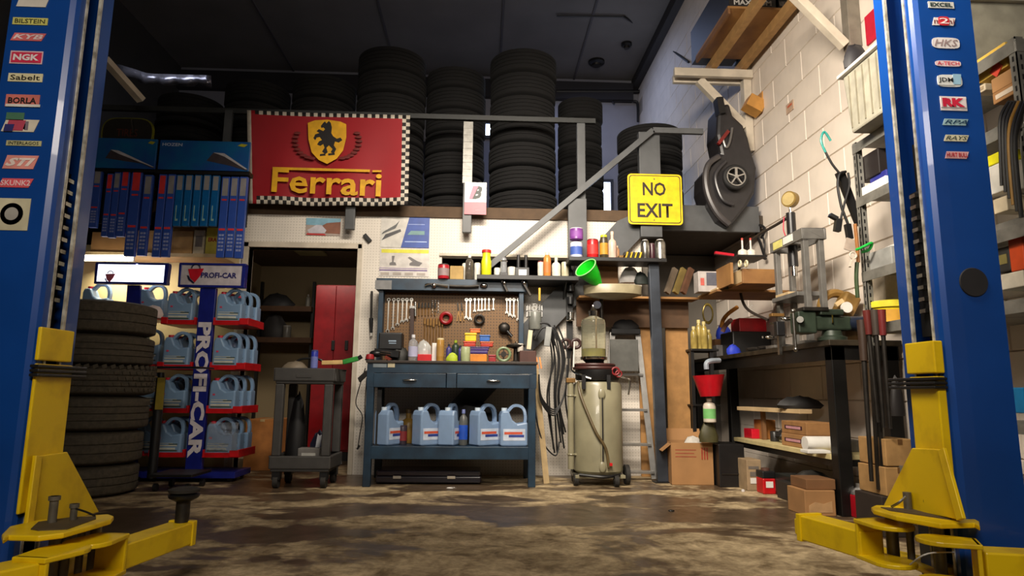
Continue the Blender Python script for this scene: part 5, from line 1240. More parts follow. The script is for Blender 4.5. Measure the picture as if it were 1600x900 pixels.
M().lathe([(r*.86, z1+.02), (r*.9, z1+.03), (r*.92, z1+.1), (r*.84, z1+.105)], n=36).build('black_collar', BLACK, t)
M().torus((-.02, 0, z1+.115), r*.83, .014, 'z', 36, 8).torus((-.02, 0, z1+.14), r*.8, .012, 'z', 36, 8).build('coiled_hose', C(70, 36, 32, .5), t)
zg0, zg1 = P(932, 557, DY).z, P(932, 492, DY).z; gx = P(933, 520, DY).x-cxd; gr = (P(953, 520, DY).x-P(914, 520, DY).x)/2
M().lathe([(gr*1.05, zg0-.02), (gr*1.1, zg0-.012), (gr*1.1, zg0+.004), (gr, zg0+.006)], (gx, 0, 0), 28).build('chamber_base', CHROME, t)
M().lathe([(gr*.5, zg0-.11), (gr*.35, zg0-.07), (gr*.9, zg0-.02)], (gx, 0, 0), 20).build('black_stem', BLACK, t)
M().lathe([(gr, zg0), (gr, zg1-.05), (gr*.92, zg1-.02), (gr*.5, zg1), (gr*.3, zg1+.01)], (gx, 0, 0), 32).build('glass_chamber', mat('chamber_glass', (228, 226, 200), .05, trans=.9, var=.05, ior=1.15), t)
M().lathe([(gr*.9, zg0+.008), (gr*.9, zg0+.07)], (gx, 0, 0), 28).build('yellow_oil', mat('old_oil', (176, 166, 40), .2, trans=.3, var=.1), t)
M().cyl((gx+.02, 0, zg0+.01), (gx+.02, 0, zg1), .006).build('rod', BRS, t)
M().lathe([(gr*.35, zg1+.01), (gr*.4, zg1+.05), (gr*.2, zg1+.07), (.012, zg1+.1)], (gx, 0, 0), 16).build('valve', CHROME, t)
M().cyl((gx+.03, -.02, zg1+.1), (gx+.03, 0, zg1+.1), .032, n=20).build('gauge', CHROME, t)
# oval pan on pole
zp0, zp1 = P(963, 458, DY).z, P(963, 443, DY).z; pxc = P(964, 450, DY).x-cxd; pw = (P(1012, 450, DY).x-P(917, 450, DY).x)/2
PAN = mat('pan', (150, 140, 112), .4, var=.1)
M().lathe([(pw*.1, zp0-.03), (pw*.7, zp0-.01), (pw*.97, zp0+.01), (pw, zp1), (pw*.98, zp1+.005), (pw*.96, zp1), (pw*.9, zp0+.02), (.001, zp0+.01)], (pxc, 0, 0), 40, sy=.6).build('drain_pan', PAN, t)
M().cyl((gx+.09, .12, z1), (gx+.09, .12, zp0), .015).build('pan_pole', DSTEEL, t)
# sight gauge, side tube, hose
sg = M().box(-.016, .012, -r-.012, -r+.01, z0+.07, z1-.05)
sg.build('sight_strip', CREAM, t, .006); M().box(-.004, .006, -r-.016, -r-.011, z0+.1, z1-.1).build('sight_glass', BLACK, t)
for z in (z1-.085, z0+.06): M().sph((-.002, -r-.008, z), .028, sc=(1, .4, 1.5)).build('gauge_fitting', CREAM, t)
M().cyl((-r*1.16, -.06, z0+.03), (-r*1.16, -.06, z1+.02), .024, n=16).build('wand_tube', CREAM, t)
M().box(-r*1.16-.035, -r*1.16+.035, -.09, -.03, z1-.0, z1+.035).build('tube_cap', BRS, t, .003)
for z in (z1-.1, z0+.14): M().torus((-r*1.16, -.06, z), .026, .006, 'z').box(-r*1.14, -r*.9, -.07, -.05, z-.006, z+.006).build('tube_clamp', CREAM, t)
M().tube([(-r*.84, -r*.4, z1+.01), (-r*.8, -r*.72, z1-.1), (-r*.3, -r*1.08, z0+.33), (r*.1, -r*1.12, z0+.2), (r*.22, -r*1.1, z0+.06)], .011).build('drain_hose', C(96, 80, 50, .4), t)
M().box(r*.22, r*.36, -r*1.14, -r*1.0, z0+.07, z0+.09).build('red_valve', RED, t)
M().tube([(r*.5, -r*.7, z1+.07), (r*.95, -r*.7, z1+.04), (r*1.2, -r*.7, z1+.02), (r*1.14, -r*.7, z1-.09)], .008).build('bent_lever', CHROME, t)
M().torus((r*.62, -r*.75, z1+.09), .028, .008, 'y').torus((r*.75, -r*.72, z1+.07), .024, .006, 'y').build('red_handle', C(130, 26, 30, .5), t)
for x in (-r*.72, r*.28): M().box(x-.012, x+.016, -r*.98, -r*.85, z1-.05, z1+.06).build('bracket', BLACK, t)
M().tube([(-r*1.1, -.1, z1+.24), (-r*1.12, -.1, z1+.1), (-r*.8, -.14, z1+.06), (-r*.4, -.16, z1+.03)], .008).build('suction_probe', CHROME, t)
M().tube([(-r*1.02, -.1, z1+.32), (-r*1.06, -.1, z1+.12)], .006).build('suction_probe', WHITE, t)
# ================================================================ cable bundles right of the bench
def cable(name, label, pts, r_, m_, group=None, cat='cable'):
    t = T(name, label, cat, pts[-1], group=group); M().tube(pts, r_).build('cable', m_, t, world=True); return t
CB = C(18, 17, 18, .5)
t = T('jumper_cables', 'bundle of black jumper cables hanging right of the workbench', 'cable', P(868, 740, 5.4))
rg = random.Random(5)
for i in range(9):
    x = 862+i*3.2; sw = rg.uniform(-8, 8)
    M().tube([P(856+i*2, 512+rg.uniform(-4, 10), 5.42), P(x+sw*.3, 560, 5.38), P(x-6+sw, 620, 5.36), P(x+2+sw*.5, 680+rg.uniform(-10, 30), 5.38)], .007).build('cable', CB, t, world=True)
for i in range(4):
    M().tube([P(842, 585+i*4, 5.3), P(846, 620+i*3, 5.3), P(866, 640+i*3, 5.32), P(882, 615, 5.34), P(886, 570, 5.36)], .006).build('cable_loop', CB, t, world=True)
M().tube([P(836, 590, 5.32), P(836, 640, 5.32), P(848, 690, 5.3), P(868, 712, 5.32), P(874, 690, 5.34)], .006).build('cable_loop', CB, t, world=True)
M().tube([P(832, 520, 5.3), P(842, 506, 5.3), P(858, 508, 5.3), P(866, 530, 5.32)], .008).tube([P(836, 530, 5.3), P(848, 512, 5.3), P(862, 518, 5.3), P(866, 540, 5.32)], .008).build('cable_loop', CB, t, world=True)
q = P(856, 528, 5.26); M().cbox(P(856, 526, 5.26), (.05, .03, .16), ry=.12).build('grey_clamp', C(150, 152, 150, .4), t, .006, world=True)
for x in (841, 846): M().bar(P(x-3, 558, 5.24), P(x, 576, 5.24), .012, .012).build('copper_jaw', C(226, 150, 90, .3), t, world=True)
o = M().bar(P(847, 518, 5.1), P(850, 540, 5.1), .02, .02).build('white_handle_tool', C(214, 200, 160, .5)) if False else None
o = M().bar(P(829, 516, 5.13), P(826, 546, 5.13), .035, .02).build('putty_knife', C(222, 210, 176, .5), bev=.003); tag(o, 'cream handled scraper standing at the right end of the workbench', 'scraper')
q = P(835, 488, 5.35); t = T('wire_basket', 'small wire basket hanging right of the hutch', 'basket', q)
bk = M()
for z in (0, .05, .1): bk.torus((q.x, 5.35, q.z-.04+z), .065, .003)
for i in range(14): an = 2*pi*i/14; bk.bar((q.x+.065*cos(an), 5.35+.065*sin(an), q.z-.04), (q.x+.065*cos(an), 5.35+.065*sin(an), q.z+.06), .003, .003)
bk.build('wire', ALU, t, world=True); M().cyl(P(843, 470, 5.33), P(843, 450, 5.33), .01).build('yellow_handle', C(214, 170, 60, .5), t, world=True)
can('clear_jar', 'clear plastic jar right of the hutch under the wire basket', 'jar', (826, 486, 846, 515), 5.33, None, (120, 122, 116), lid=(150, 150, 146))
# leaning wood strip
o = M().bar(P(836, 566, 5.5), P(854, 756, 5.2), .045, .02, (0, 1, 0)).build('wood_strip', mat('old_pine', (176, 150, 106), .7)); tag(o, 'thin pale wood strip leaning right of the workbench', 'plank')
# dark upright and black objects by the drainer
a = R(884, 405, 900, 560, 5.5); t = T('air_line', 'dark post with air fittings and filters left of the drainer', 'air line', (a[0], 5.5, a[2]))
M().box(a[0]+.01, a[0]+.06, 5.5, 5.54, a[2], a[3]).build('post', BLACK, t, world=True)
for y, r_ in ((450, .03), (470, .028), (494, .03)): q = P(891, y, 5.47); M().cyl((q.x, 5.46, q.z-.03), (q.x, 5.46, q.z+.03), r_, n=14).build('filter_bowl', BLKPL if y != 494 else CHROME, t, world=True)
M().torus(P(891, 500, 5.45), .028, .008).build('ring', CHROME, t, world=True)
for i, (x, y) in enumerate(((884, 537), (900, 537))): q = P(x, y, 5.42); o = M().torus(q, .035, .014, 'y').build('hose_coil', C(56, 30, 26, .5)); tag(o, '%s dark round coil behind the drainer wands' % ['left', 'right'][i], 'coil')
lump('paper_bag', 'white cloth bundle behind the drainer pan under the upper shelf', 'cloth', (968, 413, 1000, 437), 5.45, P(984, 442, 5.45).z, (200, 196, 192), 21, .5)
lump('dark_bundle', 'dark cloth heap right of the white bundle behind the drainer pan', 'cloth', (990, 425, 1014, 444), 5.42, P(984, 444, 5.42).z, (40, 48, 44), 22, .5)
o = carton('carton', 'brown box behind the green funnel under the upper black shelf', (930, 412, 966, 444), 5.45, None, .15, CARDD, tape=False)
a = R(905, 440, 1100, 446, 5.4); 
t = T('wood_shelf', 'long brown wooden shelf behind the drainer pan running to the corner', 'shelf', (P(1000, 462, 5.42).x, 5.55, P(1000, 470, 5.42).z))
z = P(1000, 463, 5.4).z; M().box(P(905, 463, 5.4).x, P(1092, 463, 5.4).x, 5.4, 5.585, z-.018, z).build('shelf_board', PLY, t, world=True)
M().box(P(905, 463, 5.4).x, P(1085, 463, 5.4).x, 5.57, 5.585, P(1000, 512, 5.6).z, z-.018).build('back_board', mat('dark_ply', (84, 58, 34), .7), t, world=True)
# ================================================================ aluminium step ladder
t = T('step_ladder', 'aluminium step ladder standing behind the drainer', 'ladder', (P(985, 745, 5.35).x, 5.4, 0))
LY0, LY1 = 5.40, 5.58
def lp(x, y, Y): return P(x, y, Y)
zt = P(985, 517, LY1).z
for (xa, xb) in ((957, 940), (996, 1022)):
    q0 = P(xb, 742, LY0); q1 = P(xa, 520, LY1); q0.z = 0.01
    M().bar(q0, q1, .045, .022, (0, 1, 0)).build('rail', ALU, t, world=True)
for y in (583, 638, 692, 735):
    u = (y-520)/(742-520); Y = LY1+(LY0-LY1)*u; xl = 957+(940-957)*u; xr = 996+(1022-996)*u
    q0, q1 = P(xl, y, Y), P(xr, y, Y); M().box(q0.x, q1.x, Y-.035, Y+.045, q0.z-.022, q0.z).build('step', ALU, t, .002, world=True)
for (xa, xb) in ((957, 950), (996, 1012)):
    q0 = P(xb, 730, 5.67); q0.z = .01; M().bar(q0, P(xa, 520, LY1+.03), .025, .016, (0, 1, 0)).build('rear_rail', ALU, t, world=True)
a = R(955, 514, 1000, 522, LY1-.04); M().box(a[0], a[1], LY1-.06, LY1+.06, a[2], a[3]).build('top_cap', BLKPL, t, .004, world=True)
o = lump('tool_bag', 'black tool bag sitting on top of the step ladder', 'bag', (956, 500, 998, 517), LY1, a[3]+.001, (24, 23, 26), 31, .3)
a = R(954, 530, 998, 580, 5.42); o = M().box(a[0], a[1], 5.43, 5.45, a[2], a[3]).build('drip_board', C(84, 84, 80, .5), bev=.004); tag(o, 'grey rectangular board hung across the upper step ladder', 'board')
# ================================================================ grey steel column, plywood sheets, open carton
t = T('steel_column', 'tall dark steel column standing between ladder and cardboard box', 'column', (P(1034, 745, 5.3).x, 5.3, 0))
p0, p1 = P(1035, 748, 5.28), P(1020, 404, 5.28); p0.z = .008
M().bar((p0.x, 5.28, p0.z), (p1.x, 5.28, p1.z), .085, .06, (0, 1, 0)).build('column', mat('steel_column', (60, 66, 76), .4, .3, var=.25, scale=5), t, .004, world=True)
M().box(p0.x-.07, p0.x+.07, 5.22, 5.34, 0, .008).build('foot_plate', DSTEEL, t, world=True)
pl = [(1000, 500, 1024, 745, 5.62, 'plywood sheet leaning left of the steel column'), (1043, 502, 1078, 745, 5.62, 'plywood sheet leaning right of the steel column')]
for x0, y0, x1, y1, Y, lb in pl:
    a = R(x0, y0, x1, y1, Y); o = M().box(a[0], a[1], Y, Y+.018, .002, a[3]).build('plywood_sheet', mat('light_ply', (176, 130, 76), .65)); tag(o, lb, 'plywood')
Y = 5.12; a = R(1052, 692, 1116, 756, Y); w = a[1]-a[0]; h = a[3]
t = T('open_carton', 'open brown cardboard box on the floor right of the steel column', 'box', ((a[0]+a[1])/2, Y+.16, 0), radians(-4))
cb = M(); th = .006
cb.box(-w/2, w/2, -.16, -.16+th, 0, h).box(-w/2, w/2, .16-th, .16, 0, h).box(-w/2, -w/2+th, -.16+th, .16-th, 0, h).box(w/2-th, w/2, -.16+th, .16-th, 0, h).box(-w/2, w/2, -.16, .16, 0, th)
cb.build('carton', CARD, t)
M().cbox((0, .2, h+.04), (w, th, .11), rx=-.5).build('flap', CARD, t); M().cbox((-w/2-.03, 0, h-.035), (th, .3, .1), ry=.9).build('flap', CARD, t)
tx = text('|||', (.05, .09), (0+w*.3, -.1615, h*.75), FX[0], FX[1], C(160, 60, 40), t, world=False, bold=.03)
M().box(-w*.4, w*.1, -.1612, -.16, h*.82, h*.84).box(-w*.4, w*.05, -.1612, -.16, h*.74, h*.76).box(-w*.4, w*.1, -.1612, -.16, h*.66, h*.68).build('red_print', C(150, 66, 44, .7), t)
lump('crumpled_paper', 'white crumpled paper poking out of the open carton', 'paper', (1068, 683, 1098, 700), Y+.14, h-.045, (206, 200, 190), 41, .6)
# ================================================================ black steel bench along the right wall
BX = 2.10
ztop = PX(1297, 531, BX).z
by0 = 3.84; by1 = 6.45
BKST = mat('bench_black', (26, 25, 24), .4, .3, var=.3, scale=6)
t = T('steel_bench', 'heavy black steel bench running along the block wall on the right', 'workbench', (2.3, 4.7, 0))
M().box(BX-.02, WX-.02, by0-.02, by1, ztop-.035, ztop).build('bench_top', mat('bench_top_dark', (58, 50, 38), .5, .2, var=.3), t, .004, world=True)
M().box(BX, BX+.01, by0, by1, ztop-.12, ztop-.036).box(BX+.01, WX-.03, by0, by0+.01, ztop-.12, ztop-.036).build('apron', BKST, t, world=True)
for x in (BX, WX-.12):
    for y in (by0, by1-.1): M().box(x, x+.085, y, y+.08, 0, ztop-.036).build('leg', BKST, t, .004, world=True)
ZR = ztop+.001
# lower shelf boards
zs_ = PX(1245, 700, BX+.02).z
t = T('wood_shelf', 'pale wooden lower shelf board under the black bench', 'shelf', (2.3, 4.6, zs_))
M().box(BX+.09-.09, WX-.14, by0+.09, 5.45, zs_-.03, zs_).build('board', mat('pale_board', (206, 190, 138), .7, var=.1), t, .002, world=True)
M().box(BX+.01, WX-.14, by0+.09, 5.45, zs_-.07, zs_-.031).build('batten', BKST, t, world=True)
def rbox(name, label, px, Xf, zb, dx, m_, cat='box', tape=False, patch=None, bev=.004, group=None, hole=False):
    """box whose camera-side and aisle-side faces show: px gives the front-left bottom corner and height/width on plane Xf"""
    x0, y0, x1, y1 = px
    q = PX(x0, y1, Xf) if zb is None else None
    z = q.z if zb is None else zb
    # depth from the aisle-side face seen between x0 and x1
    ya = PX(x0, (y0+y1)/2, Xf).y; yb = PX(x1, (y0+y1)/2, Xf).y
    h = PX((x0+x1)/2, y0, Xf).z-PX((x0+x1)/2, y1, Xf).z
    y_lo, y_hi = min(ya, yb), max(ya, yb)
    t = T(name, label, cat, (Xf+dx/2, (y_lo+y_hi)/2, z), group=group); d = y_hi-y_lo
    M().box(-dx/2, dx/2, -d/2, d/2, 0, h).build('body', m_, t, bev)
    if patch: M().box(-dx/2-.002, -dx/2, -d*.36, d*.36, h*.3, h*.7).build('paper_label', C(*patch, .6), t)
    if hole: M().box(-dx*.3, dx*.3, -d/2-.002, -d/2, h*.3, h*.62).build('hand_hole', C(60, 30, 30, .8), t); M().box(-dx*.24, dx*.24, -d/2-.003, -d/2-.001, h*.36, h*.56).build('packet', C(196, 150, 160, .5), t)
    return t, h
def fbox(name, label, px, Y, zb, dep, m_, cat='box', patch=None, bev=.004, hole=False, hz=None):
    a = R(*px, Y); w = a[1]-a[0]; h = hz or (a[3]-a[2]); z = a[2] if zb is None else zb
    t = T(name, label, cat, ((a[0]+a[1])/2, Y+dep/2, z))
    M().box(-w/2, w/2, -dep/2, dep/2, 0, h).build('body', m_, t, bev)
    if patch: M().box(-w*.25, w*.25, -dep/2-.002, -dep/2, h*.2, h*.5).build('paper_label', C(*patch, .6), t)
    if hole: M().box(-w/2-.002, -w/2, -dep*.34, dep*.36, h*.36, h*.66).build('hand_hole', C(60, 30, 30, .8), t); M().box(-w/2-.003, -w/2-.001, -dep*.28, dep*.3, h*.40, h*.60).build('packet', C(206, 150, 160, .5), t)
    return t, h
S_ = zs_+.001
t, h = fbox('parts_carton', 'lower of two stacked parts cartons with hand holes on the bench shelf', (1260, 684, 1310, 700), 4.30, S_, .36, CARD, hole=True, hz=.085)
t, h2 = fbox('parts_carton', 'upper of two stacked parts cartons with hand holes on the bench shelf', (1260, 664, 1306, 682), 4.30, S_+h+.001, .36, mat('carton_mid', (156, 112, 66), .8), hole=True, hz=.085)
fbox('red_tray', 'bright red plastic tray at the far end of the bench shelf', (1175, 678, 1204, 693), 5.25, S_, .16, C(206, 24, 46, .35), 'tray')
can('can', 'dark can between the red tray and the stacked cartons', 'can', (1204, 678, 1217, 694), 4.98, S_, (44, 42, 40))
fbox('carton', 'brown carton behind the red tray on the bench shelf', (1190, 650, 1212, 680), 5.2, S_, .15, mat('carton_orange', (160, 102, 44), .8))
q = P(1284, 692, 4.1); t = T('paper_roll', 'white paper roll lying on the bench shelf right of the cartons', 'paper roll', (q.x, 4.14, S_))
M().cyl((-.09, 0, .048), (.09, 0, .048), .045, n=24).build('roll', WHITE, t); M().cyl((.0905, 0, .048), (.091, 0, .048), .018, n=16).build('core', CARDD, t)
t, _ = fbox('paper_stack', 'loose white papers in front of the paper roll', (1262, 694, 1298, 703), 3.97, S_, .1, WHITE, 'paper', hz=.02)
fbox('metal_plate', 'flat grey metal part on the bench shelf behind the near leg', (1325, 684, 1352, 704), 4.1, S_, .2, C(120, 116, 108, .4, .4), 'part', hz=.07)
# raised plank and dark parts above
zpl = P(1230, 642, 4.7).z
t = T('plank', 'wooden plank lying raised above the stacked cartons under the bench', 'plank', (2.3, 4.8, zpl))
M().bar((P(1160, 636, 5.4).x, 5.4, zpl), (P(1259, 643, 4.55).x, 4.55, zpl), .10, .03).build('board', WOOD, t, .002, world=True)
M().box(P(1192, 660, 5.15).x, P(1197, 660, 5.15).x, 5.15, 5.19, S_, zpl-.016).build('prop', CARDD, t, world=True)
lump('black_casting', 'black casting lying on the raised plank under the bench', 'part', (1215, 627, 1284, 646), 4.72, zpl+.017, (24, 22, 22), 51, .4)
lump('dark_parts', 'heap of dark metal parts behind the stacked cartons', 'parts', (1212, 645, 1290, 668), 4.85, S_+.02, (34, 32, 32), 52, .4)
# floor under the bench
t, _ = fbox('tall_carton', 'tall narrow tan carton with printed side on the floor under the bench', (1167, 716, 1190, 764), 4.86, 0, .2, mat('carton_grey', (160, 136, 104), .8), hz=None)
a = R(1170, 722, 1186, 760, 4.858); M().box(a[0], a[1], 4.8575, 4.86, a[3]-.05, a[3]-.03).box(a[0]+.01, a[1]-.02, 4.8575, 4.86, a[2]+.07, a[3]-.07).build('print', C(112, 104, 96), t, world=True); M().box(a[0]+.01, a[1]-.01, 4.856, 4.858, a[2]+.02, a[2]+.06).build('paper_label', WHITE, t, world=True)
t = T('red_canister', 'red canister with black top beside the tall tan carton', 'canister', (P(1199, 765, 4.72).x, 4.74, 0))
a = R(1190, 733, 1210, 765, 4.66); w = a[1]-a[0]; h = a[3]; M().box(-w/2, w/2, -.06, .06, 0, h*.62).build('body', C(196, 20, 28, .35), t, .008); M().box(-w/2, w/2, -.06, .06, h*.62, h*.9).build('black_top', BLKPL, t, .006); M().cyl((0, 0, h*.9), (0, 0, h), .03).build('cap', C(90, 60, 50), t); M().box(-w*.28, w*.28, -.063, -.06, h*.26, h*.5).build('paper_label', WHITE, t)
t, _ = fbox('battery_box', 'black battery box with a white label under the bench', (1238, 740, 1272, 776), 4.42, 0, .26, C(26, 32, 30, .4), 'box', hz=None)
a = R(1240, 744, 1255, 763, 4.418); M().box(a[0], a[1], 4.416, 4.419, a[2], a[3]).build('paper_label', WHITE, t, world=True)
t, _ = fbox('black_crate', 'black crate at the far end under the bench, beside the open carton', (1124, 696, 1164, 763), 5.02, 0, .3, C(24, 23, 24, .4), 'crate')
M().box(P(1128, 720, 5.0).x, P(1160, 720, 5.0).x, 5.012, 5.02, P(1140, 742, 5.0).z, P(1140, 740, 5.0).z).build('ridge', DSTEEL, t, world=True)
t, h = fbox('torn_carton', 'large brown carton with a torn flap in front of the black bench leg', (1258, 770, 1306, 808), 3.86, 0, .22, CARD, hz=.145)
M().prism([(-.07, .02), (.07, .02), (.07, .085), (.02, .07), (-.03, .08), (-.07, .06)], -.112, -.1105, 'y').build('torn_flap', mat('torn', (190, 150, 104), .9), t)
fbox('flat_carton', 'flat dark carton on top of the torn one', (1260, 752, 1306, 770), 3.88, .146, .2, CARDD, hz=.06)
lump('black_tray', 'dark tray of metal parts behind the flat carton under the bench', 'tray', (1236, 733, 1300, 756), 4.25, .12, (40, 38, 34), 55, .5)
fbox('dark_box', 'long dark box under the tray of metal parts', (1240, 745, 1304, 780), 4.3, 0, .25, C(44, 38, 34, .6), hz=.118)
t = T('gas_can', 'red fuel can with a silver neck on the floor right of the bench leg', 'can', (P(1349, 800, 3.8).x, 3.82, 0))
a = R(1336, 770, 1362, 802, 3.76); w = a[1]-a[0]; M().box(-w/2, w/2, -.07, .07, 0, .13).build('body', C(176, 18, 34, .35), t, .008); M().box(-w*.3, w*.45, -.073, -.07, .03, .07).build('paper_label', C(190, 180, 180), t); M().lathe([(.05, .13), (.045, .15), (.02, .17), (.02, .19)], n=16).build('neck', ALU, t)
# ---------------- things on the black bench
# vise
t = T('bench_vise', 'dark green bench vise with a long steel handle on the near bench corner', 'vise', (2.12, 4.0, ZR))
VG = mat('vise_green', (50, 62, 50), .45, .2, var=.2)
def wp_(x, y, Y): return P(x, y, Y)
VY = 3.92
a = R(1283, 512, 1318, 531, VY)
vc = P(1300, 525, VY).x
M().lathe([(.085, 0), (.085, .02), (.06, .03), (.055, .06)], (vc, VY, ZR), 24).build('swivel_base', VG, t, world=True)
a = R(1262, 484, 1330, 516, VY)
M().box(a[0]+.02, a[1]-.02, VY-.04, VY+.04, ZR+.062, ZR+.15).build('body', VG, t, .012, world=True)
M().cyl((a[1]-.03, VY, ZR+.11), (P(1345, 497, VY).x, VY, ZR+.105), .042, .05, 18).build('anvil_barrel', mat('vise_blue', (30, 40, 60), .4, .2), t, world=True)
b = R(1240, 478, 1264, 510, VY); M().box(b[0], b[1]+.02, VY-.055, VY+.055, ZR+.04, ZR+.175).build('front_jaw', VG, t, .01, world=True)
b = R(1246, 463, 1285, 478, VY); M().box(b[0], b[1], VY-.07, VY+.07, ZR+.176, ZR+.2).build('jaw_block', DSTEEL, t, .004, world=True)
M().box(b[1]-.05, b[1]+.1, VY-.06, VY+.06, ZR+.152, ZR+.19).build('rear_jaw', VG, t, .008, world=True)
q0, q1 = P(1239, 486, VY-.08), P(1243.5, 546, VY-.08)
M().cyl(q0, q1, .0085, n=12).sph(q0, .015).sph(q1, .015).build('handle', STEEL, t, world=True); M().cyl((b[0]-.03, VY-.08, ZR+.12), (b[0]+.02, VY, ZR+.12), .02).build('screw_end', STEEL, t, world=True)
M().cbox(P(1300, 497, VY-.05), (.008, .01, .06)).build('bright_edge', CHROME, t, world=True)
# gold bandsaw / grinder behind the vise
t = T('bench_grinder', 'gold coloured curved machine guard with a white dial behind the vise', 'machine', P(1305, 490, 4.25))
GM = mat('gold_cast', (150, 116, 60), .4, .3, var=.2)
q = P(1306, 481, 4.25); M().torus(q, .10, .03, 'y', 26, 8, a0=-.2, a1=pi+.1).build('arched_guard', GM, t, world=True)
q = P(1322, 477, 4.22); M().cbox(q, (.12, .1, .16), ry=.5).build('motor_housing', GM, t, .02, world=True)
M().box(P(1295, 500, 4.25).x, P(1335, 500, 4.25).x, 4.2, 4.32, ZR+.0, P(1305, 492, 4.25).z).build('stand', DSTEEL, t, .006, world=True)
q = P(1324, 480, 4.12); M().cyl(q, q+Vector((0, .02, 0)), .036, n=22).build('white_dial', WHITE, t, world=True)
q = P(1311, 473, 4.14); M().cbox(q, (.06, .02, .025), ry=-.6).build('bright_lever', C(230, 200, 150, .3), t, world=True)
fbox('brass_block', 'brown wooden block right of the vise base', (1321, 504, 1343, 529), 3.98, ZR, .1, mat('brown_block', (122, 92, 50), .6), 'block')
# shop press
t = T('shop_press', 'grey bench shop press with black hydraulic ram and round gauge', 'press', (P(1255, 530, 4.35).x, 4.35, ZR))
PG = mat('press_grey', (112, 110, 106), .4, .2, var=.12)
yn, yf = 4.18, 4.67
def q2(x, y, Y): return P(x, y, Y)
hx0_, hx1_ = 2.2, 2.36
# head beam: channel running along y (front end near camera right)
zh1, zh0 = P(1275, 356, yn).z, P(1275, 373, yn).z
cxn = P(1272, 365, yn).x; hw = .085
for yy in (0,):
    M().box(cxn-hw, cxn-hw+.012, yn, yf, zh0, zh1).box(cxn+hw-.012, cxn+hw, yn, yf, zh0, zh1).box(cxn-hw+.012, cxn+hw-.012, yn, yn+.012, zh0, zh1).box(cxn-hw+.012, cxn+hw-.012, yf-.012, yf, zh0, zh1).box(cxn-hw+.012, cxn+hw-.012, yn+.25, yn+.37, zh0+.02, zh0+.035).build('head_beam', PG, t, .002, world=True)
for x in (cxn-hw+.014, cxn+hw-.05):
    for y in (yn+.014, yf-.06): M().box(x, x+.036, y, y+.04, ZR+.02, zh0-.001).build('column', PG, t, .002, world=True)
for ya_ in (yn-.05, yf-.1): M().box(cxn-hw-.05, cxn+hw+.05, ya_, ya_+.15, ZR, ZR+.02).build('foot', PG, t, .002, world=True)
yr = yn+.31; zg = P(1236, 292, yr).z
rb = M().cyl((cxn, yr, zh0-.13), (cxn, yr, P(1240, 333, yr).z), .032, n=20); rb.build('hydraulic_ram', BLKPL, t, world=True)
M().cyl((cxn, yr, zh0-.2), (cxn, yr, zh0-.13), .022, n=16).build('ram_piston', CHROME, t, world=True)
zt_ = P(1240, 333, yr).z; M().cyl((cxn, yr, zt_), (cxn, yr, zt_+.05), .011).build('gauge_stem', CHROME, t, world=True)
g_ = M().cyl((cxn-.02, yr-.02, zt_+.10), (cxn+.02, yr+.005, zt_+.10), .058, n=26).build('pressure_gauge', mat('gauge_brass', (142, 116, 60), .35, .3), t, world=True)
M().cyl((cxn-.024, yr-.0225, zt_+.10), (cxn-.02, yr-.02, zt_+.10), .048, n=26).build('gauge_face', C(170, 150, 100), g_, world=True)
M().box(cxn-hw-.004, cxn-hw, yf-.2, yf-.06, zh0+.01, zh1-.01).build('yellow_label', C(214, 206, 120, .4), t, world=True); M().box(cxn-hw-.004, cxn-hw, yf-.36, yf-.22, zh0+.015, zh1-.01).build('white_label', WHITE, t, world=True)
M().box(cxn-hw-.03, cxn+hw+.03, yn+.05, yf-.05, P(1210, 470, 4.5).z, P(1210, 470, 4.5).z+.03).build('press_bed', PG, t, .003, world=True)
M().box(cxn-hw-.02, cxn+hw-.02, yn+.2, yn+.4, P(1210, 470, 4.5).z+.031, P(1210, 470, 4.5).z+.05).build('pine_block', WOOD, t, .003, world=True)
M().tube([(cxn-.03, yr, zt_-.04), P(1215, 350, yr+.1), P(1175, 375, 4.9), P(1158, 405, 5.05), P(1155, 440, 5.1), P(1165, 480, 5.0), P(1200, 500, 4.8)], .011).build('hydraulic_hose', C(44, 36, 30, .5), t, world=True)
M().tube([(cxn-.05, yr, zt_-.03), (cxn-.06, yr, zt_-.12), (cxn-.045, yr, zh1+.01)], .004).build('red_cord', C(190, 20, 60), t, world=True)
# drill-like chrome tools between press and vise
for i, (x0, y0, x1, y1, Y) in enumerate(((1214, 488, 1221, 542, 4.1),)):
    pass
t = T('bar_clamp', 'long steel bar clamp hanging over the bench edge left of the vise', 'clamp', P(1218, 542, 4.4))
YC_ = 4.42; XC_ = BX-.045
q0, q1 = PX(1216, 470, XC_), PX(1220, 541, XC_)
M().bar((XC_, YC_, ZR+.28), (XC_, YC_, ZR-.06), .02, .028, (0, 1, 0)).build('bar', STEEL, t, world=True)
M().cbox((XC_+.005, YC_, ZR+.12), (.06, .05, .1)).build('black_block', BLKPL, t, .006, world=True); M().cbox((XC_-.01, YC_, ZR+.215), (.09, .05, .022)).build('brass_pad', BRS, t, .003, world=True)
for i, (x, y, rr_) in enumerate(((1209, 508, .02), (1230, 500, .022), (1207, 527, .018), (1232, 524, .02))):
    q = P(x, y, 4.55); o = M().sph((0, 0, rr_*.8), rr_, sc=(1.6, 1, .8)).bar((-.05, 0, rr_*.8), (.04, .02, rr_*.9), .014, .014).build('socket_tool', CHROME); o.location = (q.x, 4.5+i*.05, max(q.z-.01, ZR)); tag(o, ['upper left', 'upper right', 'lower left', 'lower right'][i]+' bright metal tool piece around the bar clamp', 'tool')
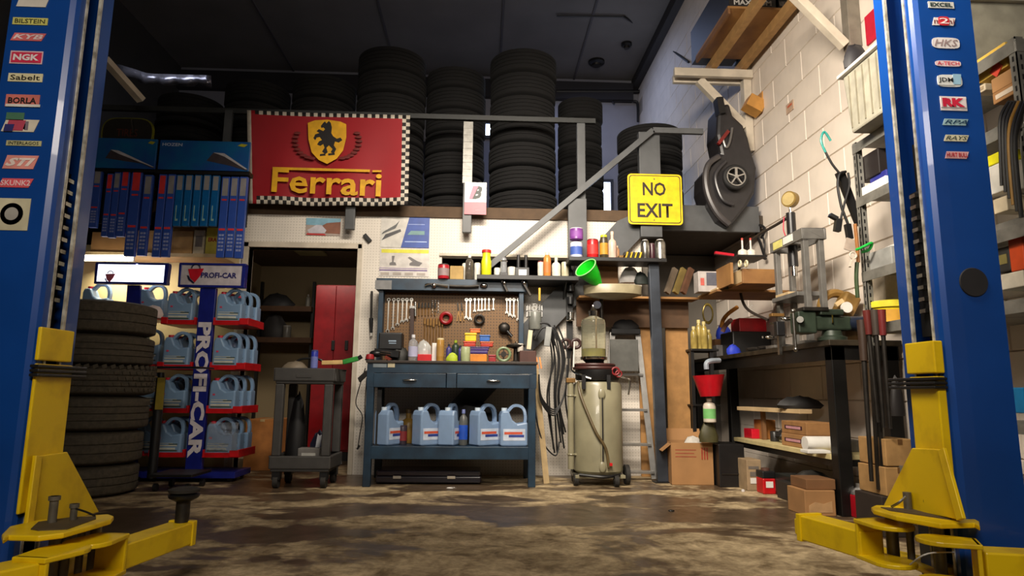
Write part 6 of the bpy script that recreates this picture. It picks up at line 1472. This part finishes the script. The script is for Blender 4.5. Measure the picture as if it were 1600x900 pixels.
for i, (x, w_) in enumerate(((1188, 40), (1160, 30), (1140, 26))):
    q = P(x, 540, 4.75+i*.22); o = M().tube([(-.12, 0, .02), (-.04, .02, .03), (.05, 0, .022), (.12, .01, .02)], .014+.002*i).build('lever_tool', DSTEEL); o.location = (2.26, q.y, ZR); tag(o, '%s of three dark metal levers lying on the black bench' % ['nearest', 'middle', 'farthest'][i], 'tool')
# crates and tins further down the bench
t, h = fbox('black_crate', 'black plastic crate on the far half of the bench, red box on top', (1144, 490, 1204, 528), 5.6, ZR, .3, C(24, 24, 25, .4), 'crate', hz=None, bev=.01)
t, _ = fbox('red_toolbox', 'red metal box with small white lettering on the black crate', (1154, 469, 1196, 490), 5.64, ZR+h+.001, .2, C(196, 16, 32, .35), 'box')
a = R(1166, 477, 1177, 486, 5.638); text('AC', (a[1]-a[0], a[3]-a[2]), ((a[0]+a[1])/2, 5.637, (a[2]+a[3])/2+.004), FX[0], FX[1], WHITE, t); M().box(a[0]-.01, a[1]+.005, 5.637, 5.64, a[2]-.012, a[2]-.006).build('white_line', WHITE, t, world=True)
lump('blue_rag', 'bright blue crumpled cloth in front of the black crate', 'cloth', (1134, 520, 1156, 536), 5.48, ZR, (36, 60, 196), 61, .6)
lump('blue_hat', 'blue cap behind the orange cloth on the bench', 'cap', (1117, 474, 1141, 498), 6.1, ZR+.18, (30, 60, 190), 62, .7)
fbox('cardboard_base', 'brown carton under the blue cap on the bench', (1116, 497, 1142, 531), 6.02, ZR, .2, CARDD, hz=.178)
t = T('orange_cloth', 'orange cloth strip draped from the red box down the bench', 'cloth', P(1125, 500, 5.0))
M().tube([P(1152, 480, 5.58), P(1138, 490, 5.56), P(1130, 500, 5.7), P(1127, 512, 5.72)], .018).build('cloth', C(206, 140, 60, .9), t, world=True)
M().tube([P(1142, 500, 5.56), P(1134, 508, 5.65), P(1129, 518, 5.68)], .02).build('pink_fold', C(150, 110, 100, .9), t, world=True)
BO = mat('amber_plastic', (200, 176, 96), .2, trans=.3, var=.2)
fbox('grey_cup', 'grey plastic tub right of the amber rack', (1119, 515, 1133, 543), 5.85, ZR, .1, C(96, 92, 90, .5), 'tub', hz=.11)
t = T('bottle_rack', 'black frame chair-like rack at the far end of the bench holding amber bottles', 'rack', (P(1108, 700, 5.55).x, 5.6, 0))
# black tubular rack
for (x, Y) in ((1082, 5.48), (1112, 5.48)):
    q = P(x, 560, Y); M().box(q.x-.015, q.x+.015, Y, Y+.03, 0, P(x, 545, Y).z).build('leg', BLACK, t, world=True)
z = P(1095, 545, 5.48).z; x0_, x1_ = P(1079, 545, 5.48).x, P(1122, 545, 5.48).x
M().box(x0_, x1_, 5.46, 5.74, z-.02, z).build('top_plate', BLACK, t, .004, world=True)
for y in (632, 690): zz = P(1095, y, 5.48).z; M().box(x0_, x1_, 5.46, 5.74, zz-.012, zz).build('shelf_plate', BLACK, t, world=True)
for i, (x, y0_, dy) in enumerate(((1084, 508, 0), (1092, 497, .05), (1100, 500, .0), (1107, 512, .06), (1096, 505, .12))):
    bottle('bottle', ['leftmost', 'tallest', 'middle front', 'rightmost', 'hindmost'][i]+' amber plastic bottle on the black rack', 'bottle', (x-5, y0_, x+5, 543), 5.52+dy, z+.001, (0, 0, 0), (206, 190, 130), material=BO, neck=.5)
q = P(1106, 490, 5.66); o = M().torus((0, 0, 0), .055, .009, 'y', 22, 8).build('brass_hoop', C(150, 130, 60, .3, .4)); o.location = q; o.scale = (.8, 1, 1.5); tag(o, 'tall brass coloured hoop standing above the amber bottles', 'hoop')
# red funnel, pipe and jug under
t = T('red_funnel', 'red plastic funnel hanging below the end of the black bench', 'funnel', P(1108, 620, 5.0))
q0, q1 = P(1103, 586, 5.0), P(1110, 619, 5.0); M().cyl((q0.x+.02, 5.0, q0.z), (q1.x, 5.0, q1.z), .12, .075, 24).build('cone', C(176, 8, 26, .35), t, world=True)
t = T('pvc_elbow', 'bright bent pipe sticking out at the far bench corner', 'pipe', P(1103, 570, 5.0)); M().tube([P(1104, 577, 5.05), P(1104, 568, 5.05), P(1110, 564, 5.05), P(1124, 563, 5.1)], .02).build('pipe', C(150, 160, 170, .3), t, world=True)
bottle('fluid_jug', 'white jug with a green lower half beneath the red funnel', 'bottle', (1099, 622, 1118, 660), 5.02, None, (206, 196, 180), (220, 210, 196), lab=(120, 190, 110))
lump('dark_bag', 'dark mossy bag under the white and green jug', 'bag', (1092, 660, 1122, 692), 5.05, P(1100, 690, 5.1).z, (70, 66, 36), 71, .6)
# ---- items hanging from board/wall and wooden shelf on side wall
t = T('corner_shelf', 'plywood shelf slanting out along the side wall in the back corner', 'shelf', P(1120, 462, 5.5))
za_ = P(1092, 463, 5.4).z
M().box(P(1094, 463, 5.4).x, WX-.02, 5.0, 5.46, za_-.018, za_).build('shelf_board', PLY, t, world=True)
M().box(P(1094, 463, 5.4).x, P(1094, 463, 5.4).x+.012, 5.0, 5.46, za_, za_+.012).build('front_lip', WOOD, t, world=True)
t2_, _ = fbox('book_box', 'white picture box leaning on the corner shelf', (1091, 418, 1126, 450), 5.15, za_+.001, .12, C(176, 168, 164, .5), hz=None)
a = R(1104, 426, 1124, 446, 5.148); M().box(a[0], a[1], 5.147, 5.15, a[2]+.0, a[3]).build('picture', C(90, 90, 100), t2_, world=True); M().box(a[0]-.05, a[0]-.02, 5.147, 5.15, a[2], a[2]+.06).build('red_print', C(190, 90, 80), t2_, world=True)
for i, (x, c_) in enumerate(((1063, (116, 98, 50)), (1075, (92, 60, 40)), (1050, (110, 96, 80)))):
    q0, q1 = P(x-8, 458, 5.45), P(x+5, 420, 5.5); q0.z = max(q0.z, za_+.03)
    o = M().bar(q0, q1, .03, .05).build('board_offcut', C(*c_, .7)); tag(o, ['yellow-brown', 'dark brown', 'greyish'][i]+' board offcut leaning on the long wooden shelf', 'board')
t = T('plywood_box', 'open plywood box on the side wall shelf carrying white pump bottles', 'box', P(1150, 430, 5.0))
a = R(1130, 395, 1148, 452, 4.9); M().box(a[0], a[0]+.02, 4.75, 5.05, za_+.001, P(1135, 416, 4.9).z).build('side', PLY, t, world=True)
zb2 = P(1180, 420, 4.7).z; zb3 = P(1180, 443, 4.7).z
bx_ = P(1160, 430, 4.7).x; bx2 = min(P(1222, 430, 4.7).x, WX-.02)
M().box(bx_, bx2, 4.70, 4.72, zb3, zb2).build('front_board', PLY, t, .004, world=True); M().box(bx_, bx2, 4.72, 5.0, zb3, zb3+.015).build('bottom', PLY, t, world=True); M().box(bx_, bx_+.015, 4.72, 5.0, zb3+.015, zb2).build('side', WOOD, t, world=True)
for i, x in enumerate((1160, 1173)):
    tt = bottle('glue_bottle', ['left', 'right'][i]+' one of two white cone tipped bottles above the plywood box', 'bottle', (x-7, 372, x+7, 402), 4.9, None, (214, 208, 196), (196, 60, 50), sh=.3, neck=.2)
zq = P(1165, 402, 4.9).z
o = M().box(P(1146, 402, 4.9).x, min(P(1190, 402, 4.9).x, WX-.02), 4.8, 5.05, zq-.014, zq-.001).build('black_shelf_board', BLACK); tag(o, 'thin black shelf board under the two cone tipped bottles', 'shelf')
o = M().bar(P(1117, 395, 5.0), P(1146, 399, 5.0), .03, .02).build('red_handle_tool', C(170, 14, 36, .4)); tag(o, 'red handled tool sticking out left of the cone tipped bottles', 'tool')
fbox('dark_pouch', 'small dark green pouch on the corner shelf end', (1129, 402, 1141, 428), 4.98, za_+.001, .05, C(46, 54, 44, .6), 'pouch', hz=None)
t = T('tape_rolls', 'two small cream tape rolls hooked on the plywood box', 'tape roll', P(1160, 414, 4.68))
for x in (1156, 1166): M().torus(P(x, 412, 4.68), .022, .007, 'x', 18, 6).build('roll', C(210, 196, 160), t, world=True)
t = T('belt_loop', 'dark belts hanging in loops on the wall left of the press', 'belt', PX(1192, 400, WX-.03))
M().tube([PX(1196, 405, WX-.05), PX(1188, 380, WX-.05), PX(1181, 362, WX-.05), PX(1187, 352, WX-.05), PX(1195, 358, WX-.05), PX(1190, 372, WX-.05)], .012).tube([PX(1193, 405, WX-.05), PX(1195, 385, WX-.05), PX(1192, 370, WX-.05)], .008).build('belt', CB, t, world=True)

# ================================================================ steel shelving on the right wall
def shelving(lab, X0, ys, zs, ztop_):
    t = T('steel_shelving', lab, 'shelf', (X0+.2, (ys[0]+ys[1])/2, 0))
    for y in ys:
        for x in (X0, WX-.06):
            u = M().box(x, x+.035, y, y+.004, 0, ztop_).box(x, x+.004, y, y+.035, 0, ztop_)
            up = u.build('upright', GALV, t, world=True)
            h = M(); z = .1
            while z < ztop_-.03: h.box(x-.0012, x, y+.014, y+.022, z, z+.022).box(x+.014, x+.022, y-.0012, y, z, z+.022); z += .042
            h.build('slots', BLACK, up, world=True, kind='stuff')
    for z in zs:
        M().box(X0+.005, WX-.03, ys[0]+.005, ys[1]+.03, z-.012, z-.006).box(X0-.003, X0, ys[0], ys[1]+.035, z-.055, z).box(X0, WX-.03, ys[0]-.003, ys[0], z-.055, z).build('shelf_panel', GALV, t, .001, world=True)
    return t
SX = 2.12
zr1 = PX(1350, 216, SX).z; zr2 = PX(1350, 305, SX).z; zr3 = PX(1350, 425, SX).z
ys0 = PX(1337, 228, SX).y
ys1 = PX(1585, 60, SX).y
shelving('galvanised steel shelving against the right wall behind the right lift post', SX, (ys1, ys0), (zr1, zr2, zr3, P(1590, 505, 2.6).z if False else PX(1575, 470, SX).z, .35), zr1+.01)
print('SHELF', ys0, ys1, zr1, zr2, zr3, ztop)
def sitem(name, label, px, X, zb, dx, m_, **k): return rbox(name, label, px, X, zb, dx, m_, **k)
sitem('parts_bin', 'black parts bin on the upper steel shelf left of the post', (1341, 222, 1372, 262), SX+.04, None if False else zr2+.10, .3, C(30, 24, 24, .5), cat='bin')
sitem('blue_box', 'dark blue box under the black bin on the steel shelf', (1358, 255, 1385, 285), SX+.05, zr2+.001, .2, C(40, 46, 130, .5))
sitem('white_bin', 'low white bin row on the steel shelf beam above the cords', (1345, 277, 1384, 292), SX+.01, zr2+.001, .03, WHITE, cat='bin')
t, _ = sitem('oil_filter_box', 'grey picture box with a blue lid on the third steel shelf', (1352, 372, 1392, 402), SX+.03, zr3+.001, .16, C(150, 150, 146, .5))
sitem('white_pack', 'small white pack right of the grey picture box', (1382, 350, 1396, 398), SX+.22, zr3+.001, .1, WHITE)
o = T('brown_panel', 'pale board panel leaning beneath the third steel shelf', 'board', PX(1375, 470, SX+.1))
a0, a1 = PX(1358, 430, SX+.2), PX(1400, 430, SX+.2); M().box(SX+.2, SX+.215, a1.y, a0.y, PX(1380, 472, SX+.2).z, PX(1380, 418, SX+.2).z).build('board', C(196, 182, 160, .7), o, world=True)
# bucket
zb_ = PX(1390, 520, SX+.14).z; q = PX(1392, 500, SX+.14)
t = T('bucket', 'yellow plastic bucket with colourful label beside the right lift post', 'bucket', (q.x, q.y, zb_))
hb = PX(1390, 474, SX+.14).z-zb_; rb_ = .12
M().lathe([(rb_*.82, 0), (rb_, hb)], n=28).build('body', C(222, 196, 20, .4), t); M().lathe([(rb_*1.04, hb-.03), (rb_*1.06, hb), (rb_*.9, hb+.008)], n=28).build('lid', C(230, 214, 60, .4), t)
M().lathe([(rb_*.86, hb*.22), (rb_*.955, hb*.72)], n=28).build('paper_label', C(214, 160, 60), t); M().lathe([(rb_*.845, hb*.04), (rb_*.87, hb*.16)], n=28).build('red_band', C(190, 30, 40), t)
M().lathe([(rb_*.9, hb*.3), (rb_*.94, hb*.5)], n=28).build('blue_band', C(90, 160, 190), t) if False else None
zsup = zb_-.002; o = M().box(SX+.0, WX-.06, ys1+.04, ys0-.06, zsup-.012, zsup).build('shelf_board', GALV) ; tag(o, 'galvanised shelf board carrying the yellow bucket', 'shelf')
# cartons stacked low at the shelf
for i, (y0_, y1_, lb) in enumerate(((686, 729, 'upper of two tan cartons stacked beside the yellow carriage'), (730, 776, 'lower of two tan cartons stacked beside the yellow carriage'))):
    a = R(1378, y0_, 1425, y1_, 3.3); tt = T('carton', lb, 'box', ((a[0]+a[1])/2+.02, 3.42, a[2]))
    M().box(-(a[1]-a[0])/2-.0, (a[1]-a[0])/2, -.12, .12, 0.001, a[3]-a[2]-.001).build('carton', mat('carton_tan', (176, 136, 84), .8), tt, .004); M().box(-.012, .012, -.122, -.12, (a[3]-a[2])*.8, (a[3]-a[2])*.99).build('tape', C(110, 76, 40), tt)
    zlow = a[2]
o = fbox('block_stack', 'dark crate under the two stacked tan cartons', (1378, 777, 1425, 800), 3.3, 0, .24, C(50, 40, 34, .7), 'crate', hz=zlow-.001)
# pry bars
def pry(x0, y0, x1, y1, Y, hl, hm, lb, sh=DSTEEL, r_=.011):
    q0, q1 = P(x0, y0, Y), P(x1, y1, Y); qm = q0.lerp(q1, hl)
    t = T('pry_bar', lb, 'pry bar', q1, group='pry bars hanging on the shelf upright')
    M().cyl(q0, qm, r_*1.9, r_*1.5, 12).build('handle', hm, t, world=True); M().cyl(qm, q1, r_, r_*.8, 10).build('shaft', sh, t, world=True)
RH = C(96, 36, 32, .4)
pry(1354, 485, 1372, 660, 3.3, .22, RH, 'left one of three red handled pry bars on the shelf upright'); pry(1366, 484, 1381, 668, 3.28, .22, C(70, 60, 54, .4), 'middle grey-brown handled pry bar between two red ones'); pry(1377, 484, 1391, 670, 3.26, .22, C(110, 36, 36, .4), 'right one of three red handled pry bars, nearest the lift post')
pry(1346, 500, 1362, 752, 3.34, .26, C(60, 44, 34, .5), 'long brown handled bar left of the three pry bars', DSTEEL, .013)
for i, (x, Y) in enumerate(((1360, 3.36), (1368, 3.34))):
    o = M().bar(P(x, 540, Y), P(x+13, 765, Y), .012, .02).build('steel_rod', DSTEEL); tag(o, ['left', 'right'][i]+' thin dark rod among the hanging pry bars', 'rod')
# cords on the upright
t = T('power_cords', 'black cords with plugs hanging from a teal hooked stick on the block wall', 'cord', PX(1310, 380, WX-.25))
Y0 = 3.62
M().tube([P(1298, 220, Y0), P(1288, 206, Y0), P(1283, 220, Y0), P(1290, 238, Y0)], .007).build('teal_hook', C(40, 140, 130, .4), t, world=True)
M().tube([P(1290, 238, Y0), P(1300, 256, Y0), P(1311, 270, Y0)], .007).build('stick', CB, t, world=True)
M().tube([P(1322, 268, Y0), P(1312, 272, Y0), P(1309, 290, Y0), P(1314, 320, Y0), P(1319, 335, Y0), P(1325, 350, Y0)], .008).tube([P(1325, 270, Y0), P(1327, 290, Y0), P(1319, 320, Y0), P(1312, 350, Y0)], .007).build('cord', CB, t, world=True)
M().cbox(P(1309, 352, Y0), (.035, .03, .075), ry=.2).cbox(P(1326, 362, Y0), (.03, .03, .09), ry=-.1).cbox(P(1302, 339, Y0), (.05, .03, .02), ry=.5).build('plug', BLKPL, t, world=True)
M().prism([(P(1311, 268, Y0).x, P(1311, 268, Y0).z), (P(1324, 268, Y0).x, P(1324, 268, Y0).z), (P(1352, 345, Y0).x, P(1352, 345, Y0).z), (P(1344, 352, Y0).x, P(1344, 352, Y0).z)], Y0+.02, Y0+.05).build('black_belt', CB, t, world=True)
o = M().cbox(P(1330, 383, 3.5), (.07, .006, .07), ry=.3).build('paper_tag', C(176, 160, 146, .7)); tag(o, 'small pinkish paper tag hanging among the cords', 'tag')
t = T('bungee_cord', 'bright green bungee cord wrapped round the shelf upright', 'cord', P(1345, 385, 3.4))
M().tube([P(1338, 390, 3.42), P(1344, 388, 3.4), P(1352, 384, 3.38), P(1362, 380, 3.38), P(1358, 390, 3.4), P(1346, 394, 3.42)], .008).build('cord', C(20, 170, 60, .5), t, world=True)
t = T('steel_chain_hook', 'orange and green straps dangling down the shelf upright', 'strap', P(1340, 440, 3.45))
M().tube([P(1336, 350, 3.46), P(1339, 380, 3.46), P(1341, 410, 3.46)], .01).build('orange_strap', C(150, 96, 44), t, world=True); M().tube([P(1339, 410, 3.46), P(1338, 435, 3.46), P(1340, 465, 3.46)], .011).build('green_strap', C(50, 70, 36), t, world=True)
t = T('scissors', 'pale handled tool hooked low on the shelf upright', 'tool', P(1331, 415, 3.44)); M().torus(P(1333, 399, 3.44), .018, .005, 'y').bar(P(1333, 404, 3.44), P(1328, 417, 3.44), .02, .01).build('body', C(210, 196, 180, .4), t, world=True)
o = lump('black_glove', 'dark gloves hooked low between the pry bars and the lift post', 'glove', (1390, 590, 1412, 650), 3.1, None, (34, 30, 30), 81, .6)
# white tote on top of shelving
t = T('storage_tote', 'white ribbed plastic tote on top of the steel shelving', 'storage box', (2.3, 2.9, zr1))
tx0 = 2.02; a0 = PX(1322, 200, tx0); a1 = PX(1380, 160, tx0); zt0 = zr1+.001; zt1 = PX(1322, 117, tx0).z
ty1 = a0.y; ty0 = ty1-.75
M().prism([(ty0+.03, zt0), (ty1-.05, zt0), (ty1, zt1), (ty0, zt1)], tx0, WX-.08, 'x').build('tub', C(158, 154, 138, .5), t, .012, world=True)
rb2 = M()
for k in range(11): y = ty0+.05+k*(ty1-ty0-.12)/10; rb2.box(tx0-.004, tx0, y, y+.01, zt0+.03, zt1-.02)
rb2.build('ribs', C(128, 122, 104, .5), t, world=True)
M().box(tx0-.02, WX-.06, ty0-.02, ty1+.025, zt1, zt1+.02).build('lid', C(206, 202, 196, .5), t, .004, world=True)
o = lump('black_bag', 'black bag and oddments on the lid of the white tote', 'bag', (1318, 74, 1356, 110), 3.3, zt1+.021, (30, 28, 32), 83, .6)
# shelf contents right of the post
z1c = zr1
Xs = SX+.03
def shelf_item(name, label, x0, y0, x1, y1, m_, dx=.25, X=None, cat='box', patch=None, zb=None):
    X = X or Xs; return rbox(name, label, (x0, y0, x1, y1), X, zb, dx, m_, cat=cat, patch=patch)
# the shelving continues towards the camera: beams are shared; boxes between
yb_, _ = shelf_item('yellow_box', 'yellow box with a red emblem on the upper right shelf', 1527, 92, 1575, 132, mat('box_yellow', (214, 176, 74), .6), patch=None)
q = PX(1556, 108, Xs-.003); M().cbox((Xs-.002, q.y, q.z), (.003, .05, .05), rx=.8).build('red_emblem', C(206, 70, 50), yb_, world=True)
shelf_item('cream_box', 'small cream labelled box below the yellow one, nearest the lift post', 1524, 138, 1540, 150, C(206, 190, 160, .6), dx=.12, patch=(170, 150, 120))
shelf_item('tan_carton', 'tan carton in the middle of the upper right shelf', 1549, 124, 1590, 148, CARD, dx=.2)
shelf_item('tan_carton', 'long carton with a pale end label on the upper right shelf', 1551, 146, 1592, 165, mat('carton_mid', (156, 112, 66), .8), dx=.25, patch=(206, 190, 170))
shelf_item('yellow_bag', 'big white sack with a yellow top on the middle right shelf', 1541, 262, 1572, 308, C(206, 202, 192, .6), dx=.12, cat='bag')
shelf_item('grey_bag', 'second white sack behind the yellow topped one', 1570, 258, 1600, 305, C(190, 186, 176, .6), dx=.12, cat='bag', X=Xs+.03)
o = shelf_item('yellow_sack_top', 'yellow folded top of the white sack', 1541, 245, 1572, 262, C(222, 214, 20, .5), dx=.12, cat='bag')
shelf_item('round_filter', 'cream round filter below the white sacks', 1552, 312, 1574, 336, C(206, 190, 160, .6), dx=.1, cat='filter')
shelf_item('black_box', 'black battery box with yellow print on the lower right shelf', 1552, 390, 1578, 428, C(44, 44, 42, .5), patch=(120, 110, 60))
shelf_item('orange_box', 'orange box at the right frame edge on the lower right shelf', 1577, 372, 1600, 426, C(196, 70, 24, .5))
shelf_item('white_box', 'long white box under the black battery box', 1558, 430, 1600, 455, C(196, 188, 170, .6))
shelf_item('blue_crate', 'bright blue crate low at the right frame edge', 1578, 605, 1600, 645, C(24, 120, 176, .4), cat='crate')
for z, lb in ((PX(1575, 345, SX).z, 'galvanised shelf under the white sacks'), (PX(1575, 473, SX).z, 'galvanised shelf under the long white box'), (PX(1585, 662, SX).z, 'galvanised shelf under the blue crate')):
    o = M().box(SX+.0, WX-.06, 2.0, 2.5 if False else ys1+.6, z-.04, z).build('shelf_board', GALV); tag(o, lb, 'shelf')
t = T('cable_bundle', 'bundle of dark cables hanging down the right hand shelving', 'cable', PX(1580, 330, SX-.03))
for i in range(6):
    x = 1562+i*5; X = SX-.02-.006*i
    M().tube([PX(x+16, 158, X), PX(x+2, 185+i*3, X), PX(x+2-i*.5, 240, X), PX(x+4+i, 290+i*10, X)], .008).build('cable', CB if i != 3 else C(150, 110, 40, .5), t, world=True)
# ================================================================ overhead wall brackets, timber and cartons, right
YB_ = 5.8
t = T('wall_bracket', 'white timber bracket with diagonal brace carrying the far end of the overhead shelf', 'bracket', P(1184, 240, YB_))
q0 = P(1184, 238, YB_); zt_ = P(1184, 108, YB_).z; xw = WX-.046
M().box(xw-.035, xw+.04, YB_-.04, YB_+.05, q0.z, zt_+.2).build('wall_post', WHITEW, t, .004, world=True)
ql = P(1050, 118, YB_); M().box(ql.x, xw+.04, YB_-.09, YB_-.041, ql.z-.04, ql.z+.04).build('arm', WHITEW, t, .004, world=True)
M().box(ql.x+.03, xw+.04, YB_+.051, YB_+.10, ql.z-.04, ql.z+.04).build('arm', WHITEW, t, .004, world=True)
M().bar((P(1092, 126, YB_).x, YB_-.0, P(1092, 126, YB_).z), (xw-.03, YB_-.0, P(1180, 200, YB_).z), .08, .07, (0, 1, 0)).build('brace', WHITEW, t, .004, world=True)
o = M().cbox(P(1178, 165, 5.6), (.16, .14, .12), ry=.5).cbox(P(1190, 160, 5.6), (.05, .12, .16), ry=.1).build('pine_offcut', mat('yellow_pine', (196, 140, 66), .7)) ; tag(o, 'yellow pine offcuts wedged behind the white wall post', 'timber')
# overhead shelf: two long joists + plywood and cartons
zsH = ql.z+.045
YN = PZ(1150, 13, zsH+.09).y
xa = P(1082, 100, YB_).x
t = T('overhead_shelf', 'brown plywood overhead shelf on long timber joists above the block wall', 'shelf', (2.2, 4.7, zsH))
M().box(xa, WX-.03, YN, YB_-.1, zsH+.09, zsH+.11).build('plywood', PLY, t, world=True)
for (xa_, ya_), (xb_, yb2_) in (((1192, 8), (1110, 108)), ((1240, 8), (1172, 100))):
    p0, p1 = PZ(xa_, ya_, zsH), PZ(xb_, yb2_, zsH); x = (p0.x+p1.x)/2; print('joist', p0, p1)
    M().box(x-.03, x+.03, YN-.5, YB_+.08, zsH, zsH+.089).build('joist', mat('joist', (176, 136, 84), .7), t, .003, world=True)
M().box(xa, xa+.02, YN, YB_-.1, zsH+.04, zsH+.089).build('edge_batten', CARDD, t, world=True)
zz = zsH+.112
t, h = None, .3
for i, (x0c, x1c, lb, w_) in enumerate(((xa+.02, xa+.42, 'left dark cardboard carton with white capitals on the overhead shelf', 'MAXIMUM'), (xa+.44, WX-.05, 'right dark carton with white capitals on the overhead shelf', 'MAXIMUM'))):
    t = T('black_carton', lb, 'box', ((x0c+x1c)/2, YN+.5, zz))
    M().box(x0c, x1c, YN+.02, YN+1.0, zz, zz+.35).build('carton', C(30, 27, 28, .5), t, .004, world=True)
    text(w_, ((x1c-x0c)*.8, .045), ((x0c+x1c)/2, YN+.018, zz+.045), FX[0], FX[1], C(180, 176, 170), t, bold=.03)
# nearer bracket
YN2 = 3.55
t = T('wall_bracket', 'near timber bracket with steep white brace above the white tote', 'bracket', PX(1325, 75, WX-.05))
q0 = PX(1330, 76, WX-.06)
M().box(WX-.09, WX-.002, q0.y-.04, q0.y+.04, q0.z, zz).build('wall_post', mat('grey_timber', (120, 112, 100), .7), t, .004, world=True)
M().bar(P(1238, -10, q0.y), P(1320, 72, q0.y), .06, .06, (0, 1, 0)).build('brace', WHITEW, t, .004, world=True)
M().box(P(1200, 0, q0.y).x, WX-.02, q0.y-.04, q0.y+.04, zsH-.085, zsH-.001).build('arm', WHITEW, t, .004, world=True)
o = M().box(WX-.016, WX-.002, PX(1364, 40, WX).y-.06, PX(1364, 40, WX).y+.06, PX(1362, 68, WX).z, PX(1362, 20, WX).z).build('red_pennant', C(190, 20, 50, .6)); tag(o, 'red cloth pennant on the wall beside the right lift post', 'pennant')
a0, a1 = PX(1229, 180, WX-.004), PX(1239, 155, WX-.004)
t = T('wall_sticker', 'small faded orange and white sticker on the block wall', 'sticker', (WX-.004, (a0.y+a1.y)/2, a0.z))
M().box(WX-.006, WX-.001, a1.y, a0.y, a0.z, a1.z).build('print', C(196, 166, 140, .6), t, world=True); M().box(WX-.008, WX-.006, a1.y+.02, a0.y-.03, a0.z+(a1.z-a0.z)*.55, a1.z-.02).build('orange_patch', C(206, 100, 66, .6), t, world=True)
# ================================================================ ride-on toy car body hung nose down
YT = 5.55
t = T('toy_car', 'dark toy car body with a five spoke wheel hung nose down on the wall', 'toy car', P(1140, 300, YT))
def tp_(x, y): q = P(x, y, YT); return (q.x, q.z)
out = [(1122, 165), (1140, 160), (1146, 180), (1162, 195), (1170, 215), (1176, 240), (1183, 262), (1180, 300), (1168, 322), (1150, 345), (1140, 356), (1122, 345), (1108, 322), (1099, 295), (1100, 270), (1112, 255), (1126, 240), (1120, 210)]
DK = mat('toy_body', (40, 38, 40), .35, var=.15)
M().prism([tp_(*p) for p in out], YT, YT+.3).build('body', DK, t, .03, world=True)
M().tube([Vector((tp_(x, y)[0], YT-.02, tp_(x, y)[1])) for x, y in ((1122, 246), (1106, 258), (1101, 280), (1106, 308), (1120, 335), (1138, 352))], .028).build('fender', C(64, 60, 60, .35), t, world=True)
q = P(1149, 277, YT-.06); M().torus(q, .095, .024, 'y', 30, 10).build('tyre', C(18, 17, 18, .7), t, world=True)
wh = M().torus(q+Vector((0, -.02, 0)), .082, .007, 'y', 30, 6)
for k in range(5): an = 2*pi*k/5+.3; wh.bar(q+Vector((0, -.02, 0)), q+Vector((.08*cos(an), -.02, .08*sin(an))), .022, .012)
wh.cyl(q+Vector((0, -.035, 0)), q+Vector((0, 0, 0)), .018, n=16).build('wheel_rim', ALU, t, world=True)
M().tube([P(1129, 215, YT-.02), P(1134, 230, YT-.02), P(1140, 222, YT-.02), P(1144, 200, YT-.02)], .012).build('windscreen_frame', C(120, 118, 116, .3, .5), t, world=True)
M().bar(P(1122, 225, YT-.02), P(1138, 205, YT-.02), .03, .03).build('red_lamp', C(110, 30, 26, .4), t, world=True)
M().bar(P(1122, 155, YT), P(1126, 180, YT), .06, .1).build('mount', BLACK, t, world=True)
M().tube([P(1134, 252, YT-.02), P(1118, 275, YT-.02), P(1128, 310, YT-.03), P(1146, 320, YT-.03)], .016).build('body_crease', C(52, 50, 52, .35), t, world=True)
# small bin scrap on the floor and puddle bits
o = lump('floor_litter', 'tiny white paper scrap on the floor by the tall tan carton', 'paper', (1158, 762, 1164, 766), 4.8, 0, (206, 200, 196), 91, .8)
q = PZ(703, 764, 0); o = M().sph((0, 0, .006), .012, sc=(2.2, 1, .5)).build('floor_litter', WHITE); o.location = q; tag(o, 'small white bottle cap on the floor in front of the workbench', 'scrap')  # white bottle cap lying on the floor
q = PZ(1049, 799, 0); o = M().sph((0, 0, .004), .014, sc=(1.4, 1, .4)).build('oil_clump', BLACK); o.location = q; tag(o, 'small dark clump on the open floor', 'debris')

o = M().box(WX-.022, WX-.004, .8, 2.72, .0, 3.9).build('added_dark_sheet', mat('added_dark_sheet', (14, 13, 13), .8)); tag(o, 'added black sheet darkening the block wall behind the right hand shelving', 'added_sheet')  # added sheet that makes the wall behind the shelving near black
